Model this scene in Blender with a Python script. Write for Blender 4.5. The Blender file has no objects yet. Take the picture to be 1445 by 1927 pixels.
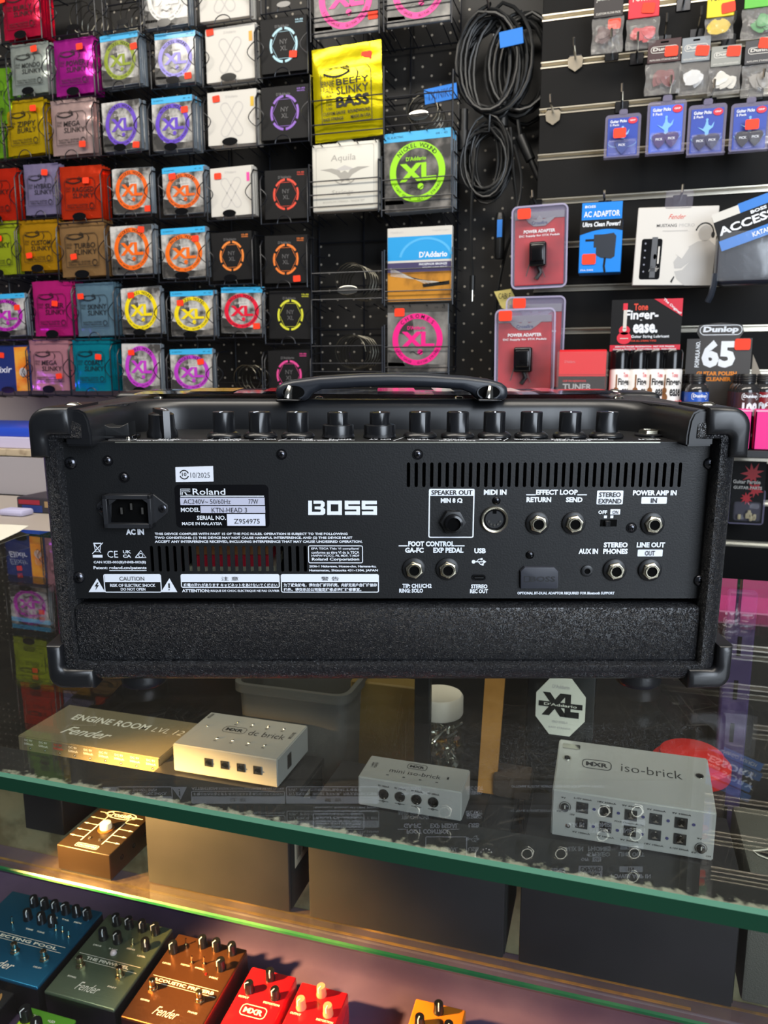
import bpy, bmesh, math, random
from mathutils import Matrix, Vector
from math import sin, cos, pi, radians, sqrt, atan2
random.seed(7)
SC = bpy.context.scene
COL = SC.collection

# ------------------------------------------------------------------ camera
# world: glass counter top is z = 0, the shop wall runs along x, depth along y
FPX = 1447.0
PITCH, YAW, CAMH = radians(10.1), radians(16.8), 0.218
cd = bpy.data.cameras.new('camera'); cam = bpy.data.objects.new('camera', cd); COL.objects.link(cam)
cam.location = (0, 0, CAMH); cam.rotation_euler = (radians(90) - PITCH, 0, YAW)
cd.sensor_fit = 'HORIZONTAL'; cd.sensor_width = 36.0; cd.lens = 36.0 * FPX / 1445.0
cd.clip_start = 0.01; cd.clip_end = 30
cd.dof.use_dof = True; cd.dof.focus_distance = 0.53; cd.dof.aperture_fstop = 25.0
SC.camera = cam

# ------------------------------------------------------------------ light and exposure
SC.view_settings.view_transform = 'Standard'; SC.view_settings.look = 'None'
SC.view_settings.exposure = 0.0; SC.view_settings.gamma = 1.0; SC.view_settings.use_curve_mapping = False
SC.cycles.max_bounces = 10; SC.cycles.transparent_max_bounces = 16; SC.cycles.caustics_reflective = False; SC.cycles.caustics_refractive = False
SC.cycles.sample_clamp_indirect = 6.0
wd = bpy.data.worlds.new('world'); SC.world = wd; wd.use_nodes = True
wd.node_tree.nodes['Background'].inputs[0].default_value = (0.80, 0.88, 1.0, 1)
wd.node_tree.nodes['Background'].inputs[1].default_value = 0.085
def lamp(name, kind, loc, energy, color, size=0.1, size_y=None, aim=None):
    ld = bpy.data.lights.new(name, kind); ld.energy = energy; ld.color = color
    if kind == 'AREA':
        ld.shape = 'RECTANGLE'; ld.size = size; ld.size_y = size_y or size
    elif kind in ('POINT', 'SPOT'):
        ld.shadow_soft_size = size
    o = bpy.data.objects.new(name, ld); COL.objects.link(o); o.location = loc
    if aim is not None:
        o.rotation_euler = (Vector(aim) - Vector(loc)).to_track_quat('-Z', 'Y').to_euler()
    return o
lamp('ceiling_panel_light', 'AREA', (-0.9, 0.35, 1.55), 29, (1.0, 0.93, 0.82), 1.6, 0.35, (-0.9, 1.3, 0.2))
lamp('ceiling_panel_light', 'AREA', (0.5, 0.35, 1.55), 16, (1.0, 0.93, 0.82), 1.0, 0.35, (0.2, 1.3, 0.2))
lamp('shop_window_light', 'AREA', (1.08, -0.62, 0.58), 43, (0.80, 0.89, 1.0), 1.1, 1.3, (-0.05, 0.6, -0.1))
display_lamp = lamp('display_case_lamp', 'SPOT', (-0.80, 0.44, -0.14), 150.0, (1.0, 0.57, 0.17), 0.02, aim=(-0.47, 0.70, -0.345))
display_lamp.data.spot_size = radians(43); display_lamp.data.spot_blend = 0.75
lamp('purple_neon_light', 'POINT', (-1.75, 1.15, 0.10), 0.9, (0.35, 0.12, 1.0), 0.05)

# ------------------------------------------------------------------ pixel rays -> points on real planes
R_ = Vector((cos(YAW), sin(YAW), 0)); FH = Vector((-sin(YAW), cos(YAW), 0)); Z_ = Vector((0, 0, 1))
FW = FH * cos(PITCH) - Z_ * sin(PITCH); UP = FH * sin(PITCH) + Z_ * cos(PITCH); CP = Vector((0, 0, CAMH))
def ray(px, py): return FW + R_ * ((px - 722.5) / FPX) - UP * ((py - 963.5) / FPX)
def onv(px, py, v):
    d = ray(px, py); return CP + d * (v / d.y)
def onz(px, py, w):
    d = ray(px, py); return CP + d * ((w - CAMH) / d.z)

# ------------------------------------------------------------------ materials
def lin(h):
    h = h.lstrip('#'); o = []
    for i in (0, 2, 4):
        c = int(h[i:i + 2], 16) / 255; o.append(c / 12.92 if c <= 0.04045 else ((c + 0.055) / 1.055) ** 2.4)
    return (*o, 1)
MATS = {}
def mat(name, col='#808080', rough=0.5, metal=0.0, spec=0.5, bump=None, mix=None, coat=0.0, noise=None, trans=None):
    """procedural material. bump=(kind, scale, strength); mix=(other colour, noise scale, lo, hi); trans=alpha"""
    if name in MATS: return MATS[name]
    m = bpy.data.materials.new(name); m.use_nodes = True; nt = m.node_tree; b = nt.nodes['Principled BSDF']
    b.inputs['Base Color'].default_value = lin(col); b.inputs['Roughness'].default_value = rough
    b.inputs['Metallic'].default_value = metal; b.inputs['Specular IOR Level'].default_value = spec
    b.inputs['Coat Weight'].default_value = coat; b.inputs['Coat Roughness'].default_value = 0.08
    if bump or mix: tc = nt.nodes.new('ShaderNodeTexCoord')
    if bump:
        kind, sc, st = bump
        if kind == 'voronoi':
            t = nt.nodes.new('ShaderNodeTexVoronoi'); t.feature = 'DISTANCE_TO_EDGE'; t.inputs['Scale'].default_value = sc
            ns = nt.nodes.new('ShaderNodeTexNoise'); ns.inputs['Scale'].default_value = sc * 0.8
            mx = nt.nodes.new('ShaderNodeMixRGB'); mx.blend_type = 'LINEAR_LIGHT'; mx.inputs[0].default_value = 0.012
            nt.links.new(tc.outputs['Object'], ns.inputs['Vector']); nt.links.new(tc.outputs['Object'], mx.inputs[1])
            nt.links.new(ns.outputs['Color'], mx.inputs[2]); nt.links.new(mx.outputs[0], t.inputs['Vector']); out = t.outputs['Distance']
        elif kind == 'tolex':
            t = nt.nodes.new('ShaderNodeTexNoise'); t.inputs['Scale'].default_value = sc; t.inputs['Detail'].default_value = 2.0; t.inputs['Distortion'].default_value = 1.6
            nt.links.new(tc.outputs['Object'], t.inputs['Vector'])
            r1 = nt.nodes.new('ShaderNodeMath'); r1.operation = 'SUBTRACT'; r1.inputs[1].default_value = 0.5; nt.links.new(t.outputs['Fac'], r1.inputs[0])
            r2 = nt.nodes.new('ShaderNodeMath'); r2.operation = 'ABSOLUTE'; nt.links.new(r1.outputs[0], r2.inputs[0])
            r3 = nt.nodes.new('ShaderNodeMath'); r3.operation = 'MINIMUM'; r3.inputs[1].default_value = 0.09; nt.links.new(r2.outputs[0], r3.inputs[0]); out = r3.outputs[0]
        elif kind == 'brushed':
            mp = nt.nodes.new('ShaderNodeMapping'); mp.inputs['Scale'].default_value = (sc * 0.03, sc, sc)
            t = nt.nodes.new('ShaderNodeTexNoise'); t.inputs['Scale'].default_value = 1; t.inputs['Detail'].default_value = 6
            nt.links.new(tc.outputs['Object'], mp.inputs[0]); nt.links.new(mp.outputs[0], t.inputs['Vector']); out = t.outputs['Fac']
        else:
            t = nt.nodes.new('ShaderNodeTexNoise'); t.inputs['Scale'].default_value = sc; t.inputs['Detail'].default_value = 4
            nt.links.new(tc.outputs['Object'], t.inputs['Vector']); out = t.outputs['Fac']
        bp = nt.nodes.new('ShaderNodeBump'); bp.inputs['Strength'].default_value = st; bp.inputs['Distance'].default_value = 0.012 if bump[0] == 'tolex' else 0.001
        nt.links.new(out, bp.inputs['Height']); nt.links.new(bp.outputs[0], b.inputs['Normal'])
    if mix:
        c2, sc, lo, hi = mix
        t = nt.nodes.new('ShaderNodeTexNoise'); t.inputs['Scale'].default_value = sc; t.inputs['Detail'].default_value = 5
        nt.links.new(tc.outputs['Object'], t.inputs['Vector'])
        rp = nt.nodes.new('ShaderNodeValToRGB'); rp.color_ramp.elements[0].position = lo; rp.color_ramp.elements[1].position = hi
        rp.color_ramp.elements[0].color = lin(col); rp.color_ramp.elements[1].color = lin(c2)
        nt.links.new(t.outputs['Fac'], rp.inputs[0]); nt.links.new(rp.outputs[0], b.inputs['Base Color'])
    if trans is not None:
        tr = nt.nodes.new('ShaderNodeBsdfTransparent'); mxs = nt.nodes.new('ShaderNodeMixShader'); mxs.inputs[0].default_value = trans
        out = nt.nodes['Material Output']
        nt.links.new(tr.outputs[0], mxs.inputs[1]); nt.links.new(b.outputs[0], mxs.inputs[2]); nt.links.new(mxs.outputs[0], out.inputs[0])
    MATS[name] = m; return m
def glass_mat(name, tint, rough=0.0, dust=0.0, dustcol='#b8b0a0', scratch=False):
    """clear sheet glass: fresnel mirror over straight-through transmission, with optional dust and scratches"""
    m = bpy.data.materials.new(name); m.use_nodes = True; nt = m.node_tree; nt.nodes.clear()
    out = nt.nodes.new('ShaderNodeOutputMaterial'); tr = nt.nodes.new('ShaderNodeBsdfTransparent'); gl = nt.nodes.new('ShaderNodeBsdfGlossy')
    tr.inputs[0].default_value = tint; gl.inputs['Roughness'].default_value = rough; gl.inputs[0].default_value = (1, 1, 1, 1)
    # fresnel from the facing angle, the same from either side of a sheet
    geo = nt.nodes.new('ShaderNodeNewGeometry'); dot = nt.nodes.new('ShaderNodeVectorMath'); dot.operation = 'DOT_PRODUCT'
    nt.links.new(geo.outputs['Normal'], dot.inputs[0]); nt.links.new(geo.outputs['Incoming'], dot.inputs[1])
    ab = nt.nodes.new('ShaderNodeMath'); ab.operation = 'ABSOLUTE'; nt.links.new(dot.outputs['Value'], ab.inputs[0])
    sb = nt.nodes.new('ShaderNodeMath'); sb.operation = 'SUBTRACT'; sb.inputs[0].default_value = 1.0; nt.links.new(ab.outputs[0], sb.inputs[1])
    pw = nt.nodes.new('ShaderNodeMath'); pw.operation = 'POWER'; nt.links.new(sb.outputs[0], pw.inputs[0]); pw.inputs[1].default_value = 5.0
    ma = nt.nodes.new('ShaderNodeMath'); ma.operation = 'MULTIPLY_ADD'; nt.links.new(pw.outputs[0], ma.inputs[0]); ma.inputs[1].default_value = 0.96; ma.inputs[2].default_value = 0.04
    mx = nt.nodes.new('ShaderNodeMixShader'); nt.links.new(ma.outputs[0], mx.inputs[0]); nt.links.new(tr.outputs[0], mx.inputs[1]); nt.links.new(gl.outputs[0], mx.inputs[2])
    last = mx
    if dust > 0:
        tc = nt.nodes.new('ShaderNodeTexCoord'); ns = nt.nodes.new('ShaderNodeTexNoise'); ns.inputs['Scale'].default_value = 9; ns.inputs['Detail'].default_value = 12
        ns.inputs['Roughness'].default_value = 0.8
        nt.links.new(tc.outputs['Object'], ns.inputs['Vector'])
        rp = nt.nodes.new('ShaderNodeMapRange'); rp.inputs[1].default_value = 0.35; rp.inputs[2].default_value = 0.75; rp.inputs[4].default_value = dust
        nt.links.new(ns.outputs['Fac'], rp.inputs[0]); fac = rp.outputs[0]
        df = nt.nodes.new('ShaderNodeBsdfDiffuse'); df.inputs[0].default_value = lin(dustcol)
        if scratch:
            mp = None
            prev = fac
            for k, (rot, sc) in enumerate(((0.5, 11.0), (2.1, 15.0), (1.2, 22.0))):
                mp = nt.nodes.new('ShaderNodeMapping'); mp.inputs['Rotation'].default_value = (0, 0, rot); mp.inputs['Scale'].default_value = (sc, sc * 0.22, 1)
                v = nt.nodes.new('ShaderNodeTexVoronoi'); v.feature = 'DISTANCE_TO_EDGE'; v.inputs['Scale'].default_value = 2.2
                nt.links.new(tc.outputs['Object'], mp.inputs[0]); nt.links.new(mp.outputs[0], v.inputs['Vector'])
                mr = nt.nodes.new('ShaderNodeMapRange'); mr.inputs[1].default_value = 0.0; mr.inputs[2].default_value = 0.0035; mr.inputs[3].default_value = 0.05; mr.inputs[4].default_value = 0.0
                nt.links.new(v.outputs['Distance'], mr.inputs[0])
                ad = nt.nodes.new('ShaderNodeMath'); ad.operation = 'MAXIMUM'; nt.links.new(prev, ad.inputs[0]); nt.links.new(mr.outputs[0], ad.inputs[1]); prev = ad.outputs[0]
            fac = prev
        m2 = nt.nodes.new('ShaderNodeMixShader'); nt.links.new(fac, m2.inputs[0]); nt.links.new(mx.outputs[0], m2.inputs[1]); nt.links.new(df.outputs[0], m2.inputs[2]); last = m2
    nt.links.new(last.outputs[0], out.inputs[0])
    MATS[name] = m; return m

# ------------------------------------------------------------------ mesh builder
FRONT = Matrix(((1, 0, 0, 0), (0, 0, -1, 0), (0, 1, 0, 0), (0, 0, 0, 1)))      # drawing plane (x, y) -> upright face looking at -y
def front(y=0.0): return Matrix.Translation((0, y, 0)) @ FRONT
def T(x, y, z): return Matrix.Translation((x, y, z))
def RX(a): return Matrix.Rotation(a, 4, 'X')
def RY(a): return Matrix.Rotation(a, 4, 'Y')
def RZ(a): return Matrix.Rotation(a, 4, 'Z')
_text, _boxes = {}, {}
def glyphs(s, bold=0.0):
    k = (s, bold)
    if k not in _text:
        c = bpy.data.curves.new('t', 'FONT'); c.body = s; c.resolution_u = 2; c.offset = bold; c.align_x = 'LEFT'
        o = bpy.data.objects.new('t', c); m = o.to_mesh()
        vs = [(v.co.x, v.co.y) for v in m.vertices]; fs = [tuple(p.vertices) for p in m.polygons]
        o.to_mesh_clear(); bpy.data.objects.remove(o); bpy.data.curves.remove(c)
        xs = [v[0] for v in vs] or [0, 1]; ys = [v[1] for v in vs] or [0, 1]
        _text[k] = (vs, fs, min(xs), min(ys), max(max(xs) - min(xs), 1e-5), max(max(ys) - min(ys), 1e-5))
    return _text[k]
def bevel_box(s, bev, seg):
    k = (tuple(round(x, 6) for x in s), bev, seg)
    if k not in _boxes:
        bm = bmesh.new(); bmesh.ops.create_cube(bm, size=1.0); bmesh.ops.scale(bm, vec=s, verts=bm.verts)
        if bev > 0: bmesh.ops.bevel(bm, geom=list(bm.edges), offset=min(bev, min(s) * 0.49), segments=seg, profile=0.5, affect='EDGES')
        bm.verts.index_update(); _boxes[k] = ([v.co.copy() for v in bm.verts], [tuple(v.index for v in f.verts) for f in bm.faces]); bm.free()
    return _boxes[k]
class MB:
    def __init__(s): s.v, s.f, s.m, s.mats, s.M = [], [], [], [], Matrix()
    def add(s, vs, fs, m, M=None):
        A = s.M @ M if M is not None else s.M
        if m not in s.mats: s.mats.append(m)
        i = s.mats.index(m); n = len(s.v)
        s.v += [A @ Vector(v) for v in vs]; s.f += [tuple(n + k for k in f) for f in fs]; s.m += [i] * len(fs); return s
    def box(s, c, size, m, bev=0.0, seg=2, M=None):
        vs, fs = bevel_box(size, bev, seg); A = T(*c)
        return s.add(vs, fs, m, (M @ A) if M is not None else A)
    def bx(s, x0, x1, y0, y1, z0, z1, m, bev=0.0, seg=2, M=None):
        return s.box(((x0 + x1) / 2, (y0 + y1) / 2, (z0 + z1) / 2), (abs(x1 - x0), abs(y1 - y0), abs(z1 - z0)), m, bev, seg, M)
    def poly(s, pts, m, M=None): return s.add([(p[0], p[1], 0) for p in pts], [tuple(range(len(pts)))], m, M)
    def rect(s, x0, y0, x1, y1, m, M=None, r=0.0):
        return s.poly(rrect(x0, y0, x1, y1, r) if r else [(x0, y0), (x1, y0), (x1, y1), (x0, y1)], m, M)
    def prism(s, pts, h, m, M=None, bev=0.0, seg=2):
        bm = bmesh.new(); lo = [bm.verts.new((p[0], p[1], 0)) for p in pts]; f = bm.faces.new(lo)
        r = bmesh.ops.extrude_face_region(bm, geom=[f]); up = [e for e in r['geom'] if isinstance(e, bmesh.types.BMVert)]
        bmesh.ops.translate(bm, vec=(0, 0, h), verts=up); bmesh.ops.recalc_face_normals(bm, faces=list(bm.faces))
        if bev > 0:
            ups = set(up); ed = [e for e in bm.edges if e.verts[0] in ups and e.verts[1] in ups]
            bmesh.ops.bevel(bm, geom=ed, offset=bev, segments=seg, profile=0.5, affect='EDGES')
        bm.verts.index_update(); vs = [v.co.copy() for v in bm.verts]; fs = [tuple(v.index for v in f.verts) for f in bm.faces]; bm.free()
        return s.add(vs, fs, m, M)
    def lathe(s, prof, m, M=None, n=24, cap=True):
        vs, fs = [], []
        for r, z in prof:
            for k in range(n): vs.append((r * cos(2 * pi * k / n), r * sin(2 * pi * k / n), z))
        for i in range(len(prof) - 1):
            for k in range(n): fs.append((i * n + k, i * n + (k + 1) % n, (i + 1) * n + (k + 1) % n, (i + 1) * n + k))
        if cap:
            fs.append(tuple(range(n - 1, -1, -1))); fs.append(tuple((len(prof) - 1) * n + k for k in range(n)))
        return s.add(vs, fs, m, M)
    def cyl(s, r, z0, z1, m, M=None, n=20): return s.lathe([(r, z0), (r, z1)], m, M, n)
    def tube(s, pts, r, m, n=6, closed=False, M=None, sx=1.0, sy=1.0, upv=None, caps=True):
        P = [Vector(p) for p in pts]; L = len(P); vs, fs = [], []; prev = None
        for i, p in enumerate(P):
            a = P[(i - 1) % L] if (closed or i > 0) else P[i]; b = P[(i + 1) % L] if (closed or i < L - 1) else P[i]
            t = (b - a); t = t.normalized() if t.length > 1e-9 else Vector((0, 0, 1))
            if upv is not None: u = Vector(upv) - t * t.dot(Vector(upv))
            elif prev is None: u = t.orthogonal()
            else: u = prev - t * t.dot(prev)
            if u.length < 1e-6: u = t.orthogonal()
            u.normalize(); prev = u; w = t.cross(u)
            rr = r[i] if isinstance(r, (list, tuple)) else r
            for k in range(n):
                an = 2 * pi * k / n; vs.append(p + u * (cos(an) * rr * sx) + w * (sin(an) * rr * sy))
        for i in range(L if closed else L - 1):
            j = (i + 1) % L
            for k in range(n): fs.append((i * n + k, i * n + (k + 1) % n, j * n + (k + 1) % n, j * n + k))
        if not closed and caps: fs.append(tuple(range(n - 1, -1, -1))); fs.append(tuple((L - 1) * n + k for k in range(n)))
        return s.add(vs, fs, m, M)
    def ring(s, rx0, ry0, rx1, ry1, m, M=None, n=40, a0=0.0, a1=2 * pi, c=(0, 0)):
        vs, fs = [], []; full = abs(a1 - a0 - 2 * pi) < 1e-6; k = n if full else n + 1
        for i in range(k):
            a = a0 + (a1 - a0) * i / n
            vs += [(c[0] + rx0 * cos(a), c[1] + ry0 * sin(a), 0), (c[0] + rx1 * cos(a), c[1] + ry1 * sin(a), 0)]
        for i in range(n):
            j = (i + 1) % k; fs.append((2 * i, 2 * i + 1, 2 * j + 1, 2 * j))
        return s.add(vs, fs, m, M)
    def disc(s, rx, ry, m, M=None, n=32, c=(0, 0)): return s.poly([(c[0] + rx * cos(2 * pi * i / n), c[1] + ry * sin(2 * pi * i / n)) for i in range(n)], m, M)
    def stroke(s, pts, w, m, M=None, closed=False):
        P = [Vector((p[0], p[1])) for p in pts]; L = len(P); vs, fs = [], []
        for i, p in enumerate(P):
            a = P[(i - 1) % L] if (closed or i > 0) else p; b = P[(i + 1) % L] if (closed or i < L - 1) else p
            t = (b - a); t = t.normalized() if t.length > 1e-9 else Vector((1, 0)); nrm = Vector((-t.y, t.x))
            ww = w[i] if isinstance(w, (list, tuple)) else w
            vs += [(p.x - nrm.x * ww / 2, p.y - nrm.y * ww / 2, 0), (p.x + nrm.x * ww / 2, p.y + nrm.y * ww / 2, 0)]
        for i in range(L if closed else L - 1):
            j = (i + 1) % L; fs.append((2 * i, 2 * j, 2 * j + 1, 2 * i + 1))
        return s.add(vs, fs, m, M)
    def text(s, t, x0, y0, x1, y1, m, M=None, bold=0.0, shear=0.0, rot=0.0):
        """lettering stretched to fill the rectangle x0..x1, y0..y1 of the drawing plane"""
        vs, fs, mx, my, w, h = glyphs(t, bold); sx, sy = (x1 - x0) / w, (y1 - y0) / h; cx, cy = (x0 + x1) / 2, (y0 + y1) / 2; o = []
        for x, y in vs:
            X, Y = x0 + (x - mx) * sx, y0 + (y - my) * sy; X += (Y - cy) * shear
            if rot: dx, dy = X - cx, Y - cy; X, Y = cx + dx * cos(rot) - dy * sin(rot), cy + dx * sin(rot) + dy * cos(rot)
            o.append((X, Y, 0))
        return s.add(o, fs, m, M)
    def line(s, t, xc, y, h, m, M=None, bold=0.0, squeeze=1.0, shear=0.0, rot=0.0, align=0.5):
        """lettering of cap height h centred on xc with its baseline box at y"""
        vs, fs, mx, my, w, hh = glyphs(t, bold); W = w * h / hh * squeeze
        return s.text(t, xc - W * align, y, xc + W * (1 - align), y + h, m, M, bold, shear, rot)
    def arctext(s, t, c, rx, ry, a_mid, span, h, m, M=None, bold=0.0, inward=False):
        n = len(t)
        for i, ch in enumerate(t):
            if ch == ' ': continue
            f = (i + 0.5) / n - 0.5; a = a_mid - f * span if not inward else a_mid + f * span
            x, y = c[0] + rx * cos(a), c[1] + ry * sin(a); tang = atan2(ry * sin(a), rx * cos(a)) - pi / 2 + (pi if inward else 0)
            vs, fs, mx, my, w, hh = glyphs(ch, bold); k = h / 0.72; o = []
            for px, py in vs:
                X, Y = (px - mx - w / 2) * k, (py - 0.36) * k; o.append((x + X * cos(tang) - Y * sin(tang), y + X * sin(tang) + Y * cos(tang), 0))
            s.add(o, fs, m, M)
        return s
    def build(s, name, parent=None, M=None, angle=40, smooth=True):
        me = bpy.data.meshes.new(name); me.from_pydata([tuple(v) for v in s.v], [], s.f)
        for m in s.mats: me.materials.append(m)
        me.polygons.foreach_set('material_index', s.m)
        if smooth:
            me.polygons.foreach_set('use_smooth', [True] * len(me.polygons)); me.update(); me.set_sharp_from_angle(angle=radians(angle))
        me.update(); o = bpy.data.objects.new(name, me); COL.objects.link(o)
        if parent is not None: o.parent = parent
        if M is not None: o.matrix_local = M
        return o
def rrect(x0, y0, x1, y1, r, n=5):
    r = min(r, (x1 - x0) / 2 * 0.999, (y1 - y0) / 2 * 0.999); o = []
    for cx, cy, a in ((x1 - r, y0 + r, -pi / 2), (x1 - r, y1 - r, 0), (x0 + r, y1 - r, pi / 2), (x0 + r, y0 + r, pi)):
        for i in range(n + 1): o.append((cx + r * cos(a + pi / 2 * i / n), cy + r * sin(a + pi / 2 * i / n)))
    return o
def empty(name, M):
    o = bpy.data.objects.new(name, None); COL.objects.link(o); o.empty_display_size = 0.02; o.matrix_world = M; return o
def tag(o, label, cat, group=None):
    o['label'] = label; o['category'] = cat
    if group: o['group'] = group
    return o
def struct(o): o['kind'] = 'structure'; return o
def copy_tree(o, parent=None):
    c = o.copy(); COL.objects.link(c); c.parent = parent
    for ch in list(o.children):
        if ch != c: copy_tree(ch, c)
    return c

# common materials
BLACK = mat('black_plastic', '#17181a', 0.42)
BLACKG = mat('gloss_black_plastic', '#0c0c0e', 0.18)
DARK = mat('dark_void', '#050505', 0.9, spec=0.1)
WHITE = mat('white_print', '#e8ecf2', 0.55)
INK = mat('black_ink', '#0d0d10', 0.6)
CHROME = mat('chrome', '#d6d2c8', 0.16, 1.0)
NICKEL = mat('nickel', '#cfc8b4', 0.22, 1.0)
STEEL = mat('dark_steel', '#3a3b3e', 0.25, 1.0)
WIRE = mat('black_rack_wire', '#14171f', 0.32, 0.2)
STICKER = mat('orange_price_sticker', '#ff3a10', 0.6)

# ================================================================== the room
VP_ = 1.55          # depth of the pack fronts
PEGV, SLATV = 1.68, 1.56
def pegboard_mat():
    m = bpy.data.materials.new('pegboard'); m.use_nodes = True; nt = m.node_tree; b = nt.nodes['Principled BSDF']
    b.inputs['Roughness'].default_value = 0.55
    tc = nt.nodes.new('ShaderNodeTexCoord'); sp = nt.nodes.new('ShaderNodeSeparateXYZ'); nt.links.new(tc.outputs['Object'], sp.inputs[0])
    def M2(op, a, b_=None, c=None):
        n = nt.nodes.new('ShaderNodeMath'); n.operation = op
        for i, q in enumerate((a, b_, c)):
            if q is None: continue
            if isinstance(q, (int, float)): n.inputs[i].default_value = q
            else: nt.links.new(q, n.inputs[i])
        return n.outputs[0]
    def dots(off):
        fx = M2('ADD', M2('FRACT', M2('ADD', M2('DIVIDE', sp.outputs['X'], 0.0385), off)), -0.5)
        fz = M2('ADD', M2('FRACT', M2('ADD', M2('DIVIDE', sp.outputs['Z'], 0.0385), off)), -0.5)
        return M2('LESS_THAN', M2('SQRT', M2('ADD', M2('MULTIPLY', fx, fx), M2('MULTIPLY', fz, fz))), 0.062)
    d = M2('MAXIMUM', dots(0.0), dots(0.5))
    ns = nt.nodes.new('ShaderNodeTexNoise'); ns.inputs['Scale'].default_value = 2.3; nt.links.new(tc.outputs['Object'], ns.inputs['Vector'])
    k = M2('MULTIPLY', d, M2('GREATER_THAN', ns.outputs['Fac'], 0.46))
    mx = nt.nodes.new('ShaderNodeMixRGB'); mx.inputs[1].default_value = lin('#12100f'); mx.inputs[2].default_value = lin('#a8a092')
    nt.links.new(k, mx.inputs[0]); nt.links.new(mx.outputs[0], b.inputs['Base Color']); return m
b = MB(); b.bx(-2.6, 0.9, PEGV, PEGV + 0.02, 0.185, 1.62, pegboard_mat()); struct(b.build('wall_back', smooth=False))
plaster = mat('grey_plaster', '#a79f9c', 0.9, mix=('#8f8a8a', 3, 0.3, 0.7))
b = MB(); b.bx(-2.6, 0.9, PEGV + 0.021, PEGV + 0.06, -0.95, 1.62, plaster); struct(b.build('wall_left', smooth=False))
b = MB(); b.bx(-2.9, 2.2, -2.2, PEGV + 0.06, -1.0, -0.95, mat('shop_carpet', '#6d6660', 0.95, bump=('noise', 300, 0.4))); struct(b.build('floor', smooth=False))
b = MB(); b.bx(-2.9, 2.2, -0.2, PEGV + 0.06, 1.62, 1.66, mat('ceiling_white', '#dcd8d0', 0.9)); struct(b.build('ceiling', smooth=False))
# slatted wall: dark boards with aluminium channels between them
slatboard = mat('slat_board', '#0d0c0c', 0.6, spec=0.18, bump=('noise', 500, 0.05))
alum = mat('aluminium_channel', '#cfc8b8', 0.28, 0.85)
b = MB(); x0s, x1s = -0.168, 0.62
zs = [0.222 + 0.0797 * k for k in range(-8, 14)]
for k, z in enumerate(zs[:-1]): b.bx(x0s, x1s, SLATV, SLATV + 0.018, z + 0.0065, zs[k + 1] - 0.0065, slatboard, 0.001, 1)
b.bx(x0s, x1s, SLATV + 0.018, SLATV + 0.02, zs[0], zs[-1], slatboard)
struct(b.build('wall_right', smooth=False))
for k, z in enumerate(zs):
    b = MB(); b.bx(x0s - 0.001, x1s, SLATV - 0.001, SLATV + 0.0175, z - 0.0063, z - 0.003, alum, 0.0006, 1)
    b.bx(x0s - 0.001, x1s, SLATV - 0.001, SLATV + 0.0175, z + 0.003, z + 0.0063, alum, 0.0006, 1)
    b.bx(x0s - 0.001, x1s, SLATV + 0.012, SLATV + 0.0176, z - 0.003, z + 0.003, alum)
    struct(b.build('trim_%d' % (k + 1)))

# ================================================================== the glass display case
GT = 0.0095
gtop = glass_mat('counter_glass', (0.95, 0.97, 0.95, 1), dust=0.022, dustcol='#a09888', scratch=True)
gshelf = glass_mat('shelf_glass', (0.93, 0.97, 0.94, 1), dust=0.22, dustcol='#9a8262')
gpane = glass_mat('pane_glass', (0.96, 0.985, 0.97, 1))
edge_green = mat('green_glass_edge', '#123c2a', 0.12, spec=0.6)
edge_green2 = mat('bright_green_glass_edge', '#1d6238', 0.3, mix=('#4f8a4c', 14, 0.45, 0.75))
chamfer = mat('ground_glass_chamfer', '#4d7a64', 0.2, spec=0.9)
purple = mat('purple_painted_wood', '#503e62', 0.5, mix=('#685476', 9, 0.35, 0.7), bump=('noise', 60, 0.3))
dark_backing = mat('added_dark_backing', '#171310', 0.8, mix=('#221a14', 5, 0.4, 0.6))
stone = mat('pale_marbled_lining', '#b3a888', 0.8, mix=('#7d7358', 24, 0.42, 0.62))
orangewood = mat('bare_orange_wood', '#b07c3c', 0.7, mix=('#7d5a4a', 30, 0.4, 0.6))
CF, CB, CL, CR = 0.3165, 0.885, -1.25, 0.62        # front, back, ends of the case
SHZ, SHF = -0.362, 0.664                            # glass shelf level and front edge
case = tag(empty('display_case', T(0, 0.6, -0.95)), 'glass-topped shop counter case with green glass edges and purple wooden deck', 'display case')
def part(mb, name, parent, **kw):
    o = mb.build(name, **kw); o.parent = parent; o.matrix_parent_inverse = parent.matrix_world.inverted(); return o
bpy.context.view_layer.update()
def slab(b, x0, x1, y0, y1, z0, z1, g, e, ch=None):
    c = 0.0017
    b.add([(x0, y0 + c, z1), (x1, y0 + c, z1), (x1, y1, z1), (x0, y1, z1)], [(0, 1, 2, 3)], g)
    b.add([(x0, y0, z0), (x1, y0, z0), (x1, y1, z0), (x0, y1, z0)], [(3, 2, 1, 0)], g)
    b.add([(x0, y0, z1 - c), (x1, y0, z1 - c), (x1, y0 + c, z1), (x0, y0 + c, z1)], [(0, 1, 2, 3)], ch or e)
    b.add([(x0, y0, z0), (x1, y0, z0), (x1, y0, z1 - c), (x0, y0, z1 - c)], [(0, 1, 2, 3)], e)
    b.add([(x0, y1, z0), (x1, y1, z0), (x1, y1, z1), (x0, y1, z1)], [(3, 2, 1, 0)], e)
    b.add([(x0, y0, z0), (x0, y1, z0), (x0, y1, z1), (x0, y0 + c, z1), (x0, y0, z1 - c)], [(4, 3, 2, 1, 0)], e)
    b.add([(x1, y0, z0), (x1, y1, z0), (x1, y1, z1), (x1, y0 + c, z1), (x1, y0, z1 - c)], [(0, 1, 2, 3, 4)], e)
b = MB(); slab(b, CL, CR, CF, CB, -GT, 0.0, gtop, edge_green, chamfer); part(b, 'glass_top', case, smooth=False)
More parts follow.
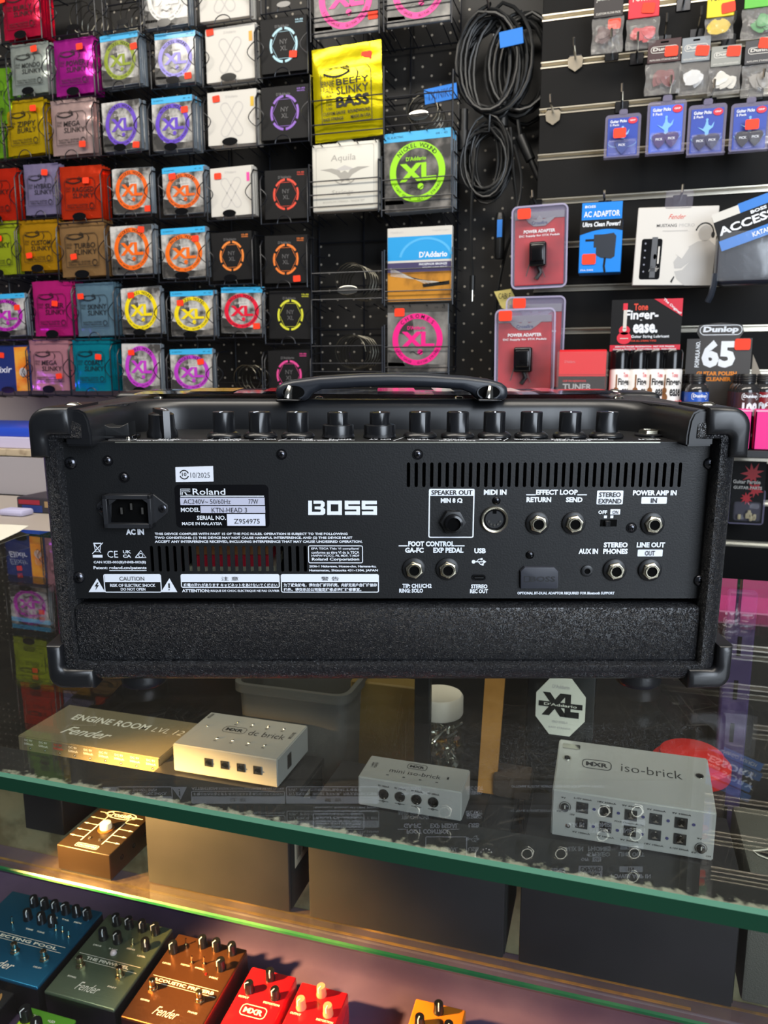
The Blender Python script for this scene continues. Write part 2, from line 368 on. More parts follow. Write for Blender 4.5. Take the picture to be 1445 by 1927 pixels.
b = MB(); slab(b, CL, CR, SHF, 0.90, SHZ - 0.0045, SHZ, gshelf, edge_green2); part(b, 'glass_shelf', case, smooth=False)
b = MB(); b.add([(CL, CF + 0.006, -0.80), (CR, CF + 0.006, -0.80), (CR, CF + 0.006, -GT - 0.0005), (CL, CF + 0.006, -GT - 0.0005)], [(0, 1, 2, 3)], gpane); part(b, 'front_pane', case, smooth=False)
tape = bpy.data.materials.new('worn_black_edge_tape'); tape.use_nodes = True
nt = tape.node_tree; pb = nt.nodes['Principled BSDF']; pb.inputs['Roughness'].default_value = 0.45
tc = nt.nodes.new('ShaderNodeTexCoord'); n1 = nt.nodes.new('ShaderNodeTexNoise'); n1.inputs['Scale'].default_value = 190; n1.inputs['Detail'].default_value = 8
sp = nt.nodes.new('ShaderNodeSeparateXYZ'); mr = nt.nodes.new('ShaderNodeMapRange'); mr.inputs[1].default_value = CF + 0.0165; mr.inputs[2].default_value = CF + 0.0255; mr.inputs[3].default_value = 0.22; mr.inputs[4].default_value = -0.30
ad = nt.nodes.new('ShaderNodeMath'); ad.operation = 'ADD'; rp = nt.nodes.new('ShaderNodeValToRGB')
nt.links.new(tc.outputs['Object'], n1.inputs['Vector']); nt.links.new(tc.outputs['Object'], sp.inputs[0]); nt.links.new(sp.outputs['Y'], mr.inputs[0])
nt.links.new(n1.outputs['Fac'], ad.inputs[0]); nt.links.new(mr.outputs[0], ad.inputs[1]); nt.links.new(ad.outputs[0], rp.inputs[0])
rp.color_ramp.elements[0].position = 0.52; rp.color_ramp.elements[0].color = lin('#17181a'); rp.color_ramp.elements[1].position = 0.70; rp.color_ramp.elements[1].color = lin('#9a9888')
nt.links.new(rp.outputs[0], pb.inputs['Base Color'])
b = MB(); b.bx(CL, CR, CF + 0.007, CF + 0.043, -GT - 0.003, -GT - 0.0006, tape, 0.0008, 1); part(b, 'edge_tape', case)
# deck: sloping purple board below the glass shelf, carrying the pedals
DT = radians(5.0); DZ = lambda v: -0.562 + (v - 0.66) * math.tan(DT)
b = MB(); d0, d1 = 0.34, 0.863
b.add([(CL, d0, DZ(d0)), (CR, d0, DZ(d0)), (CR, d1, DZ(d1)), (CL, d1, DZ(d1)), (CL, d0, DZ(d0) - .02), (CR, d0, DZ(d0) - .02), (CR, d1, DZ(d1) - .02), (CL, d1, DZ(d1) - .02)],
      [(0, 1, 2, 3), (4, 7, 6, 5), (0, 4, 5, 1), (2, 6, 7, 3), (0, 3, 7, 4), (1, 5, 6, 2)], purple); part(b, 'deck_board', case, smooth=False)
b = MB(); b.bx(CL, CR, 0.868, 0.905, -0.60, -0.530, purple, 0.002, 1)
for x0, x1, y in ((-0.9, 0.12, 0.872), (-0.6, 0.3, 0.888)): b.bx(x0, x1, y, y + 0.004, -0.5299, -0.5292, orangewood)
part(b, 'rear_ledge', case)
b = MB(); b.bx(CL, CR, 0.905, 0.92, -0.95, -0.40, stone); part(b, 'lining_board', case, smooth=False)
b = MB(); b.bx(CL, CR, 0.905, 0.92, -0.40, -0.012, dark_backing); part(b, 'back_panel', case, smooth=False)  # dark sheet added across the open case back, so glass reflections stand out
b = MB(); b.bx(CL, CR, CF + 0.002, 0.36, -0.95, -0.60, purple, 0.003, 1); part(b, 'plinth', case)
b = MB(); pst = mat('purple_painted_post', '#3e2f58', 0.45, mix=('#605078', 40, 0.5, 0.75))
b.bx(0.124, 0.153, 0.871, 0.884, -0.3615, -GT - 0.001, pst, 0.002, 1)
for k in range(6): b.bx(0.1365, 0.1405, 0.8702, 0.8712, -0.06 - 0.05 * k - 0.022, -0.06 - 0.05 * k, DARK)
part(b, 'corner_post', case)
b = MB(); b.bx(-0.206, -0.188, 0.802, 0.813, -0.361, -GT - 0.001, mat('black_post', '#0f0e0d', 0.5), 0.001, 1); part(b, 'shelf_post', case)

# ================================================================== string packs
def foil(col): return mat('foil_' + col.strip('#'), col, 0.19, 0.66, 0.6, bump=('noise', 55, 0.55))
def eye(b, m, M, x, y, w, h):
    """the lash-and-feather swirl at the top of the foil packs"""
    up = [(x + w * t, y + h * (0.55 * sin(pi * t))) for t in [i / 8 for i in range(9)]]
    lo = [(x + w * t, y - h * (0.42 * sin(pi * t))) for t in [i / 8 for i in range(9)]]
    b.stroke(up, w * 0.025, m, M); b.stroke(lo, w * 0.07, m, M)
    for k in range(6):
        t = 0.05 + 0.12 * k; px, py = x + w * t, y - h * 0.42 * sin(pi * t)
        b.stroke([(px, py), (px - w * 0.07, py - h * 0.25)], [w * 0.03, w * 0.006], m, M)
    for k in range(3):
        b.stroke([(x + w * (0.75 + 0.25 * t), y + h * (0.5 - 0.2 * k + 0.25 * sin(pi * t * 1.3))) for t in [i / 6 for i in range(7)]], w * 0.03, m, M)
    b.stroke([(x + w * (1.15 + 0.15 * sin(t * 3)), y + h * (0.5 - 1.6 * t)) for t in [i / 8 for i in range(9)]], [w * 0.05 * (1 - abs(2 * i / 8 - 1)) + w * 0.01 for i in range(9)], m, M)
def foil_pack(w, h, col, lines, th=0.008, plain=False, ink=None, big=False):
    b = MB(); m = foil(col); ink = ink or mat('foil_ink_' + col.strip('#'), '#%02x%02x%02x' % tuple(int(int(col[i:i + 2], 16) * 0.17) for i in (1, 3, 5)), 0.5)
    nx, nz = 12, 16; c = 0.085; vs, fs = [], []
    def prof(t):                     # bulge profile up the pack: flat crimps at both ends
        if t < c or t > 1 - c: return 0.0
        q = abs(2 * (t - c) / (1 - 2 * c) - 1); return (1 - q ** 5)
    for side in (0, 1):
        for j in range(nz + 1):
            t = j / nz
            for i in range(nx + 1):
                s_ = i / nx; q = abs(2 * s_ - 1); g = prof(t) * (1 - q ** 5)
                wob = 0.0010 * sin(9 * s_ * pi + 3 * t) * (1 - g) + 0.0006 * sin(23 * t + 5 * s_)
                wx = 1.0 - 0.035 * g - (0.03 if c < t < 1 - c else 0) * 0
                x = (s_ - 0.5) * w * wx; z = t * h
                y = (-th * 0.55 * g - 0.0003 + wob) if side == 0 else (th * 0.45 * g + 0.0003 + wob * .5)
                vs.append((x, y, z))
    n = (nx + 1) * (nz + 1)
    for j in range(nz):
        for i in range(nx):
            a = j * (nx + 1) + i; fs.append((a, a + 1, a + nx + 2, a + nx + 1)); fs.append((n + a, n + a + nx + 1, n + a + nx + 2, n + a + 1))
    for i in range(nx):
        fs.append((i, n + i, n + i + 1, i + 1)); a = nz * (nx + 1) + i; fs.append((a, a + 1, n + a + 1, n + a))
    for j in range(nz):
        a = j * (nx + 1); fs.append((a, a + nx + 1, n + a + nx + 1, n + a)); a += nx; fs.append((a, n + a, n + a + nx + 1, a + nx + 1))
    b.add(vs, fs, m)
    if not plain:
        P = front(-th * 0.55 - 0.0016); x0, x1 = -w * 0.36, w * 0.36
        b.stroke([(x0, h * .17), (x1, h * .17), (x1, h * .70), (x1 - w * .06, h * .76), (x0 + w * .06, h * .76), (x0, h * .70)], w * 0.012, ink, P, True)
        eye(b, ink, P, x0 + w * .04, h * .71, w * .38, h * .10)
        if big:
            b.text('ERNIE', x0 + w * .01, h * .57, x0 + w * .19, h * .63, ink, P, 0.0); b.text('BALL', x0 + w * .03, h * .50, x0 + w * .18, h * .56, ink, P, 0.0)
            for k, t in enumerate(('65', '80', '100', '130')): b.text(t, x0 + w * .07, h * (.46 - .045 * k), x0 + w * .15, h * (.485 - .045 * k), ink, P)
            b.text('BEEFY', x0 + w * .22, h * .575, x1 - w * .03, h * .64, ink, P, 0.01); b.text('SLINKY', x0 + w * .22, h * .475, x1 - w * .04, h * .56, ink, P, 0.005)
            b.text('BASS', x0 + w * .21, h * .335, x1 - w * .03, h * .455, ink, P, 0.04)
            b.text('CUSTOM GAUGE . ROUNDWOUND', x0 + w * .02, h * .265, x1 - w * .02, h * .30, ink, P, 0.02); b.text('BASS STRINGS        MADE IN USA', x0 + w * .02, h * .205, x1 - w * .02, h * .24, ink, P, 0.02)
        else:
            b.text('ERNIE', x0 + w * .03, h * .56, x0 + w * .15, h * .60, ink, P); b.text('BALL', x0 + w * .03, h * .51, x0 + w * .14, h * .55, ink, P)
            yy = .50
            for k, t in enumerate(lines):
                ww = min(.50, .085 * len(t) + .05); b.text(t, x0 + w * .19, h * (yy - .115 * k), x0 + w * (.19 + ww), h * (yy + .095 - .115 * k), ink, P, 0.012, 0.1)
            b.text('ELECTRIC GUITAR', x0 + w * .05, h * .245, x1 - w * .18, h * .275, ink, P, 0.02); b.text('STRINGS  MADE IN USA', x0 + w * .05, h * .20, x1 - w * .18, h * .23, ink, P, 0.02)
            b.ring(w * .045, w * .045, w * .06, w * .06, ink, P, 16, c=(x1 - w * .09, h * .235))
    return b
POUCH = mat('pouch_artwork', '#cfcdc9', 0.22, coat=0.6, mix=('#4a4846', 26, 0.42, 0.60))
POUCHSIDE = mat('clear_pouch_edge', '#8e9aa6', 0.2, trans=0.75)
HEADER = mat('sky_blue_header', '#3fb2e8', 0.35, coat=0.4)
CARBON = mat('dark_artwork', '#3a3938', 0.3, mix=('#86827d', 30, 0.45, 0.7))
SLATE = mat('matt_black_card', '#19191a', 0.55, spec=0.2)
CARD = mat('white_card', '#d2cec6', 0.45)
CARDGREY = mat('grey_card_print', '#c2beba', 0.6)
def xl_pack(w, h, col, header=None, th=0.0055, bass=None, txt='NICKEL WOUND', top='#d8d6d4'):
    """clear string pouch with a coloured oval ring and XL monogram"""
    b = MB(); b.bx(-w / 2, w / 2, 0, th, 0, h, POUCHSIDE, 0.0008, 1); P = front(-0.0003); Q = front(-0.0006); R_ = front(-0.0009); S = front(-0.0012)
    b.rect(-w * .495, h * .005, w * .495, h * .995, POUCH if not bass else bass, P, r=.002)
    b.poly([(-w * .49, h * .1), (-w * .2, h * .1), (-w * .3, h * .3), (-w * .49, h * .35)], CARBON, Q); b.poly([(-w * .38, h * .60), (-w * .05, h * .52), (-w * .08, h * .80), (-w * .30, h * .82)], CARBON, Q)
    b.poly([(-w * .49, h * .01), (w * .49, h * .01), (w * .49, h * .12), (-w * .49, h * .16)], CARBON, Q)
    hd = 0.0
    if header:
        hd = .115; b.rect(-w * .495, h * (1 - hd), w * .495, h * .998, mat('header_' + header.strip('#'), header, 0.35, coat=0.4), R_); b.text('XL ELECTRIC', -w * .45, h * .93, -w * .2, h * .955, INK, S); b.text('09 - 42', w * .28, h * .93, w * .45, h * .955, INK, S)
    rm = mat('ring_' + col.strip('#'), col, 0.4); cy = h * .49 if header else h * .52; rx, ry = w * .415, min(h * .445, h * (.99 - hd) - cy) * 0.98
    b.ring(rx, ry, rx * .77, ry * .79, rm, R_, 48, c=(0, cy))
    b.arctext(txt, (0, cy), rx * .885, ry * .895, pi / 2, 1.75, w * .060, INK, S, 0.01); b.arctext('LIGHT GAUGE . GUITAR STRINGS', (0, cy), rx * .885, ry * .895, -pi / 2, 2.3, w * .036, INK, S, 0.0, inward=True)
    b.text('XL', -rx * .64, cy - ry * .30, rx * .62, cy + ry * .30, rm, S, 0.045, 0.0); b.rect(rx * .2, cy - ry * .30, rx * .68, cy - ry * .16, rm, front(-.0011))
    b.text("D'Addario", -rx * .40, cy + ry * .38, rx * .32, cy + ry * .52, rm if bass else CARDGREY, S, 0.02)
    b.stroke([(-w * .12 + w * .25 * t, cy - ry * .52 + h * .02 * sin(9 * t)) for t in [i / 10 for i in range(11)]], w * .016, CARBON, S); b.disc(w * .045, w * .045, rm, S, 12, c=(w * .05, cy - ry * .48))
    return b
def nyxl_box(w, h, col, th=0.0075):
    b = MB(); b.bx(-w / 2, w / 2, 0, th, 0, h, SLATE, 0.0006, 1); P = front(-0.0003); rm = mat('ring_' + col.strip('#'), col, 0.4); dk = mat('dim_grey_print', '#605f60', 0.5)
    r = w * .30; cy = h * .50
    for k in range(6): b.ring(r, r * 1.08, r * .86, r * .93, rm, P, 8, a0=pi / 2 + k * pi / 3 + .09, a1=pi / 2 + (k + 1) * pi / 3 - .09, c=(0, cy))
    b.stroke([(r * .86 * cos(pi / 6 + k * pi / 3 + pi / 6), cy + r * .93 * sin(pi / 6 + k * pi / 3 + pi / 6)) for k in range(6)], w * .008, rm, P, True)
    b.line('NY', 0, cy + h * .02, h * .085, dk, P, 0.0); b.line('XL', 0, cy - h * .10, h * .085, dk, P, 0.0); b.line("D'Addario", -w * .03, h * .82, h * .055, dk, P, 0.02)
    b.text('10-46', w * .26, h * .91, w * .42, h * .94, rm, P, 0.02); b.text('NICKEL', w * .26, h * .87, w * .42, h * .895, rm, P, 0.02)
    return b
def xs_box(w, h, col, th=0.0075):
    b = MB(); b.bx(-w / 2, w / 2, 0, th, 0, h, CARD, 0.0006, 1); P = front(-0.0003)
    for a in (0.98, pi - 0.98):
        L, R = h * .27, w * .085; pts = []
        for k in range(9): t = a - pi / 2 + pi * k / 8; pts.append((L * cos(a) + R * cos(t), h * .47 + L * sin(a) + R * sin(t)))
        for k in range(9): t = a + pi / 2 + pi * k / 8; pts.append((-L * cos(a) + R * cos(t), h * .47 - L * sin(a) + R * sin(t)))
        b.stroke(pts, w * .02, CARDGREY, P, True)
    b.line("D'Addario", 0, h * .87, h * .05, CARDGREY, P, 0.02)
    if col: b.rect(w * .38, h * .68, w * .45, h * .86, mat('mark_' + col.strip('#'), col, 0.5), P)
    return b
def elixir_box(w, h, th=0.010):
    b = MB(); nv = mat('navy_card', '#1d2f6b', 0.4); b.bx(-w / 2, w / 2, 0, th, 0, h, nv, 0.0006, 1); P = front(-0.0003); Q = front(-0.0006)
    b.rect(w * .14, 0, w * .46, h * .98, mat('orange_card', '#e87a18', 0.35, mix=('#f0a838', 30, .4, .6)), P); b.disc(w * .09, w * .09, CARDGREY, Q, 20, c=(w * .32, h * .42))
    b.ring(w * .05, w * .09, w * .03, w * .07, SLATE, Q, 20, c=(w * .32, h * .40)); b.text('Elixir', -w * .40, h * .42, w * .05, h * .56, WHITE, P, 0.01, 0.2)
    return b
def price_tag(parent, x, z, y=-0.0012, w=0.0165, rot=0.0):
    b = MB(); b.prism([(-w / 2, -w * .28), (-w * .42, -w * .38), (w * .42, -w * .38), (w / 2, -w * .28), (w / 2, w * .28), (w * .42, w * .38), (-w * .42, w * .38), (-w / 2, w * .28)], 0.0004, STICKER, FRONT)
    return b.build('price_sticker', parent, T(x, y, z) @ RY(rot), smooth=False)
def pocket(w, h, plate=True, loops=True, depth=0.05):
    """one wire pocket: side rails, a lip, retaining loops and an oval plate; origin at the pack's bottom centre"""
    b = MB(); r = 0.0013; X = w / 2 + 0.004; y = -0.009
    for s in (-1, 1):
        b.tube([(s * X, depth, -0.016), (s * X, y, -0.010), (s * X, y, h * .78), (s * X * 1.0, y + 0.010, h * .90), (s * X, depth, h * .96)], r * 1.15, WIRE, 6)
        if loops: b.tube([(s * X, y - 0.0006, h * .62)] + [(s * (X - w * .15 * sin(pi * k / 8)), y - 0.0008, h * (.62 - .36 * k / 8)) for k in range(9)], r * .8, WIRE, 5)
    b.tube([(-X, y, -0.010), (X, y, -0.010)], r, WIRE, 6); b.tube([(-X, y, h * .40), (-X + w * .04, y, h * .40)], r, WIRE, 5)
    for k in range(3): b.tube([(-X + 2 * X * (k + .5) / 3, y, -0.010), (-X + 2 * X * (k + .5) / 3, depth, -0.016)], r * .8, WIRE, 5)
    if loops: b.tube([(w * .16 * cos(pi * k / 10), y - 0.001, -0.010 + h * .15 * sin(pi * k / 10)) for k in range(11)], r * .8, WIRE, 5)
    if plate: b.prism([(w * .16 * cos(2 * pi * k / 20), h * .075 * sin(2 * pi * k / 20)) for k in range(20)], 0.001, BLACKG, T(0, y - 0.0015, h * .03) @ FRONT)
    return b
def bar_pocket(w, h, levels, depth=0.07):
    b = MB(); r = 0.0014; X = w / 2 + 0.004; y = -0.009
    for s in (-1, 1): b.tube([(s * X, depth, -0.016), (s * X, y, -0.008), (s * X, y, h * .70), (s * X, depth, h * .74)], r * 1.2, WIRE, 6)
    for l in levels: b.tube([(-X, depth, h * l + 0.002), (-X, y, h * l), (X, y, h * l), (X, depth, h * l + 0.002)], r, WIRE, 6)
    for k in range(4): b.tube([(-X + 2 * X * (k + .5) / 4, y, -0.008), (-X + 2 * X * (k + .5) / 4, depth, -0.016)], r * .8, WIRE, 5)
    return b
def coil(R, L, turns, m=None):
    b = MB(); n = turns * 14; b.tube([(R * cos(2 * pi * k / 14), L * k / n, R * sin(2 * pi * k / 14)) for k in range(n + 1)], 0.0010, m or mat('spring_steel', '#5a5850', 0.25, 0.9), 5); return b
def place(px0, py0, px1, py1, v=VP_):
    a, c = onv(px0, (py0 + py1) / 2, v), onv(px1, (py0 + py1) / 2, v); t, u = onv((px0 + px1) / 2, py0, v), onv((px0 + px1) / 2, py1, v)
    return (a.x + c.x) / 2, u.z, c.x - a.x, t.z - u.z
racks = {}
def rack(key, label):
    r = tag(empty('string_rack', T({'foil': -1.32, 'oval': -0.93, 'bass': -0.40, 'spare': -1.55}[key], PEGV - 0.01, 0.2)), label, 'rack', None); racks[key] = r
    bpy.context.view_layer.update(); return r
rack('foil', 'black wire rack of sprung pockets holding the coloured foil string packs')
rack('oval', 'black wire rack of sprung pockets holding the oval-ring pouches and slim string boxes')
rack('bass', 'black wire rack with straight bars holding the larger bass and ukulele string packs')

# ------------------------------------------------------------------ what hangs where (pixel boxes on the pack plane)
PACKS = [
 # kind, box, colour, extra, price sticker px (or None), how many behind, words for the label
 ('foil', (5, -30, 78, 72), '#d81e48', ['BURLY', 'SLINKY'], (8, 3), 4, 'crimson foil string pack in the rack pocket above the silver pack'),
 ('foil', (20, 80, 92, 177), '#b9c4bd', ['MONDO', 'SLINKY'], (67, 94), 2, 'silver foil string pack with curled lash drawing beside the magenta pack'),
 ('foil', (103, 71, 178, 178), '#c62aa8', ['POWER', 'SLINKY'], (154, 90), 3, 'magenta foil string pack beside the olive green ring pouch'),
 ('foil', (-45, 130, 20, 236), '#7fbf2c', ['SLINKY'], None, 1, 'bright green foil string pack cut by the picture edge, upper of two greens'),
 ('foil', (-50, 222, 11, 300), '#86c832', ['SLINKY'], None, 1, 'bright green foil string pack cut by the picture edge, lower of two greens'),
 ('foil', (12, 187, 86, 291), '#e2be1a', ['ZIPPY', 'BURLY'], (68, 206), 3, 'golden yellow foil string pack hanging under the silver pack'),
 ('foil', (97, 186, 176, 291), '#dcbcb8', ['MEGA', 'SLINKY'], (160, 273), 2, 'pale pink foil string pack hanging under the magenta pack'),
 ('foil', (-42, 318, 32, 416), '#e8341c', ['SLINKY'], None, 2, 'red foil string pack cut by the picture edge beside the lilac pack'),
 ('foil', (46, 308, 111, 404), '#a79cc6', ['HYBRID', 'SLINKY'], (88, 326), 2, 'lilac foil string pack between two red foil packs'),
 ('foil', (113, 312, 192, 412), '#f2431f', ['RAGGED', 'SLINKY'], (165, 341), 3, 'orange-red foil string pack beside the lilac pack'),
 ('foil', (-40, 417, 36, 518), '#c8da30', ['SLINKY'], (4, 450), 1, 'lime yellow foil string pack cut by the picture edge'),
 ('foil', (37, 414, 110, 509), '#dfa41c', ['CUSTOM', 'SLINKY'], (60, 482), 3, 'deep gold foil string pack beside the tan pack'),
 ('foil', (115, 415, 200, 520), '#b98f5e', ['TURBO', 'SLINKY'], (144, 484), 3, 'tan bronze foil string pack under the orange-red pack'),
 ('foil', (64, 529, 138, 632), '#ee2f97', ['SUPER', 'SLINKY'], (108, 572), 4, 'hot pink foil string pack above the pale pink pack'),
 ('foil', (145, 532, 216, 632), '#7fa3b8', ['SKINNY', 'SLINKY'], (157, 558), 3, 'steel blue foil string pack beside the hot pink pack'),
 ('foil', (58, 639, 132, 735), '#f0a7b2', ['MEGA', 'SLINKY'], (116, 708), 3, 'light rose foil string pack in the lowest row of the rack'),
 ('foil', (139, 638, 210, 736), '#16a3b8', ['COBALT', 'SLINKY'], (190, 672), 4, 'teal foil string pack in the lowest row of the rack'),
 ('xl', (270, -55, 354, 50), '#e9e7e2', dict(), None, 2, 'clear string pouch with white oval ring cut by the top edge'),
 ('xl', (190, 62, 262, 161), '#8a9a28', dict(header='#3fb2e8'), (252, 87), 4, 'clear string pouch with olive green oval ring and blue header'),
 ('xl', (290, 60, 367, 157), '#a298e8', dict(header='#3fb2e8'), (354, 142), 4, 'clear string pouch with lavender oval ring and blue header'),
 ('xl', (193, 189, 265, 283), '#6a48c0', dict(), (257, 274), 3, 'clear string pouch with purple oval ring and no header strip'),
 ('xl', (286, 181, 363, 282), '#6442c4', dict(header='#3fb2e8'), (347, 206), 5, 'clear string pouch with purple oval ring under a blue header'),
 ('xl', (211, 316, 284, 402), '#ee6414', dict(), (279, 392), 2, 'clear string pouch with orange ring and no header, upper of the two'),
 ('xl', (306, 314, 384, 402), '#e8651a', dict(header='#3fb2e8'), (324, 332), 3, 'clear string pouch with orange ring under blue header, upper of the two'),
 ('xl', (209, 424, 288, 516), '#f26a12', dict(), (266, 432), 3, 'clear string pouch with orange ring and no header, lower of the two'),
 ('xl', (304, 428, 388, 522), '#f06f14', dict(header='#3fb2e8'), (368, 449), 2, 'clear string pouch with orange ring under blue header, lower of the two'),
 ('xl', (-28, 553, 50, 632), '#b82ab0', dict(header='#3fb2e8'), (33, 579), 2, 'clear string pouch with magenta ring and blue header beside the hot pink pack'),
 ('xl', (229, 542, 303, 628), '#f2da10', dict(), (247, 555), 2, 'clear string pouch with yellow ring and no header'),
 ('xl', (321, 547, 402, 632), '#f0d814', dict(header='#3fb2e8'), (339, 570), 3, 'clear string pouch with yellow ring under a blue header'),
 ('xl', (415, 541, 493, 627), '#e01838', dict(header='#3fb2e8'), (483, 613), 2, 'clear string pouch with bright red ring under a blue header'),
 ('xl', (229, 647, 302, 737), '#c23ec8', dict(), (246, 664), 2, 'clear string pouch with violet ring and no header in the lowest row'),
 ('xl', (321, 657, 401, 742), '#b83cc4', dict(header='#3fb2e8'), (378, 681), 2, 'clear string pouch with violet ring under blue header in the lowest row'),
 ('xs', (374, -60, 470, 36), '#f0a030', None, None, 2, 'white slim string box cut by the top edge of the picture'),
 ('xs', (387, 48, 480, 152), '#f2a43c', None, (395, 55), 3, 'white slim string box with amber mark, under the cut-off white box'),
 ('xs', (390, 170, 482, 272), '#d8b02c', None, (406, 187), 3, 'white slim string box with mustard yellow mark, third white box down'),
 ('xs', (396, 313, 474, 406), '#ee48a0', None, (410, 331), 3, 'white slim string box with pink mark, lowest of the white boxes'),
 ('ny', (490, 32, 578, 136), '#a8d4e4', None, (552, 102), 3, 'black slim string box with pale blue hexagon ring'),
 ('ny', (490, 160, 580, 262), '#8a5cc0', None, None, 3, 'black slim string box with purple hexagon ring'),
 ('ny', (497, 318, 578, 412), '#e04a34', None, None, 3, 'black slim string box with red hexagon ring'),
 ('ny', (399, 436, 475, 527), '#f08a3c', None, None, 3, 'black slim string box with orange ring beside the orange-ring pouch'),
 ('ny', (497, 442, 577, 533), '#ee7f34', None, (559, 524), 3, 'black slim string box with orange ring and price sticker at its foot'),
 ('ny', (505, 547, 586, 638), '#d8d83c', None, None, 3, 'black slim string box with yellow hexagon ring'),
 ('ny', (505, 659, 584, 752), '#e04c94', None, None, 3, 'black slim string box with pink hexagon ring behind the carrying handle'),
 ('el', (-20, 652, 57, 736), None, None, (3, 668), 2, 'navy and orange string box in the lowest row at the picture edge'),
]
EMPTY = [((103, -20, 180, 58), 'foil', True), ((200, -30, 270, 48), 'oval', True), ((415, 655, 494, 742), 'oval', True), ((497, -60, 578, 15), 'oval', False)]
RK = {'foil': 'foil', 'xl': 'oval', 'xs': 'oval', 'ny': 'oval', 'el': 'foil'}
TH = {'foil': 0.0095, 'xl': 0.0065, 'xs': 0.0085, 'ny': 0.0085, 'el': 0.0115}
for kind, bxp, col, ext, stk, nb, words in PACKS:
    x, z, w, h = place(*bxp); roll = random.uniform(-0.025, 0.025); lean = random.uniform(0.0, 0.03)
    if kind == 'foil': mb = foil_pack(w, h, col, ext); nm, cat = 'string_pack', 'string pack'
    elif kind == 'xl': mb = xl_pack(w, h, col, **ext); nm, cat = 'string_pouch', 'string pouch'
    elif kind == 'xs': mb = xs_box(w, h, col); nm, cat = 'string_box', 'string box'
    elif kind == 'ny': mb = nyxl_box(w, h, col); nm, cat = 'string_box', 'string box'
    else: mb = elixir_box(w, h); nm, cat = 'string_box', 'string box'
    o = mb.build(nm, None, T(x, VP_, z) @ RY(roll) @ RX(-lean)); tag(o, words, cat, 'hanging string packs on the pegboard wall')
    for k in range(nb):
        c = o.copy(); COL.objects.link(c)
        c.matrix_world = T(x + random.uniform(-.0015, .0015), VP_ + TH[kind] * (k + 1) * 1.06 + (.002 if kind == 'foil' else 0), z + random.uniform(-.001, .003)) @ RY(roll + random.uniform(-.012, .012))
        core = words.split(' in the')[0].split(' beside')[0].split(' cut by')[0].split(' under the')[0]
        tag(c, 'one of the packs stacked behind the front ' + core, cat, 'stack behind the ' + ' '.join(words.split()[:6]))
        if len(c['label'].split()) > 16: c['label'] = ' '.join(c['label'].split()[:16])
    if stk:
        p = onv(stk[0], stk[1], VP_); price_tag(o, min(max(p.x - x, -w * .42), w * .42), min(max(p.z - z, h * .08), h * .93), -0.0095 if kind == 'foil' else -0.0016, rot=random.uniform(-.12, .12))
    part(pocket(w, h, plate=random.random() < .55), 'wire_pocket', racks[RK[kind]], M=T(x, VP_, z))
for bxp, rk, cl in EMPTY:
    x, z, w, h = place(*bxp); part(pocket(w, h, True), 'wire_pocket', racks[rk], M=T(x, VP_, z))
    if cl: part(coil(w * .30, 0.10, 5), 'pusher_coil', racks[rk], M=T(x, VP_ + .012, z + w * .33))
# back frames of the racks
for rk, (xa, ya, xb, yb) in {'foil': (-30, 20, 185, 720), 'oval': (195, 10, 590, 720), 'bass': (592, 20, 855, 700)}.items():
    a, c = onv(xa, ya, PEGV - .02), onv(xb, yb, PEGV - .02); b = MB(); n = 5 if rk == 'oval' else 3
    for k in range(n + 1): xx = a.x + (c.x - a.x) * k / n; b.tube([(xx, PEGV - .012, c.z), (xx, PEGV - .012, a.z + .05)], 0.002, WIRE, 6)
    for k in range(9): zz = c.z + (a.z - c.z) * k / 8; b.tube([(a.x, PEGV - .014, zz), (c.x, PEGV - .014, zz)], 0.0016, WIRE, 6)
    part(b, 'back_frame', racks[rk])
# bass rack
x, z, w, h = place(590, -70, 712, 66); o = xl_pack(w, h, '#ee2a92', bass=CARBON, txt='PRO STEELS').build('string_pouch', None, T(x, VP_, z)); tag(o, 'large bass string pouch with hot pink ring above the yellow bass pack', 'string pouch'); p = onv(702, 28, VP_); price_tag(o, p.x - x, p.z - z, w=.02)
part(bar_pocket(w, h, (.04, .26)), 'wire_pocket', racks['bass'], M=T(x, VP_, z))
x, z, w, h = place(728, -85, 848, 46); o = xl_pack(w, h, '#ee2a92', bass=CARBON, txt='PRO STEELS').build('string_pouch', None, T(x, VP_, z)); tag(o, 'large bass string pouch with hot pink ring above the empty bar pocket', 'string pouch')
part(bar_pocket(w, h, (.04, .30)), 'wire_pocket', racks['bass'], M=T(x, VP_, z))
x, z, w, h = place(592, 84, 722, 262); o = foil_pack(w, h, '#e8d80c', [], th=.014, ink=INK, big=True).build('string_pack', None, T(x, VP_, z) @ RY(-.03)); tag(o, 'large bright yellow foil bass string pack above the eagle box', 'string pack')
price_tag(o, w * .30, h * .845, -.005, w=.021); part(bar_pocket(w, h, (.06, .16, .42)), 'wire_pocket', racks['bass'], M=T(x, VP_ - .004, z))
ELAST = mat('grey_eagle_print', '#a5a199', 0.6)
x, z, w, h = place(588, 268, 711, 396); b = MB(); cream = mat('cream_card', '#d6d3c8', 0.5)
b.bx(-w / 2, w / 2, 0, .022, 0, h, cream, .0015, 2); P = front(-.0003)
b.poly([(-w * .14, h), (w * .14, h), (w * .10, h * 1.045), (-w * .10, h * 1.045)], cream, front(.004))
b.stroke([(x_, y_) for x_, y_ in rrect(-w * .44, h * .06, w * .44, h * .95, .004)], .0008, ELAST, P, True)
b.text('Aquila', -w * .21, h * .71, w * .17, h * .83, ELAST, P, 0.0, 0.1); b.text('Strings', -w * .20, h * .22, w * .13, h * .31, ELAST, P, 0.0); b.text('BIONYLON STRINGS - TENOR SET', -w * .34, h * .12, w * .30, h * .15, ELAST, P, 0.0)
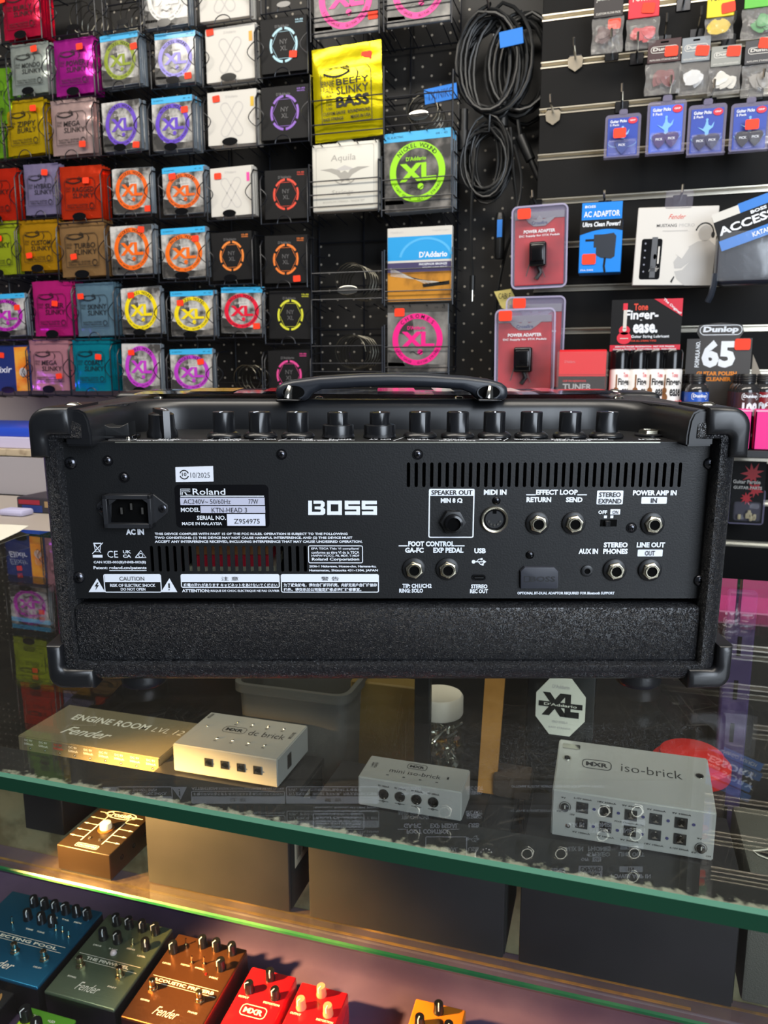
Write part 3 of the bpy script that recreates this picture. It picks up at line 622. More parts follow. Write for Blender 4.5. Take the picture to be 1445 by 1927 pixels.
for s in (-1, 1): b.poly([(s * w * .02, h * .50), (s * w * .08, h * .60), (s * w * .20, h * .635), (s * w * .38, h * .625), (s * w * .24, h * .59), (s * w * .12, h * .53), (s * w * .05, h * .45)], ELAST, P)
b.poly([(-w * .06, h * .56), (0, h * .59), (w * .06, h * .55), (w * .05, h * .47), (w * .09, h * .42), (0, h * .45), (-w * .06, h * .41), (-w * .05, h * .48)], ELAST, front(-.0005))
b.ring(w * .17, h * .12, w * .15, h * .10, ELAST, P, 20, a0=pi * 1.1, a1=pi * 1.9, c=(0, h * .50))
b.poly([(-w * .20, h * .59), (0, h * .67), (w * .17, h * .60)], CARDGREY, front(-.0002))
o = b.build('string_box', None, T(x, VP_, z)); tag(o, 'cream white string box with grey eagle emblem under the yellow bass pack', 'string box')
part(bar_pocket(w, h, (.06, .24, .44)), 'wire_pocket', racks['bass'], M=T(x, VP_, z))
x, z, w, h = place(724, 246, 850, 397); o = xl_pack(w, h, '#9be01a', header='#4cb4ea', bass=CARBON, th=.008).build('string_pouch', None, T(x, VP_, z) @ RY(-.015)); tag(o, 'large bass string pouch with lime green ring under a blue header', 'string pouch')
for k in range(3):
    c = o.copy(); COL.objects.link(c); c.matrix_world = T(x + .002 * k, VP_ + .0095 * (k + 1), z + .001) @ RY(-.012); tag(c, 'one of the packs stacked behind the front lime green ring pouch', 'string pouch', 'stack behind the lime ring pouch')
part(bar_pocket(w, h, (.02, .17, .40)), 'wire_pocket', racks['bass'], M=T(x, VP_, z))
x, z, w, h = place(729, 427, 850, 567); b = MB(); b.bx(-w / 2, w / 2, 0, .012, 0, h, CARD, .0006, 1); P = front(-.0003); Q = front(-.0006); S = front(-.0009); sky = mat('cyan_card', '#2f9fe0', .35, coat=.4)
b.rect(-w * .495, h * .56, w * .495, h * .88, sky, P); gold = mat('guitar_photo', '#c98a30', .35, coat=.4, mix=('#4a3020', 18, .45, .7)); b.rect(-w * .495, h * .005, w * .495, h * .53, gold, P)
b.rect(-w * .495, h * .40, w * .495, h * .53, mat('dusk_photo', '#4a4468', .35), Q); b.ring(w * .42, h * .30, w * .38, h * .27, mat('pale_cyan', '#56b4ea', .4), Q, 24, a0=.2, a1=pi * .95, c=(w * .10, h * .56))
for k in range(6): b.stroke([(-w * .45, h * (.46 - .02 * k)), (w * (.1 + .06 * k), h * .24)], w * .007, CARD, S)
b.poly([(w * .05, h * .23), (w * .47, h * .27), (w * .47, h * .22), (w * .07, h * .19)], SLATE, S)
b.text("D'Addario", 0, h * .59, w * .43, h * .67, WHITE, Q, .03); b.text('PHOSPHOR BRONZE', 0, h * .485, w * .43, h * .515, WHITE, S, .02); b.text('ACOUSTIC GUITAR STRINGS', w * .05, h * .445, w * .43, h * .465, WHITE, S, .02)
b.text('Medium', -w * .45, h * .93, -w * .25, h * .955, CARDGREY, P); b.text('Regular Light', w * .2, h * .93, w * .45, h * .955, CARDGREY, P)
o = b.build('string_box', None, T(x, VP_, z)); tag(o, 'white, sky blue and golden acoustic string box with guitar photo', 'string box'); part(bar_pocket(w, h, (.02, .14, .44)), 'wire_pocket', racks['bass'], M=T(x, VP_, z))
x, z, w, h = place(729, 572, 843, 702); o = xl_pack(w, h, '#f02488', bass=mat('grey_pouch_art', '#8d8a86', .25, coat=.5, mix=('#5a5856', 20, .4, .65)), header='#4a4744', txt='CHROMES').build('string_pouch', None, T(x, VP_, z)); tag(o, 'large bass string pouch with hot pink ring just above the carrying handle', 'string pouch')
p = onv(752, 588, VP_); price_tag(o, p.x - x, p.z - z, w=.021); part(bar_pocket(w, h, (.08, .38)), 'wire_pocket', racks['bass'], M=T(x, VP_, z))
for bxp, cl in (((728, 100, 850, 238), True), ((592, 440, 718, 566), True), ((592, 580, 718, 702), True)):
    x, z, w, h = place(*bxp); part(bar_pocket(w, h, (.02, .15, .42)), 'wire_pocket', racks['bass'], M=T(x, VP_, z)); part(coil(w * .24, .11, 6), 'pusher_coil', racks['bass'], M=T(x, VP_ + .012, z + w * .30))
    if bxp[1] < 580: b = MB(); b.prism([(w * .16 * cos(2 * pi * k / 20), h * .07 * sin(2 * pi * k / 20)) for k in range(20)], .004, CHROME, FRONT, .001); part(b, 'pusher_plate', racks['bass'], M=T(x, VP_ + .002, z + h * .16))

# ------------------------------------------------------------------ cables on the pegboard
rub = mat('black_cable_rubber', '#141516', 0.38); tapeblue = mat('blue_masking_tape', '#2f7fdc', 0.75)
CV = 1.615
def cable_coil(px, py, rx, ry, n, seed, r=.0036, v=CV, tilt=0.0):
    rnd = random.Random(seed); b = MB(); k = v / FPX * 1.12; c = onv(px, py, v); pts = []
    for i in range(n):
        ox, oz, sx, sy, ph = rnd.uniform(-.16, .16), rnd.uniform(-.10, .10), rnd.uniform(.58, 1.06), rnd.uniform(.72, 1.06), rnd.uniform(-.4, .4)
        for q in range(20):
            a = pi / 2 + 2 * pi * q / 20; f = q / 20
            pts.append((rx * k * (ox + sx * cos(a + ph)), -0.03 + 0.045 * i / n + rnd.uniform(-.001, .001), ry * k * (oz + sy * sin(a + ph))))
    b.tube(pts, r, rub, 7); return b, c
def tape_flag(parent, c, x0, x1, z0, z1, y, txt=None):
    q = MB(); q.bx(x0, x1, y - .0012, y + .0012, z0, z1, tapeblue, .0004, 1, M=RY(-.10))
    if txt: q.text(txt, x0 + .006, z0 + .006, x1 - .006, z1 - .006, mat('pencil_grey', '#20407c', .8), RY(-.10) @ front(y - .0016))
    return q.build('tape_label', parent)
b, c = cable_coil(930, 128, 58, 74, 12, 3); cab = b.build('power_cable', None, T(*c)); tag(cab, 'coiled black power cable with blue tape flag hanging over the bar rack edge', 'cable', 'cables hung on the pegboard')
tape_flag(cab, c, .018, .062, .018, .046, -.036, None); tape_flag(cab, c, -.135, -.070, -.052, -.024, -.034, 'TX/NIKO')
q = MB(); q.cyl(.0085, -.04, .0, rub, T(-.055, -.015, -.075)); q.cyl(.012, -.075, -.04, rub, T(-.055, -.015, -.075)); q.bx(-.053, -.047, -.016, -.013, -.175, -.15, CHROME); q.tube([(-.055, -.015, -.05), (-.06, -.015, -.02), (-.05, -.015, .03)], .0036, rub, 6); q.build('plug', cab)
b, c = cable_coil(985, 128, 48, 78, 9, 11, v=CV + .02); cab = b.build('power_cable', None, T(*c)); tag(cab, 'black power cable coil hanging behind the taped coil by the slatted wall', 'cable', 'cables hung on the pegboard')
q = MB(); q.cyl(.011, -.045, 0, rub, T(-.035, -.02, -.065)); q.bx(-.046, -.041, -.022, -.018, -.135, -.112, CHROME); q.bx(-.030, -.025, -.022, -.018, -.13, -.112, CHROME)
q.cyl(.010, -.05, 0, rub, T(.0, -.02, -.13) @ RY(-.45)); q.cyl(.006, -.09, -.05, BLACK, T(.0, -.02, -.13) @ RY(-.45)); q.tube([(.0, -.02, -.13), (-.012, -.02, -.06), (-.01, -.02, .05)], .0036, rub, 6); q.build('plug', cab)
b, c = cable_coil(918, 305, 36, 58, 18, 5, r=.0026); cab = b.build('instrument_cable', None, T(*c)); tag(cab, 'bundle of thin black instrument cables with jack plugs hanging below the coils', 'cable', 'cables hung on the pegboard')
q = MB()
for dx, z0, z1, zz in ((-.075, -.02, -.12, .0), (.055, .0, -.12, .1), (-.02, -.03, -.22, .05)):
    pts = [(dx * (1 + .3 * sin(3 * t)), -.03, .02 + (z1 - .02) * t) for t in [i / 10 for i in range(11)]]; q.tube(pts, .0026, rub, 6); e = pts[-1]
    q.cyl(.0055, -.028, 0, rub, T(*e)); q.cyl(.0030, -.05, -.028, CHROME, T(*e))
q.build('jack_plug', cab)
b = MB(); pts = [onv(960, 240, CV), onv(966, 330, CV), onv(972, 400, CV), onv(950, 480, CV), onv(935, 560, CV), onv(930, 640, CV), onv(925, 720, CV)]; o0 = pts[0]
sm = []
for i in range(len(pts) - 1):
    for t in range(5):
        p0, p1, p2, p3 = pts[max(i - 1, 0)], pts[i], pts[i + 1], pts[min(i + 2, len(pts) - 1)]; u = t / 5
        sm.append(0.5 * ((2 * p1) + (p2 - p0) * u + (2 * p0 - 5 * p1 + 4 * p2 - p3) * u * u + (3 * p1 - p0 - 3 * p2 + p3) * u ** 3) - o0)
b.tube(sm, .0032, rub, 7); q0 = onv(942, 445, CV) - o0; cab = b.build('mains_cable', None, T(*o0)); tag(cab, 'long black cable hanging straight down beside the red adapter packs', 'cable', 'cables hung on the pegboard')
q = MB(); q.lathe([(.008, -.045), (.010, -.035), (.010, .03), (.007, .042)], rub, T(q0.x, -.012, q0.z)); q.bx(q0.x - .004, q0.x + .006, -.0235, -.0215, q0.z - .005, q0.z + .028, tapeblue); q.build('inline_socket', cab)
p = onv(950, 560, CV - .02); q = MB(); q.add([(-.022, -.002, .012), (.012, -.006, .016), (.020, .002, .0), (.014, -.004, -.028), (-.006, .0, -.020)], [(0, 1, 2, 3, 4)], mat('yellow_paper_label', '#e8d884', .8)); q.add([(-.022, .0006, .012), (.012, -.0034, .016), (.020, .0046, .0), (.014, -.0014, -.028), (-.006, .0026, -.020)], [(4, 3, 2, 1, 0)], MATS['yellow_paper_label']); q.text('CABLE', -.012, -.003, .012, .008, INK, front(-.0065)); q.build('paper_label', cab, T(*(p - o0)), smooth=False)
hk = MB(); p = onv(938, 62, PEGV - .01); hk.tube([(0, .01, 0), (0, -.05, .0), (-.006, -.085, .012), (-.012, -.10, .045)], .0022, CHROME, 6); hk.bx(-.012, .012, .008, .012, -.02, .012, STEEL); o = hk.build('pegboard_hook', None, T(*p)); tag(o, 'bent metal pegboard hook carrying the taped cable coil', 'hook')

# ================================================================== goods on the slatted wall
CLEARPL = mat('clear_blister_plastic', '#b9b4c8', 0.08, spec=0.9, trans=0.10)
CLEAREDGE = mat('blister_rim_plastic', '#9a94b0', 0.15, spec=0.8, trans=0.38)
BAGCLR = mat('clear_bag_film', '#c6c2be', 0.10, spec=1.0, trans=0.20, bump=('noise', 120, 0.9))
def hook(px, py, v0=SLATV, L=.07, label=None, plate=False):
    p = onv(px, py, v0); b = MB(); b.tube([(0, 0, 0), (0, -L, 0.002), (0, -L - .006, .012)], .0022, CHROME, 6); b.bx(-.012, .012, -.003, 0, -.012, .008, STEEL, .001, 1)
    if plate: b.prism([(0, -.022), (.012, -.014), (.014, 0), (.010, .004), (-.010, .004), (-.014, 0), (-.012, -.014)], .0012, mat('brushed_plate', '#8a8274', .45, .7), front(-.004))
    o = b.build('display_hook', None, T(*p)); tag(o, label, 'hook', 'slat wall hooks'); return o
hook(1083, 112, label='empty chrome hook with shield plate on the second metal channel', plate=True, L=.06)
hook(1041, 213, label='empty chrome hook with shield plate near the cable coils', plate=True, L=.06)
hook(1286, 8, label='bare chrome hook between the red and yellow pick bags', L=.05)
def pick_bag(px, col, words, txt=None, txt2=None, pickcol='#803030', v=1.50, split=.55, tagpx=None, card2=None, logo=False, group='pick bags on the slat wall'):
    x, z, w, h = place(*px, v=v); b = MB(); m = mat('card_' + col.strip('#'), col, .5); P = front(-.0036); cz = h * (1 - split)
    b.bx(-w / 2, w / 2, -.0034, .0, cz, h, m, .0005, 1); b.bx(-w * .12, w * .12, -.0042, .0005, h * .93, h * .96, DARK, .0003, 1)
    if logo: b.stroke(rrect(-w * .40, h * .76, w * .40, h * .87, h * .05), .0009, CARD, P, True); b.text('Dunlop', -w * .34, h * .775, w * .34, h * .855, CARD, P, .03, .1)
    if txt: b.text(txt, -w * .42, cz + h * split * .42, w * .42, cz + h * split * .60, CARD if col != '#e8d018' else INK, P, .02)
    if txt2: b.text(txt2, -w * .42, cz + h * .035, w * .42, cz + h * .065, CARD, P, .01)
    o = b.build('pick_bag', None, T(x, v, z)); tag(o, words, 'pick bag', group)
    nx, nz = 9, 8; vs, fs = [], []
    q = MB()
    for sd in (0, 1):
        for j in range(nz + 1):
            for i in range(nx + 1):
                s_, t = i / nx, j / nz; g = max(0, sin(pi * s_)) ** .5 * max(0, sin(pi * min(1, t * 1.05 + .02))) ** .5; r_ = random.uniform(-.0016, .0016) if sd == 0 else 0
                vs.append(((s_ - .5) * w * 1.06 * (1 + .04 * sin(9 * t)), (-.010 * g + r_ - .0005) if sd == 0 else .003 * g, cz * t))
    n = (nx + 1) * (nz + 1)
    for sd in (0, 1):
        for j in range(nz):
            for i in range(nx): a = sd * n + j * (nx + 1) + i; fs.append((a, a + 1, a + nx + 2, a + nx + 1))
    q.add(vs, fs, BAGCLR); q.build('clear_bag', o, angle=12)
    pm = mat('pick_' + pickcol.strip('#'), pickcol, .35)
    for k in range(5):
        q = MB(); pr = [(0, -.012), (.006, -.006), (.010, .004), (.009, .010), (.004, .012), (-.004, .012), (-.009, .010), (-.010, .004), (-.006, -.006)]
        q.prism(pr, .001, pm, FRONT); q.build('plectrum', o, T(random.uniform(-w * .2, w * .2), -.001 - .0012 * k, cz * random.uniform(.38, .55)) @ RY(random.uniform(-2, 2)), smooth=False)
    if tagpx: p = onv(tagpx[0], tagpx[1], v); price_tag(o, p.x - x, p.z - z, -.0046, w=.021, rot=random.uniform(-.15, .15))
    return o
pick_bag((1117, -35, 1172, 100), '#231c1e', 'dark maroon pick bag with black header on the highest hooks', 'JOHN PETRUCCI', 'CUSTOM FLOW PICK', '#4a1a22', tagpx=(1156, 47), split=.5)
pick_bag((1182, -40, 1240, 92), '#d01830', 'bright red pick bag beside the dark maroon one', 'TORTEX', None, '#c82434', tagpx=(1220, 17), split=.56)
pick_bag((1330, -40, 1381, 75), '#e8d018', 'yellow pick bag on the highest hooks beside the green one', 'TORTEX', None, '#e0c020', tagpx=(1370, 16), split=.63)
pick_bag((1400, -45, 1475, 72), '#5cb83c', 'green pick bag cut by the picture corner', 'TORTEX', None, '#3f9a50', split=.50)
pick_bag((1217, 75, 1279, 178), '#3a1a1e', 'maroon nylon pick bag with oval logo, first in its row', None, 'NYLON STANDARD', '#7a2c34', tagpx=(1263, 98), split=.42, logo=True)
pick_bag((1281, 71, 1334, 178), '#83898e', 'mid grey nylon pick bag beside the maroon one', None, 'NYLON STANDARD', '#e0e0e0', tagpx=(1321, 97), split=.43, logo=True)
pick_bag((1336, 87, 1392, 178), '#8f908a', 'pale grey nylon pick bag with white picks', None, 'NYLON STANDARD', '#e6e2d8', tagpx=(1380, 98), split=.42, logo=True)
pick_bag((1399, 76, 1462, 182), '#3c3b3e', 'charcoal nylon pick bag at the picture edge', None, 'NYLON STANDARD', '#9a9690', tagpx=(1440, 83), split=.42, logo=True)
for px, py, words in ((1151, 98, 'chrome hook holding the dark maroon pick bag'), (1198, 105, 'chrome hook holding the bright red pick bag'), (1250, 72, 'chrome hook holding the maroon nylon pick bag'), (1311, 60, 'chrome hook holding the mid grey pick bag'), (1371, 70, 'chrome hook holding the pale grey pick bag'), (1170, 196, 'chrome hook holding the lowest-hung blue pick pack'), (1257, 182, 'chrome hook holding the bright blue pick pack'), (1334, 190, 'chrome hook holding the third blue pick pack'), (1422, 172, 'chrome hook holding the blue pick pack with black picks')):
    hook(px, py + 4, label=words, L=.075)
BLUEC = mat('blue_pick_card', '#2a46a8', .4, coat=.3); LBLUE = mat('pale_blue_print', '#7ab4e8', .5); REDP = mat('red_badge', '#d02038', .45)
def pick_pack(px, words, pk, tagpx=None, v=1.49, alt=False):
    x, z, w, h = place(*px, v=v); b = MB(); P = front(-.0010); Q = front(-.0013)
    b.bx(-w * .42, w * .42, 0, .0008, h * .02, h * .82, BLUEC if not alt else mat('cobalt_pick_card', '#3f66d8', .4, coat=.3)); b.text('Guitar Picks', -w * .36, h * .72, w * .10, h * .78, WHITE, P, .03); b.text('5 Pack', -w * .36, h * .655, -w * .10, h * .70, WHITE, P, .02)
    b.disc(w * .13, h * .065, REDP, P, 20, c=(w * .27, h * .745)); b.text('GRIP', w * .19, h * .735, w * .35, h * .765, WHITE, Q, .02)
    fig = [(-.30, .50), (-.12, .46), (-.05, .53), (-.03, .60), (.03, .60), (.05, .53), (.14, .50), (.24, .58), (.20, .48), (.08, .43), (.06, .34), (.10, .22), (.02, .30), (-.06, .20), (-.05, .40)]
    b.poly([(p[0] * w * .8, h * p[1]) for p in fig], LBLUE, P); b.disc(w * .035, w * .035, LBLUE, P, 12, c=(0, h * .62)); b.ring(w * .40, h * .10, w * .38, h * .09, LBLUE, P, 16, a0=pi, a1=2 * pi, c=(0, h * .30))
    o = b.build('pick_pack', None, T(x, v, z)); tag(o, words, 'pick pack', 'blue guitar pick packs')
    q = MB(); q.prism(rrect(-w / 2, 0, w / 2, h * .90, w * .10), .0012, CLEAREDGE, front(.0026)); q.prism(rrect(-w * .12, h * .88, w * .12, h, .004), .0012, CLEAREDGE, front(.0026)); q.bx(-w * .40, w * .40, -.010, -.002, h * .03, h * .36, CLEARPL, .003, 2); q.bx(-w * .5, w * .5, -.012, .002, -.002, .001, CLEAREDGE); q.build('clear_shell', o)
    for k, dx in enumerate((-.16, .16) if pk != 'o' else (0,)):
        q = MB(); pr = [(0, -.013), (.007, -.006), (.0115, .004), (.010, .010), (.004, .012), (-.004, .012), (-.010, .010), (-.0115, .004), (-.007, -.006)]
        q.prism(pr, .001, mat('pick_' + pk, {'v': '#40306c', 'n': '#23284c', 'k': '#17171a', 'o': '#28408a'}[pk], .35), FRONT); q.line('PICK', 0, .0, .004, WHITE, front(-.0013), .02); q.build('plectrum', o, T(dx * w, -.0035 - .0012 * k, h * .22), smooth=False)
    if tagpx: p = onv(tagpx[0], tagpx[1], v); price_tag(o, p.x - x, p.z - z, -.012, w=.021)
pick_pack((1138, 205, 1205, 296), 'blue guitar pick pack hanging lowest with price sticker at its middle', 'o', (1166, 254))
pick_pack((1217, 178, 1290, 289), 'brighter blue guitar pick pack with violet picks', 'v', alt=True)
pick_pack((1294, 185, 1366, 291), 'blue guitar pick pack with navy picks', 'n')
pick_pack((1374, 182, 1448, 284), 'blue guitar pick pack with black picks and price sticker', 'k', (1413, 238))

REDCARD = mat('red_blister_card', '#b32a33', .4, coat=.3, mix=('#8a1c26', 16, .4, .65)); SILV = mat('silver_badge', '#a8a8b4', .3, .6)
def adapter_pack(px, words, v, tagpx):
    x, z, w, h = place(*px, v=v); b = MB(); P = front(-.0012); Q = front(-.0016)
    b.bx(-w * .44, w * .44, 0, .001, h * .04, h * .92, REDCARD)
    b.rect(-w * .44, h * .84, w * .44, h * .92, mat('grey_blister_card', '#777684', .4), P)
    b.poly([(-w * .26, h * .86), (-w * .06, h * .83), (0, h * .88), (w * .06, h * .83), (w * .30, h * .86), (w * .20, h * .80), (w * .10, h * .75), (-w * .10, h * .75), (-w * .20, h * .80)], SILV, Q); b.text('Crossfire', -w * .14, h * .77, w * .14, h * .81, mat('badge_blue', '#39406c', .5), front(-.002), .02)
    b.text('POWER ADAPTER', -w * .28, h * .67, w * .28, h * .71, WHITE, Q, .03); b.text('DC Supply for STX Pedals', -w * .36, h * .62, w * .36, h * .65, WHITE, Q, .02)
    o = b.build('adapter_pack', None, T(x, v, z) @ RY(random.uniform(-.02, .02))); tag(o, words, 'adapter pack', 'red power adapter packs')
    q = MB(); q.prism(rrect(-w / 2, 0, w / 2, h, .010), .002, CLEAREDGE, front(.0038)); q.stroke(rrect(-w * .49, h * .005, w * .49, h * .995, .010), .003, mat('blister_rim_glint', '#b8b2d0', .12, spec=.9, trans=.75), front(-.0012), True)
    q.bx(-w * .44, w * .44, -.012, -.0115, h * .04, h * .92, mat('blister_window', '#e8e4f0', .06, spec=1., trans=.035)); q.build('blister_shell', o)
    q = MB(); q.bx(-w * .15, w * .15, -.030, -.004, h * .24, h * .54, BLACKG, .004, 3); q.bx(-w * .11, w * .11, -.036, -.029, h * .30, h * .50, BLACKG, .002, 2); q.tube([(0, -.012, h * .25), (.004, -.012, h * .18), (-.004, -.012, h * .10)], .004, BLACK, 8); q.tube([(w * .06, -.010, h * .24), (w * .12, -.009, h * .12)], .0012, CHROME, 5); q.tube([(-w * .12, -.010, h * .40), (-w * .22, -.009, h * .14)], .0012, CHROME, 5); q.build('power_adapter', o)
    p = onv(tagpx[0], tagpx[1], v - .012); price_tag(o, p.x - x, p.z - z, -.0135, w=.024)
adapter_pack((964, 386, 1069, 542), 'red power adapter blister pack hanging highest of the three', 1.51, (989, 402))
adapter_pack((950, 558, 1061, 735), 'red power adapter blister pack half hidden behind another', 1.52, (977, 571))
adapter_pack((932, 581, 1045, 738), 'red power adapter blister pack in front of its twin, above the handle', 1.47, (953, 594))
hook(1008, 384, label='chrome hook holding the highest red adapter pack', L=.06); hook(1138, 386, label='chrome hook holding the blue adaptor box', L=.06); hook(1279, 376, label='chrome hook holding the white boxed headphone amplifier', L=.06)
# blue adaptor box
v = 1.485; x, z, w, h = place(1090, 413, 1170, 513, v=v); b = MB(); BL = mat('cyan_blue_box', '#1284e4', .38, coat=.3); P = front(-.0003); Q = front(-.0006)
b.bx(-w / 2, w / 2, 0, .04, 0, h, BL, .001, 1); b.rect(-w / 2, h * .82, w / 2, h, SLATE, P); b.text('Ultra Clean Power!', -w * .44, h * .87, w * .44, h * .96, WHITE, Q, .03, .1); b.poly([(-w * .5, h * .72)] + [(-w * .5 + w * t, h * (.72 + .10 * sin(pi * t * .8))) for t in [i / 8 for i in range(9)]] + [(w * .5, h * .82), (-w * .5, h * .82)], SLATE, P)
b.poly([(-.1 * w, h * .34), (-.1 * w, h * .48), (-.16 * w, h * .48), (-.16 * w, h * .72), (w * .06, h * .72), (w * .30, h * .74), (w * .36, h * .68), (w * .34, h * .30), (w * .26, h * .26), (w * .02, h * .28)], mat('adaptor_picture', '#1c2430', .5), Q); b.rect(-w * .36, h * .60, -w * .16, h * .64, SLATE, Q); b.stroke([(.12 * w, h * .28), (.10 * w, h * .12), (.13 * w, 0)], w * .05, SLATE, Q)
b.text('PSA-240S', -w * .45, h * .04, -w * .15, h * .07, WHITE, Q, .01)
o = b.build('adaptor_box', None, T(x, v, z)); tag(o, 'bright blue adaptor box with hanging tab lettered AC ADAPTOR', 'adaptor box')
q = MB(); q.bx(-w * .47, w * .47, .0, .001, h, h * 1.32, BL); q.text('AC ADAPTOR', -w * .42, h * 1.05, w * .42, h * 1.16, WHITE, front(-.0005), .02); q.text('BOSS', -w * .40, h * 1.22, -w * .15, h * 1.27, WHITE, front(-.0005), .03); q.build('hang_tab', o)
p = onv(1108, 488, v); price_tag(o, p.x - x, p.z - z, -.0012, w=.024)
# white boxed headphone amplifier
v = 1.46; x, z, w, h = place(1193, 389, 1344, 537, v=v); b = MB(); P = front(-.0003); Q = front(-.0006); S = front(-.0009); OFF = mat('white_gloss_card', '#d8d4ce', .4, coat=.3); GR = mat('grey_silhouette', '#b6b4b2', .5); REDT = mat('red_print', '#d8442c', .5)
b.bx(-w / 2, w / 2, 0, .032, 0, h, OFF, .0012, 1); b.text('Fender', -w * .10, h * .845, w * .10, h * .905, REDT, P, .0, .4); b.text('MUSTANG', -w * .25, h * .745, w * .00, h * .785, mat('dark_grey_print', '#4a4a4c', .5), P, .01); b.text('MICRO', w * .03, h * .745, w * .22, h * .785, GR, P, .0); b.rect(-w * .17, h * .69, w * .14, h * .705, CARDGREY, P)
b.disc(w * .085, h * .10, GR, P, 20, c=(w * .36, h * .66)); b.poly([(w * .5, 0), (w * .5, h * .50), (w * .42, h * .57), (w * .28, h * .56), (w * .18, h * .50), (w * .05, h * .38), (w * .0, h * .30), (w * .02, h * .22), (w * .10, h * .22), (w * .2, h * .30), (w * .12, h * .2), (w * .02, h * .18), (w * .06, h * .08), (w * .16, 0)], GR, P)
b.poly([(w * .02, h * .40), (w * .14, h * .50), (w * .18, h * .48), (w * .10, h * .34)], OFF, Q); b.ring(w * .115, h * .13, w * .10, h * .115, INK, Q, 20, a0=.1, a1=2.9, c=(w * .35, h * .665)); b.disc(w * .022, h * .04, INK, Q, 12, c=(w * .455, h * .64)); b.poly([(-w * .02, h * .05), (w * .02, h * .12), (w * .03, h * .11), (.0, h * .03)], INK, Q)
b.poly(rrect(-w * .42, h * .08, -w * .16, h * .60, w * .03), BLACKG, Q)
b.rect(-w * .29, h * .10, -w * .22, h * .62, mat('steel_print', '#5a5c60', .4), S); b.rect(-w * .205, h * .28, -w * .185, h * .50, OFF, S); b.disc(w * .02, h * .035, SILV, S, 12, c=(-w * .24, h * .37)); b.text('Fender', -w * .29, h * .18, -w * .18, h * .25, OFF, S, 0, .4)
for k in range(5): b.disc(w * .012, h * .012, SILV, S, 8, c=(-w * .37, h * (.18 + .09 * k)))
o = b.build('headphone_amplifier_box', None, T(x, v, z) @ RY(.03)); tag(o, 'white box picturing a black pocket amplifier and grey guitarist silhouette', 'amplifier box')
q = MB(); q.prism(rrect(-.022, h - .003, .022, h + .026, .004), .001, CLEARPL, front(.0)); q.build('hang_tab', o)
# dark padded accessory pouch with blue banner card
v = 1.42; x, z, w, h = place(1348, 370, 1500, 548, v=v); b = MB(); FAB = mat('slate_pouch_fabric', '#2b303a', .30, coat=.7, bump=('noise', 30, 1.0)); BAN = mat('banner_blue', '#1f74cc', .4)
b.bx(-w / 2, w / 2, -.012, .03, h * .06, h * .66, FAB, .016, 3); vs = []
b.tube([(-w * .49, -.005, h * .2), (-w * .50, -.006, h * .08), (-w * .53, -.004, -h * .04), (-w * .56, 0, -h * .10)], .005, FAB, 6)
o = b.build('accessory_pouch', None, T(x, v, z)); tag(o, 'slate grey padded accessory pouch under a black and blue banner at the picture edge', 'accessory pouch')
q = MB(); A = T(0, -.016, h * .78) @ RY(-.33) @ FRONT; q.prism([(-w * .56, -h * .22), (w * .6, -h * .22), (w * .6, h * .16), (-w * .56, h * .16)], .0015, SLATE, A); A2 = A @ T(0, 0, .0018); q.rect(-w * .56, -h * .22, w * .6, -h * .11, BAN, A2); q.rect(-w * .56, h * .10, -w * .22, h * .19, CARD, A2); q.rect(-w * .22, h * .10, w * .6, h * .20, BAN, A2)
A3 = A @ T(0, 0, .0022); q.text('ACCESSORY', -w * .53, -h * .06, w * .58, h * .03, WHITE, A3, .03); q.text('BOSS', -w * .10, h * .05, w * .10, h * .085, WHITE, A3, .04); q.text('KATANA:GO POUCH', -w * .15, -h * .19, w * .52, -h * .14, WHITE, A3, .02); q.build('banner_card', o)
q = MB(); q.bx(-w * .49, w * .5, -.030, -.028, h * .10, h * .62, mat('pouch_bag_film', '#d8dce4', .06, spec=1., trans=.06, bump=('noise', 60, 1.0)), .0008, 1); q.build('clear_bag', o)

# ------------------------------------------------------------------ shelf with sprays, polish and tuner
sh_z = onv(1420, 846, 1.33).z; b = MB(); b.bx(-.16, .62, 1.315, SLATV - .002, sh_z - .012, sh_z, mat('black_shelf', '#121214', .4), .001, 1); o = b.build('wall_shelf'); tag(o, 'black shelf on the slatted wall under the spray cans and pink boxes', 'shelf')
v = 1.42; a, c = onv(1150, 600, v), onv(1283, 600, v); t0, t1 = onv(1215, 563, v).z, onv(1215, 661, v).z; w, h = c.x - a.x, t0 - t1; xm = (a.x + c.x) / 2
b = MB(); RED = mat('poster_red', '#c81c34', .45); P = front(-.0008); Q = front(-.0012); fr = onv(1215, 690, 1.36)
b.bx(-w / 2, w / 2, 0, .0015, 0, h, SLATE); b.rect(-w * .5, 0, w * .5, h * .125, RED, P); b.text('REMOVES FINGER PERSPIRATION . FAST FOR FINGERS', -w * .42, h * .075, w * .42, h * .105, WHITE, Q, .02); b.text('CLEANS & PROTECTS . STOPS STRING TONE . NON-GREASY', -w * .45, h * .025, w * .45, h * .055, WHITE, Q, .02)
b.poly([(w * .10, h), (w * .5, h), (w * .5, h * .66)], RED, P); b.text('The Original!', w * .19, h * .82, w * .52, h * .88, WHITE, Q, .02, 0, -.72)
b.text('Tone', -w * .18, h * .79, w * .02, h * .92, REDT, P, .03); b.text('Finger-', -w * .30, h * .56, w * .17, h * .80, WHITE, P, .03); b.text('ease.', -w * .18, h * .35, w * .17, h * .53, WHITE, P, .04); b.text('Guitar String Lubricant', -w * .20, h * .245, w * .34, h * .315, WHITE, P, .02); b.text('FOR ALL STRING TYPES', -w * .20, h * .185, w * .16, h * .22, REDT, P, .02)
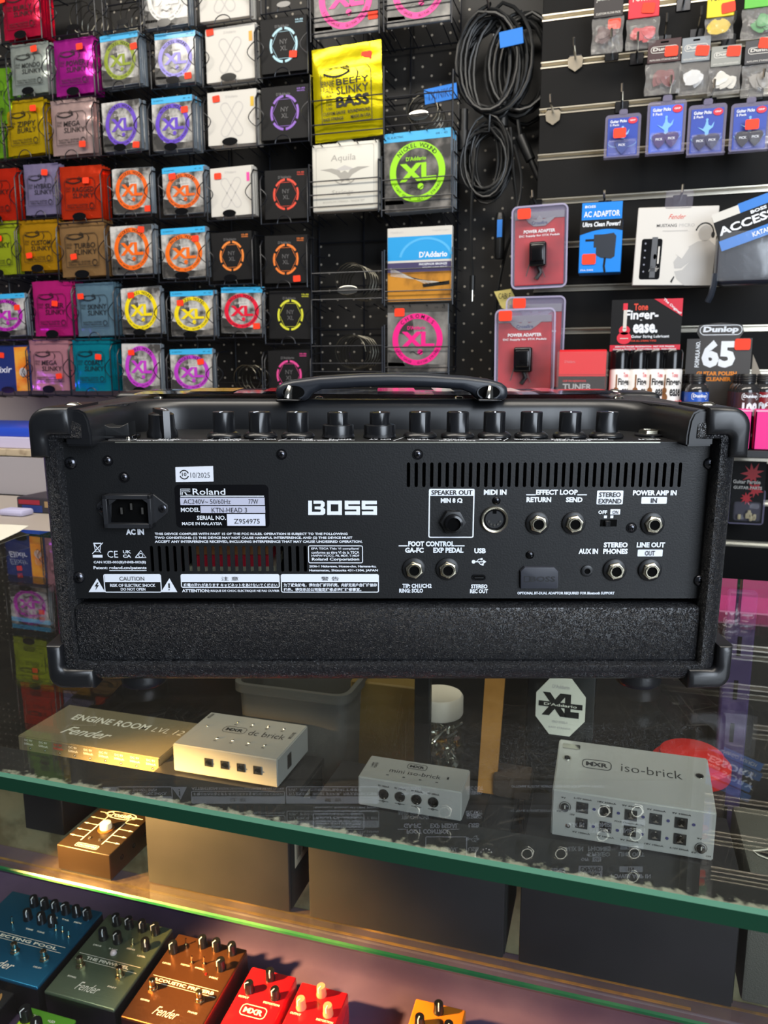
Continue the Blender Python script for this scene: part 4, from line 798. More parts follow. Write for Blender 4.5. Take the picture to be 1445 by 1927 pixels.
gd = mat('red_guitar_print', '#d8283c', .45); b.disc(w * .105, h * .12, gd, P, 24, c=(-w * .30, h * .26)); b.disc(w * .08, h * .09, gd, P, 24, c=(-w * .30, h * .41)); b.rect(-w * .325, h * .44, -w * .275, h * .80, CARD, Q); b.rect(-w * .335, h * .80, -w * .27, h * .93, gd, P); b.disc(w * .03, h * .035, CARD, Q, 16, c=(-w * .30, h * .42)); b.rect(-w * .36, h * .245, -w * .24, h * .26, CARD, Q)
tray = MB(); trw = w * 1.04
o = b.build('display_card', None, T(xm, v, t1)); tag(o, 'black upright card with small red guitar drawing behind the spray cans', 'display card')
q = MB(); q.bx(-w * .52, w * .52, -.075, .0, sh_z - t1 + .001, sh_z - t1 + .002, SLATE); q.bx(-w * .52, -w * .51, -.075, .0, sh_z - t1 + .001, sh_z - t1 + .06, SLATE); q.bx(w * .51, w * .52, -.075, .0, sh_z - t1 + .001, sh_z - t1 + .075, RED); q.bx(-w * .5, w * .5, .0, .0015, sh_z - t1 + .001, 0, SLATE); q.build('card_tray', o)
CANL = mat('can_label', '#ebe6e2', .3, coat=.3); WD = mat('brown_guitar_print', '#8a5a34', .5); PINKP = mat('pink_print', '#e06a70', .5)
b = MB(); H = onv(1215, 659, 1.385).z - sh_z - .002; r = .0165
b.lathe([(r * .96, .0), (r, .003), (r, H * .785), (r * .9, H * .80)], CANL, None, 28); b.lathe([(r * .98, H * .80), (r * .98, H * .97), (r * .85, H)], BLACKG, None, 28)
def wrap(bm, n0, rr):      # bend flat lettering round the can
    for i in range(n0, len(bm.v)):
        p = bm.v[i]; a = p.x / rr; d = rr - p.y; bm.v[i] = Vector((sin(a) * d, -cos(a) * d, p.z))
n0 = len(b.v); P = front(-.0003)
b.text('Finger-', -.008, H * .605, .017, H * .70, INK, P, .03); b.text('ease', -.002, H * .51, .016, H * .59, INK, P, .03); b.text('Tone', .0, H * .71, .010, H * .76, PINKP, P, .02); b.rect(-.012, H * .60, -.0095, H * .74, WD, P); b.disc(.006, H * .045, WD, P, 14, c=(-.011, H * .50)); b.disc(.0045, H * .035, WD, P, 14, c=(-.011, H * .57))
for k in range(3): b.text('GUITAR STRING', -.002, H * (.44 - .045 * k), .014, H * (.465 - .045 * k), PINKP, P, .02)
wrap(b, n0, r + .0002); can = b.build('spray_can', None)
cans = ['white and black lubricant spray can beside the red tuner box', 'second white and black lubricant spray can from the tuner box', 'third white and black lubricant spray can from the tuner box', 'white and black lubricant spray can nearest the grey polish card']
for i, px in enumerate((1166, 1200, 1232, 1264)):
    o = can if i == 0 else can.copy()
    if i: COL.objects.link(o)
    p = onv(px, 700, 1.385); o.matrix_world = T(p.x, 1.385, sh_z + .0022) @ RZ(YAW * .7 + random.uniform(-.3, .3)); tag(o, cans[i], 'spray can', 'spray cans on the shelf')
# tuner box
v = 1.36; x, z, w, h = place(1049, 658, 1137, 846, v=v); h = onv(1093, 658, v).z - sh_z - .0005; b = MB(); RB = mat('scarlet_box', '#e21a24', .35, coat=.3); P = front(-.0004)
b.bx(-w / 2, w / 2, 0, .05, 0, h, RB, .001, 1); b.rect(-w * .5, h * .53, w * .5, h * .72, SLATE, P); b.text('TUNER', -w * .40, h * .575, w * .22, h * .64, mat('print_silver', '#a4a4a4', .5), front(-.0008), .03); b.text('CLIP-ON HEADSTOCK', -w * .40, h * .66, w * .1, h * .68, RB, front(-.0008), .02); b.text("D'Addario", -w * .38, h * .86, -w * .15, h * .89, PINKP, P, .02)
b.rect(-w * .5, h * .735, w * .5, h * .74, mat('deep_red', '#a01018', .4), P)
o = b.build('tuner_box', None, T(x, v, sh_z + .0005)); tag(o, 'red box with black band lettered TUNER behind the amplifier', 'tuner box')
q = MB(); q.bx(-w * .54, w * .54, -.004, .055, 0, h * .98, mat('clear_acrylic', '#d8d0d0', .1, trans=.10), .001, 1); q.build('acrylic_holder', o)
# polish display card and bottles
v = 1.47; a, c = onv(1289, 700, v), onv(1411, 700, v); t0, t1 = onv(1350, 637, v).z, sh_z + .0005; w, h = c.x - a.x, t0 - t1; xm = (a.x + c.x) / 2; b = MB(); GC = mat('charcoal_card', '#3a3634', .5); P = front(-.0004); Q = front(-.0008); OR = mat('orange_print', '#e88a20', .5)
b.bx(-w / 2, w / 2, 0, .0015, 0, h, GC); b.rect(-w * .5, 0, w * .5, h * .34, mat('orange_band', '#d8781c', .5), P)
b.prism([(-w * .30, h), (w * .30, h), (w * .36, h * 1.06), (w * .33, h * 1.13), (.0, h * 1.15), (-w * .33, h * 1.13), (-w * .36, h * 1.06)], .0015, GC, front(.0015)); b.stroke(rrect(-w * .31, h * 1.035, w * .33, h * 1.125, h * .045), .0012, WHITE, P, True); b.text('Dunlop', -w * .26, h * 1.045, w * .28, h * 1.115, WHITE, P, .05, .1)
b.text('65', -w * .26, h * .72, w * .26, h * .985, WHITE, P, .05); b.text('FORMULA NO.', -w * .46 - h * .09, h * .85 - w * .035, -w * .46 + h * .16, h * .85 + w * .035, WHITE, T(w * .075, 0, 0) @ P, .03, 0, pi / 2); b.text('GUITAR POLISH', -w * .32, h * .645, w * .30, h * .685, OR, P, .04); b.text('& CLEANER', -w * .25, h * .59, w * .22, h * .63, OR, P, .04)
o = b.build('display_card', None, T(xm, v, t1)); tag(o, 'charcoal upright card with big white 65 behind the polish bottles', 'display card'); p = onv(1397, 648, v); price_tag(o, p.x - xm, p.z - t1, -.0016, w=.025)
q = MB(); q.poly([(0, 0), (.075, 0), (.06, h * .35), (.03, h * .62), (0, h * .85)], CARD); q.build('side_flap', o, T(w * .5 + .003, .004, 0) @ RZ(-pi / 2 + .5) @ RX(pi / 2), smooth=False)
def bottle(col, num):
    b = MB(); H = .117; r = .0185; gl = mat('smoked_bottle', '#2c2b2c', .12, coat=.5); lm = mat('bottle_label_' + col.strip('#'), col, .35)
    b.lathe([(r * .9, 0), (r, .003), (r, H * .76), (r * .95, H * .80), (r * .78, H * .845), (r * .60, H * .87), (r * .60, H * .88)], gl, None, 26); b.lathe([(r * .66, H * .88), (r * .66, H * .985), (r * .60, H)], BLACK, None, 20)
    for k in range(3): b.lathe([(r * .67, H * (.90 + .03 * k)), (r * .70, H * (.907 + .03 * k)), (r * .67, H * (.915 + .03 * k))], BLACK, None, 20, cap=False)
    n0 = len(b.v); P = front(0); b.rect(-.0, .0, .0, .0, lm, P) if False else None
    vs, fs = [], []
    for k in range(17):
        a = -1.9 + 3.8 * k / 16; vs += [((r + .0002) * sin(a), -(r + .0002) * cos(a), H * .10), ((r + .0002) * sin(a), -(r + .0002) * cos(a), H * .755)]
    for k in range(16): fs.append((2 * k, 2 * k + 2, 2 * k + 3, 2 * k + 1))
    b.add(vs, fs, lm); n0 = len(b.v); P = front(-.0002)
    b.stroke(rrect(-.013, H * .655, .013, H * .74, .003), .0008, WHITE, P, True); b.text('Dunlop', -.011, H * .67, .011, H * .725, WHITE, P, .05); b.text(num, -.012, H * .43, .012, H * .62, WHITE, P, .05); b.text('POLISH', -.010, H * .16, .010, H * .20, WHITE, P, .03); wrap(b, n0, r + .0004)
    return b.build('polish_bottle', None)
for col, num, spots, words in (('#2858b8', '65', ((1311, 1.36), (1303, 1.405), (1295, 1.45)), 'blue-labelled'), ('#4a3030', '108', ((1405, 1.36), (1398, 1.405), (1391, 1.45)), 'brown-labelled')):
    src = bottle(col, num); where = ('in front of its row beside the pink boxes', 'in the middle of its row', 'at the back of its row against the card')
    for i, (px, vv) in enumerate(spots):
        o = src if i == 0 else src.copy()
        if i: COL.objects.link(o)
        p = onv(px, 740, vv); o.matrix_world = T(p.x, vv, sh_z + .0005) @ RZ(YAW * .7); tag(o, f'dark polish bottle, {words}, {where[i]}', 'polish bottle', words + ' polish bottles')
src = bottle('#8a1a20', '02')
for i, (px, vv, ws) in enumerate(((1437, 1.40, 'dark bottle with deep red label at the picture edge'), (1452, 1.45, 'dark bottle with deep red label behind the one at the edge'))):
    o = src if i == 0 else src.copy()
    if i: COL.objects.link(o)
    p = onv(px, 740, vv); o.matrix_world = T(p.x, vv, sh_z + .0005); tag(o, ws, 'polish bottle', 'red-labelled polish bottles')
# pink boxes on the shelf edge, card pack below
PK = mat('hot_pink_box', '#ec1a88', .4); PKL = mat('light_pink_lip', '#f6a6c8', .4); v = 1.322
for (xa, xb), ws in (((1262, 1414), 'wide hot pink carton in front of the polish bottles'), ((1421, 1520), 'hot pink carton cut by the picture edge')):
    a, c = onv(xa, 800, v), onv(xb, 800, v); w = c.x - a.x; h = onv(1400, 772, v).z - sh_z; b = MB(); b.bx(0, w, 0, .0015, 0, h, PK); b.bx(0, w, .018, .0195, 0, h * 1.02, PK); b.bx(0, .0015, 0, .0195, 0, h, PK); b.bx(w - .0015, w, 0, .0195, 0, h, PK); b.bx(0, w, 0, .0195, 0, .001, PK); b.bx(0, w, -.0006, .0018, h - .0025, h, PKL)
    o = b.build('carton', None, T(a.x, v, sh_z + .0005), smooth=False); tag(o, ws, 'carton', 'pink cartons on the shelf')
v = 1.49; x, z, w, h = place(1376, 868, 1438, 984, v=v); b = MB(); SP = mat('red_splash', '#c01424', .4); P = front(-.0004); b.bx(-w / 2, w / 2, 0, .001, 0, h, SLATE)
for cx, cz_, R, sd in ((.1, .80, .36, 1), (.22, .55, .28, 2), (-.02, .40, .22, 3)):
    rn = random.Random(sd); b.poly([((cx + R * (1.0 if k % 2 else .5) * rn.uniform(.7, 1.1) * cos(2 * pi * k / 18)) * w, (cz_ + R * .55 * (1.0 if k % 2 else .5) * rn.uniform(.7, 1.1) * sin(2 * pi * k / 18)) * h) for k in range(18)], SP, front(-.0003 - .0002 * sd))
b.text('Guitar Partsie', -w * .48, h * .64, w * .36, h * .70, CARD, front(-.0016), .03); b.text('GUITAR PARTS', -w * .45, h * .55, w * .42, h * .60, CARD, front(-.0016), .03)
o = b.build('parts_pack', None, T(x, v, z)); tag(o, 'black card pack with red splash of paint and small pale parts, below the shelf', 'parts pack'); q = MB(); q.prism(rrect(-w * .56, -h * .03, w * .56, h * .55, .006), .002, CLEAREDGE, front(.004)); q.bx(-w * .42, w * .42, -.016, -.002, h * .04, h * .36, CLEARPL, .005, 2); q.build('blister_shell', o)
q = MB()
for k in range(9): q.box((random.uniform(-.25, .25) * w, -.007, h * random.uniform(.07, .20)), (.006, .005, .010), mat('bone_parts', '#c8b88a', .5), .002, 2, None)
q.build('small_parts', o)

# ================================================================== back counter at the picture's left edge
b = MB(); lz = onv(40, 846, 1.28).z; b.bx(-2.4, -.80, 1.28, PEGV + .02, lz - .014, lz, mat('beige_laminate', '#cbb99a', .5, mix=('#a48f74', 60, .5, .7)), .001, 1); o = b.build('back_counter_shelf'); tag(o, 'beige-edged shelf under the foil packs, behind the counter', 'shelf')
b = MB(); w1 = onv(74, 830, 1.30); b.bx(w1.x - .30, w1.x, 1.295, 1.50, lz + .0005, onv(40, 823, 1.295).z, mat('lavender_paper', '#cfc8e4', .7), .001, 1); o = b.build('paper_ream'); tag(o, 'thick stack of white paper lying on the beige shelf', 'paper stack')
b = MB(); t1 = onv(40, 823, 1.295).z + .0005; b.bx(w1.x - .32, w1.x - .018, 1.30, 1.52, t1, t1 + .018, mat('blue_folder', '#2a4fc8', .4), .002, 2, M=None); o = b.build('blue_folder'); tag(o, 'bright blue folder lying on the stack of white paper', 'folder')
b = MB(); b.bx(-2.4, -.76, 1.262, 1.272, -.021, lz - .0145, mat('pale_added_board', '#a9a4a8', .8)); o = b.build('added_wall_board', smooth=False); tag(o, 'added pale grey board catching light under the beige shelf, in place of the wall', 'board')  # pale board added ahead of the shadowed wall to catch the front light
b = MB(); b.bx(-2.4, .0, .925, 1.255, -.035, -.022, mat('back_worktop', '#b8aea4', .5), .002, 1); o = b.build('back_worktop'); tag(o, 'pale worktop directly behind the glass display case', 'worktop')
b = MB(); b.bx(-2.4, .0, .93, 1.24, -.95, -.036, mat('worktop_base', '#50463e', .7)); o = b.build('worktop_cabinet'); tag(o, 'brown cabinet under the pale worktop behind the case', 'cabinet')
c0 = onv(30, 935, 1.10); c1 = onv(110, 970, 1.10); b = MB(); b.bx(c0.x, c1.x + .08, 1.10, 1.19, -.0215, c0.z, mat('dark_cluttered_carton', '#38343a', .5), .002, 1)
Hc = c0.z + .0215; b.rect(c0.x + .005, c0.z - Hc * .45, c0.x + .05, c0.z - Hc * .15, mat('carton_red', '#a02838', .5), front(1.0995)); b.rect(c0.x + .012, c0.z - Hc * .95, c0.x + .055, c0.z - Hc * .5, mat('carton_blue', '#2c3f80', .5), front(1.0995)); b.rect(c0.x + .06, c0.z - Hc * .6, c0.x + .10, c0.z - Hc * .2, mat('carton_tan', '#a88a60', .5), front(1.0995)); o = b.build('carton'); tag(o, 'dark small-parts carton with red and blue patches on the worktop', 'carton')
d0 = onv(12, 955, 1.08); b = MB(); b.bx(d0.x, d0.x + .05, 1.06, 1.09, -.0215, d0.z, mat('lilac_paper', '#c8c6e8', .7), .004, 2); o = b.build('paper_bundle'); tag(o, 'small bundle of white papers leaning before the dark carton', 'paper bundle')
b = MB(); q = [onz(-60, 985, .002), onz(-60, 1030, .002), onz(2, 1017, .002), onz(34, 1002, .003), onz(54, 990, .006), onz(20, 988, .0025)]
b.add([tuple(p) for p in q] + [(p.x, p.y, p.z + .0006) for p in q], [(0, 5, 4, 3, 2, 1), (6, 7, 8, 9, 10, 11)] + [(i, (i + 1) % 6, 6 + (i + 1) % 6, 6 + i) for i in range(6)], mat('cream_paper', '#f0ecdc', .8)); o = b.build('paper_sheet', smooth=False); tag(o, 'curled cream sheet of paper lying on the glass counter top', 'paper')

# ================================================================== the amplifier head, seen from its back
TOLEX = mat('black_tolex', '#131418', 0.38, spec=0.6, bump=('tolex', 430, 0.75))
PANEL = mat('powder_coated_panel', '#0f1012', 0.48, spec=0.42, bump=('noise', 900, 0.12))
RUBBER = mat('satin_black_moulding', '#141518', 0.36, spec=0.6)
PAINT = mat('panel_print', '#eef2fa', 0.5)
AD, TILT = 0.498, radians(2.0)
AM = Matrix.Translation(FH * AD + R_ * 0.0032) @ RZ(YAW) @ RX(TILT)
AI = AM.inverted(); AC = AI @ CP; AR3 = AI.to_3x3()
def ap(px, py, y):           # picture point -> the amplifier's own (x, z) on the plane at depth y
    d = AR3 @ ray(px, py); p = AC + d * ((y - AC.y) / d.y); return p.x, p.z
def apz(px, py, z):          # ... -> (x, y) on the horizontal plane at height z
    d = AR3 @ ray(px, py); p = AC + d * ((z - AC.z) / d.z); return p.x, p.y
PY = 0.012
amp = tag(empty('guitar_amplifier', AM), 'black guitar amplifier head seen from the back, standing on the glass counter', 'amplifier')
xl, xr = ap(70, 880, 0)[0], ap(1393, 880, 0)[0]; ztop = ap(722, 770, .012)[1]; zbot = ap(722, 1284, .004)[1]
ixl, ixr = ap(106, 880, .0)[0], ap(1353, 880, 0)[0]; izb = ap(722, 1252, 0)[1]
plx, prx = ap(112, 836, PY)[0], ap(1349, 836, PY)[0]; pzt, pzb = ap(722, 832, PY)[1], ap(722, 1126, PY)[1]
DEP = 0.205
# cabinet: rounded shell, open at the back, with the control well cut out of the top edge
def rr_loop(x0, x1, z0, z1, r, y, n=6): return [(p[0], y, p[1]) for p in rrect(x0, z0, x1, z1, r, n)]
loops = []; R = .013
for k in range(7): a = pi / 2 * k / 6; i = R * (1 - sin(a)); loops.append(rr_loop(xl + i, xr - i, zbot + i, ztop - i, max(.011 - i, .001) + .004, DEP - R * (1 - cos(pi / 2 - pi / 2 + a)) * 0 - R + R * cos(a)))
loops = []
for k in range(7): a = pi / 2 * k / 6; i = R * (1 - sin(a)); loops.append(rr_loop(xl + i, xr - i, zbot + i, ztop - i, .014 - i * .7, DEP - R + R * cos(a)))
for k in range(6, -1, -1): a = pi / 2 * k / 6; i = R * (1 - sin(a)); loops.append(rr_loop(xl + i, xr - i, zbot + i, ztop - i, .014 - i * .7, R - R * cos(a)))
izt = pzt + .004
loops.append(rr_loop(ixl, ixr, izb, izt, .0012, 0.0)); loops.append(rr_loop(ixl + .0006, ixr - .0006, izb + .0006, izt - .0006, .0012, .0016)); loops.append(rr_loop(ixl + .001, ixr - .001, izb + .001, izt - .001, .0012, .12))
vs, fs = [], []; n = len(loops[0])
for l in loops: vs += l
for i in range(len(loops) - 1):
    for k in range(n): fs.append((i * n + k, i * n + (k + 1) % n, (i + 1) * n + (k + 1) % n, (i + 1) * n + k))
fs.append(tuple(range(n))); fs.append(tuple((len(loops) - 1) * n + k for k in range(n - 1, -1, -1)))
b = MB(); b.add(vs, fs, TOLEX); cabn = b.build('cabinet', amp, smooth=False)
bm = bmesh.new(); bm.from_mesh(cabn.data); bmesh.ops.recalc_face_normals(bm, faces=bm.faces); bm.to_mesh(cabn.data); bm.free()
# control well (trapezoid in plan)
wz = pzt - .0004; wl0, wr0 = ap(163, 825, 0)[0], ap(1302, 825, 0)[0]; wl1, wr1 = wl0 + .010, wr0 - .010; WD_ = .095
cut = MB(); cut.prism([(wl0 - .004, -.05), (wr0 + .004, -.05), (wr0 + .003, .03), (wr1 - .004, WD_ + .003), (wl1 + .004, WD_ + .003), (wl0 - .003, .03)], .08, TOLEX, T(0, 0, wz)); cu = cut.build('well_cutter', amp, smooth=False)
md = cabn.modifiers.new('well', 'BOOLEAN'); md.operation = 'DIFFERENCE'; md.object = cu; md.solver = 'EXACT'
bpy.context.view_layer.update(); me2 = bpy.data.meshes.new_from_object(cabn.evaluated_get(bpy.context.evaluated_depsgraph_get())); cabn.modifiers.clear(); cabn.data = me2; bpy.data.objects.remove(cu)
me2.polygons.foreach_set('use_smooth', [True] * len(me2.polygons)); me2.set_sharp_from_angle(angle=radians(35))
# moulded bezel round the well
path = [(wl0 - .001, .0005), (wl0, .010), (wl0 + .001, .040), (wl0 + .008, WD_ - .022), (wl0 + .030, WD_ - .003), (wl0 + .060, WD_), (wl0 + .10, WD_), (wr0 - .10, WD_), (wr0 - .060, WD_), (wr0 - .030, WD_ - .003), (wr0 - .008, WD_ - .022), (wr0 - .001, .040), (wr0, .010), (wr0 + .001, .0005)]
zt = ztop + .0006; prof = [(-.0040, wz - .001), (-.0040, wz + .006), (-.0028, zt - .007), (-.0006, zt - .002), (.0035, zt), (.012, zt), (.014, zt - .0008), (.014, wz - .001)]
vs, fs = [], []; P = [Vector((p[0], p[1])) for p in path]
P2 = []
for i in range(len(P) - 1):
    for t in range(4):
        p0, p1, p2, p3 = P[max(i - 1, 0)], P[i], P[i + 1], P[min(i + 2, len(P) - 1)]; u = t / 4
        P2.append(0.5 * ((2 * p1) + (p2 - p0) * u + (2 * p0 - 5 * p1 + 4 * p2 - p3) * u * u + (3 * p1 - p0 - 3 * p2 + p3) * u ** 3))
P2.append(P[-1]); L = len(P2)
for i, p in enumerate(P2):
    t = (P2[min(i + 1, L - 1)] - P2[max(i - 1, 0)]).normalized(); nr = Vector((-t.y, t.x))
    for o_, z in prof: vs.append((p.x + nr.x * o_, p.y + nr.y * o_, z))
k = len(prof)
for i in range(L - 1):
    for j in range(k): fs.append((i * k + j, i * k + (j + 1) % k, (i + 1) * k + (j + 1) % k, (i + 1) * k + j))
fs.append(tuple(range(k - 1, -1, -1))); fs.append(tuple((L - 1) * k + j for j in range(k)))
b = MB(); b.add(vs, fs, RUBBER); bz = b.build('control_bezel', amp, smooth=False)
bm = bmesh.new(); bm.from_mesh(bz.data); bmesh.ops.recalc_face_normals(bm, faces=bm.faces); bmesh.ops.bevel(bm, geom=[e for e in bm.edges if e.calc_face_angle(0) > 1.0], offset=.0012, segments=2, affect='EDGES'); bm.to_mesh(bz.data); bm.free()
bz.data.polygons.foreach_set('use_smooth', [True] * len(bz.data.polygons)); bz.data.set_sharp_from_angle(angle=radians(50))
# control plate with its upside-down legends
b = MB(); b.prism([(wl0 + .001, PY - .0006), (wr0 - .001, PY - .0006), (wr0 - .003, .014), (wr1 - .002, WD_ - .001), (wl1 + .002, WD_ - .001), (wl0 + .003, .014)], .001, PANEL, T(0, 0, wz - .0004))
b.bx(wl0 + .014, wr0 - .016, PY - .0009, PY - .0006, wz + .0000, wz + .0007, mat('bare_metal_edge', '#a8a89c', .3, .8)); LG = T(0, 0, wz + .0009)
legends = [(255, 'POWER'), (335, 'AMP TYPE'), (445, 'GAIN'), (508, 'VOLUME'), (573, 'BOOSTER'), (643, 'EFFECTS'), (715, 'DELAY'), (785, 'TREBLE'), (850, 'MIDDLE'), (914, 'BASS'), (978, 'VOLUME'), (1045, 'GAIN'), (1108, 'AMPLIFIER'), (1200, 'INPUT')]
for px, t in legends:
    x, y = apz(px, 822, wz); b.text(t, x - .008, y - .0035, x + .008, y + .0015, PAINT, LG @ T(2 * x, 2 * y, 0) @ RZ(pi), .03) if False else b.text(t, -.0075, -.0022, .0075, .0022, PAINT, T(x, PY + .012, wz + .0009) @ RZ(pi), .03)
for px, w_ in ((300, .03), (420, .02), (600, .025), (850, .03), (1060, .03)): x = apz(px, 826, wz)[0]; b.rect(-w_, -.0003, w_, .0005, PAINT, T(x, PY + .0075, wz + .0009)); b.text('KATANA HEAD', -.012, -.001, .012, .0012, PAINT, T(x + .002, PY + .0045, wz + .0009) @ RZ(pi), .03)
for px in (412, 545, 750, 946): x = apz(px, 822, wz)[0]; b.stroke([(x - .004, PY + .004), (x + .003, PY + .022)], .0006, PAINT, LG)
b.build('control_plate', amp)
KN = mat('knob_black', '#121316', 0.28, spec=.6)
def knob(px, dual=False, yk=.036):
    x = apz(px, 812, wz)[0]; hk_ = ap(px, 776, yk)[1] - wz; b = MB(); r = .0076
    fl = lambda R_, n_=10, am=.05: [(R_ * (1 + am * cos(n_ * 2 * pi * i / 60)) * cos(2 * pi * i / 60), R_ * (1 + am * cos(n_ * 2 * pi * i / 60)) * sin(2 * pi * i / 60)) for i in range(60)]
    if not dual:
        b.lathe([(.0110, 0), (.0116, .0012), (.0112, .0024), (.0088, .0042)], KN, None, 36); b.prism([(r * cos(2 * pi * i / 9 + .3), r * sin(2 * pi * i / 9 + .3)) for i in range(9)], hk_ - .003, KN, T(0, 0, .003), .0008, 2)
    else:
        b.lathe([(.0108, 0), (.0114, .001), (.0105, .003)], KN, None, 36); b.prism([(.0108 * cos(2 * pi * i / 14), .0108 * sin(2 * pi * i / 14)) for i in range(14)], hk_ * .40, KN, T(0, 0, .002), .0008, 2); b.lathe([(.009, hk_ * .44), (.0085, hk_ * .52)], KN, None, 30)
        b.prism([(.0072 * cos(2 * pi * i / 9), .0072 * sin(2 * pi * i / 9)) for i in range(9)], hk_ * .48, KN, T(0, 0, hk_ * .5), .0007, 2)
    b.bx(-.0005, .0005, -.0075, -.002, hk_ - .0002, hk_ + .0003, PAINT); b.build('control_knob', amp, T(x, yk, wz + .0006) @ RZ(random.uniform(-.4, .4)))
for px in (445, 508, 573, 785, 850, 914, 978, 1045, 1108): knob(px)
for px in (643, 715): knob(px, True)
x = apz(335, 812, wz)[0]; b = MB(); h_ = ap(335, 770, .042)[1] - wz
b.lathe([(.0105, 0), (.0105, .003), (.009, .006), (.0085, h_ * .8), (.007, h_ * .86)], KN, None, 28); b.prism([(-.0022, -.015), (.0022, -.015), (.0042, .0), (.0032, .012), (-.0032, .012), (-.0042, 0)], h_, KN, None, .0008, 2); b.bx(-.0004, .0004, -.0145, .0, h_, h_ + .0003, PAINT); b.build('selector_knob', amp, T(x, .040, wz + .0006) @ RZ(.5))
x, _ = apz(262, 812, wz); b = MB(); b.bx(-.0125, .0125, -.009, .009, 0, .003, BLACKG, .001, 2); b.prism([(-.0095, .0), (.0095, .0), (.0095, .0105), (.0035, .0075), (-.0035, .0075), (-.0095, .0105)], .014, BLACK, T(0, .007, .001) @ FRONT, .0006, 2); b.build('power_switch', amp, T(x + .002, .030, wz + .0006))
x, _ = apz(1197, 814, wz); b = MB(); b.lathe([(.0098, 0), (.0098, .0012), (.0085, .002)], KN, None, 28); b.lathe([(.0075, .0018), (.0072, .0042), (.0048, .0046), (.0042, .002)], NICKEL, None, 6, cap=False); b.disc(.0045, .0045, DARK, T(0, 0, .0024)); b.build('input_jack', amp, T(x, .046, wz + .0006))
x, _ = apz(263, 822, wz); b = MB(); b.lathe([(.0022, 0), (.0022, .001), (.0012, .0022)], CHROME, None, 14); b.build('small_screw', amp, T(x, PY + .010, wz + .0006))
# back panel with its vent slots
bp = MB(); th_ = .0014
s1 = [ap(768.6 + 14.585 * i, 893, PY)[0] for i in range(36)]; s2 = [ap(286 + 14.42 * i, 1051, PY)[0] for i in range(21)]
z1a, z1b = ap(900, 917, PY)[1], ap(900, 870, PY)[1]; z2a, z2b = ap(430, 1076, PY)[1], ap(430, 1027, PY)[1]; SW = .00225
def row(z0, z1, xs=()):
    e = [plx]
    for x in xs: e += [x - SW / 2, x + SW / 2]
    e.append(prx)
    for i in range(0, len(e), 2): bp.bx(e[i], e[i + 1], PY, PY + th_, z0, z1, PANEL)
row(pzb, z2a); row(z2a, z2b, s2); row(z2b, z1a); row(z1a, z1b, s1); row(z1b, pzt)
for xs, za, zb in ((s1, z1a, z1b), (s2, z2a, z2b)):
    for x in xs:                    # rounded slot ends
        for zc, sg in ((za, 1), (zb, -1)):
            for sx in (-1, 1): bp.poly([(x + sx * SW / 2, zc), (x + sx * SW / 2, zc + sg * SW / 2), (x + sx * SW * .35, zc + sg * SW * .15), (x, zc)][::(1 if sx * sg < 0 else -1)], PANEL, front(PY))
panel = bp.build('back_panel', amp, smooth=False)
bp2 = MB(); bp2.bx(plx, prx, .10, .104, pzb - .02, pzt - .004, DARK); bp2.bx(plx, prx, PY + .004, .10, pzt - .010, pzt - .006, DARK); bp2.build('inner_chassis', amp, smooth=False)
x0, zt_ = ap(366, 1055, .03); x1, _ = ap(508, 1060, .03); b = MB(); b.bx(x0, x1, .026, .07, ap(430, 1066, .026)[1], ap(430, 1045, .026)[1], mat('crimson_transformer_tape', '#b0142c', .5)); b.bx(x0, x1, .028, .07, ap(430, 1045, .028)[1], ap(430, 1015, .028)[1], mat('copper_winding', '#b88050', .35, .5)); b.bx(x0 - .004, x1 + .004, .027, .07, ap(430, 1082, .027)[1], ap(430, 1066, .027)[1], mat('bone_bobbin', '#b8b498', .5)); b.build('transformer', amp)
x0, z0 = ap(136, 1254, .006); x1, z1 = ap(1339, 1142, .006); b = MB(); b.bx(ixl + .0012, ixr - .0012, .0055, .022, izb + .0012, ap(722, 1143, .0055)[1], TOLEX, .0015, 2); b.build('rear_board', amp)
# printed lettering
pr = MB(); LN = [0]
def nl(l): LN[0] += 1; return l + LN[0] * 1.2e-6
def pt(t, x0, y0, x1, y1, m=None, bold=.022, lift=.0006, shear=0.0):
    a, c = ap(x0, y1, PY), ap(x1, y0, PY); pr.text(t, a[0], a[1], c[0], c[1], m or PAINT, front(PY - nl(lift)), bold, shear)
def prc(x0, y0, x1, y1, m=None, lift=.0002, r=.0006):
    a, c = ap(x0, y1, PY), ap(x1, y0, PY); pr.rect(a[0], a[1], c[0], c[1], m or PAINT, front(PY - nl(lift)), r)
def pfr(x0, y0, x1, y1, w=2.6, r=.001):
    a, c = ap(x0, y1, PY), ap(x1, y0, PY); pr.stroke(rrect(a[0], a[1], c[0], c[1], r), w * AD / FPX, PAINT, front(PY - nl(.0002)), True)
def pl(pts, w): pr.stroke([ap(x, y, PY) for x, y in pts], w * AD / FPX, PAINT, front(PY - nl(.0002)))
def pp(pts, m=None, lift=.0002): pr.poly([ap(x, y, PY) for x, y in pts], m or PAINT, front(PY - nl(lift)))
pfr(807, 921, 892, 1011, 2.4); prc(807, 920, 893, 933, r=.0008)
pt('SPEAKER OUT', 812, 922, 889, 931, INK, .012, .0007); pt('MIN 8', 829, 937, 857, 946, bold=.05); pt('Ω', 860, 937, 870, 946, bold=.05)
pt('MIDI IN', 910, 921, 953, 931, bold=.05); pt('EFFECT LOOP', 1008, 921, 1087, 931, bold=.05); pl([(990, 931), (1008, 931)], 2); pl([(1086, 931), (1104, 931)], 2)
pt('RETURN', 990, 935, 1037, 945, bold=.05); pt('SEND', 1064, 935, 1096, 945, bold=.05)
prc(1122, 923, 1173, 949); pt('STEREO', 1127, 926, 1168, 935, INK, .012, .0008); pt('EXPAND', 1126, 938, 1169, 947, INK, .012, .0008)
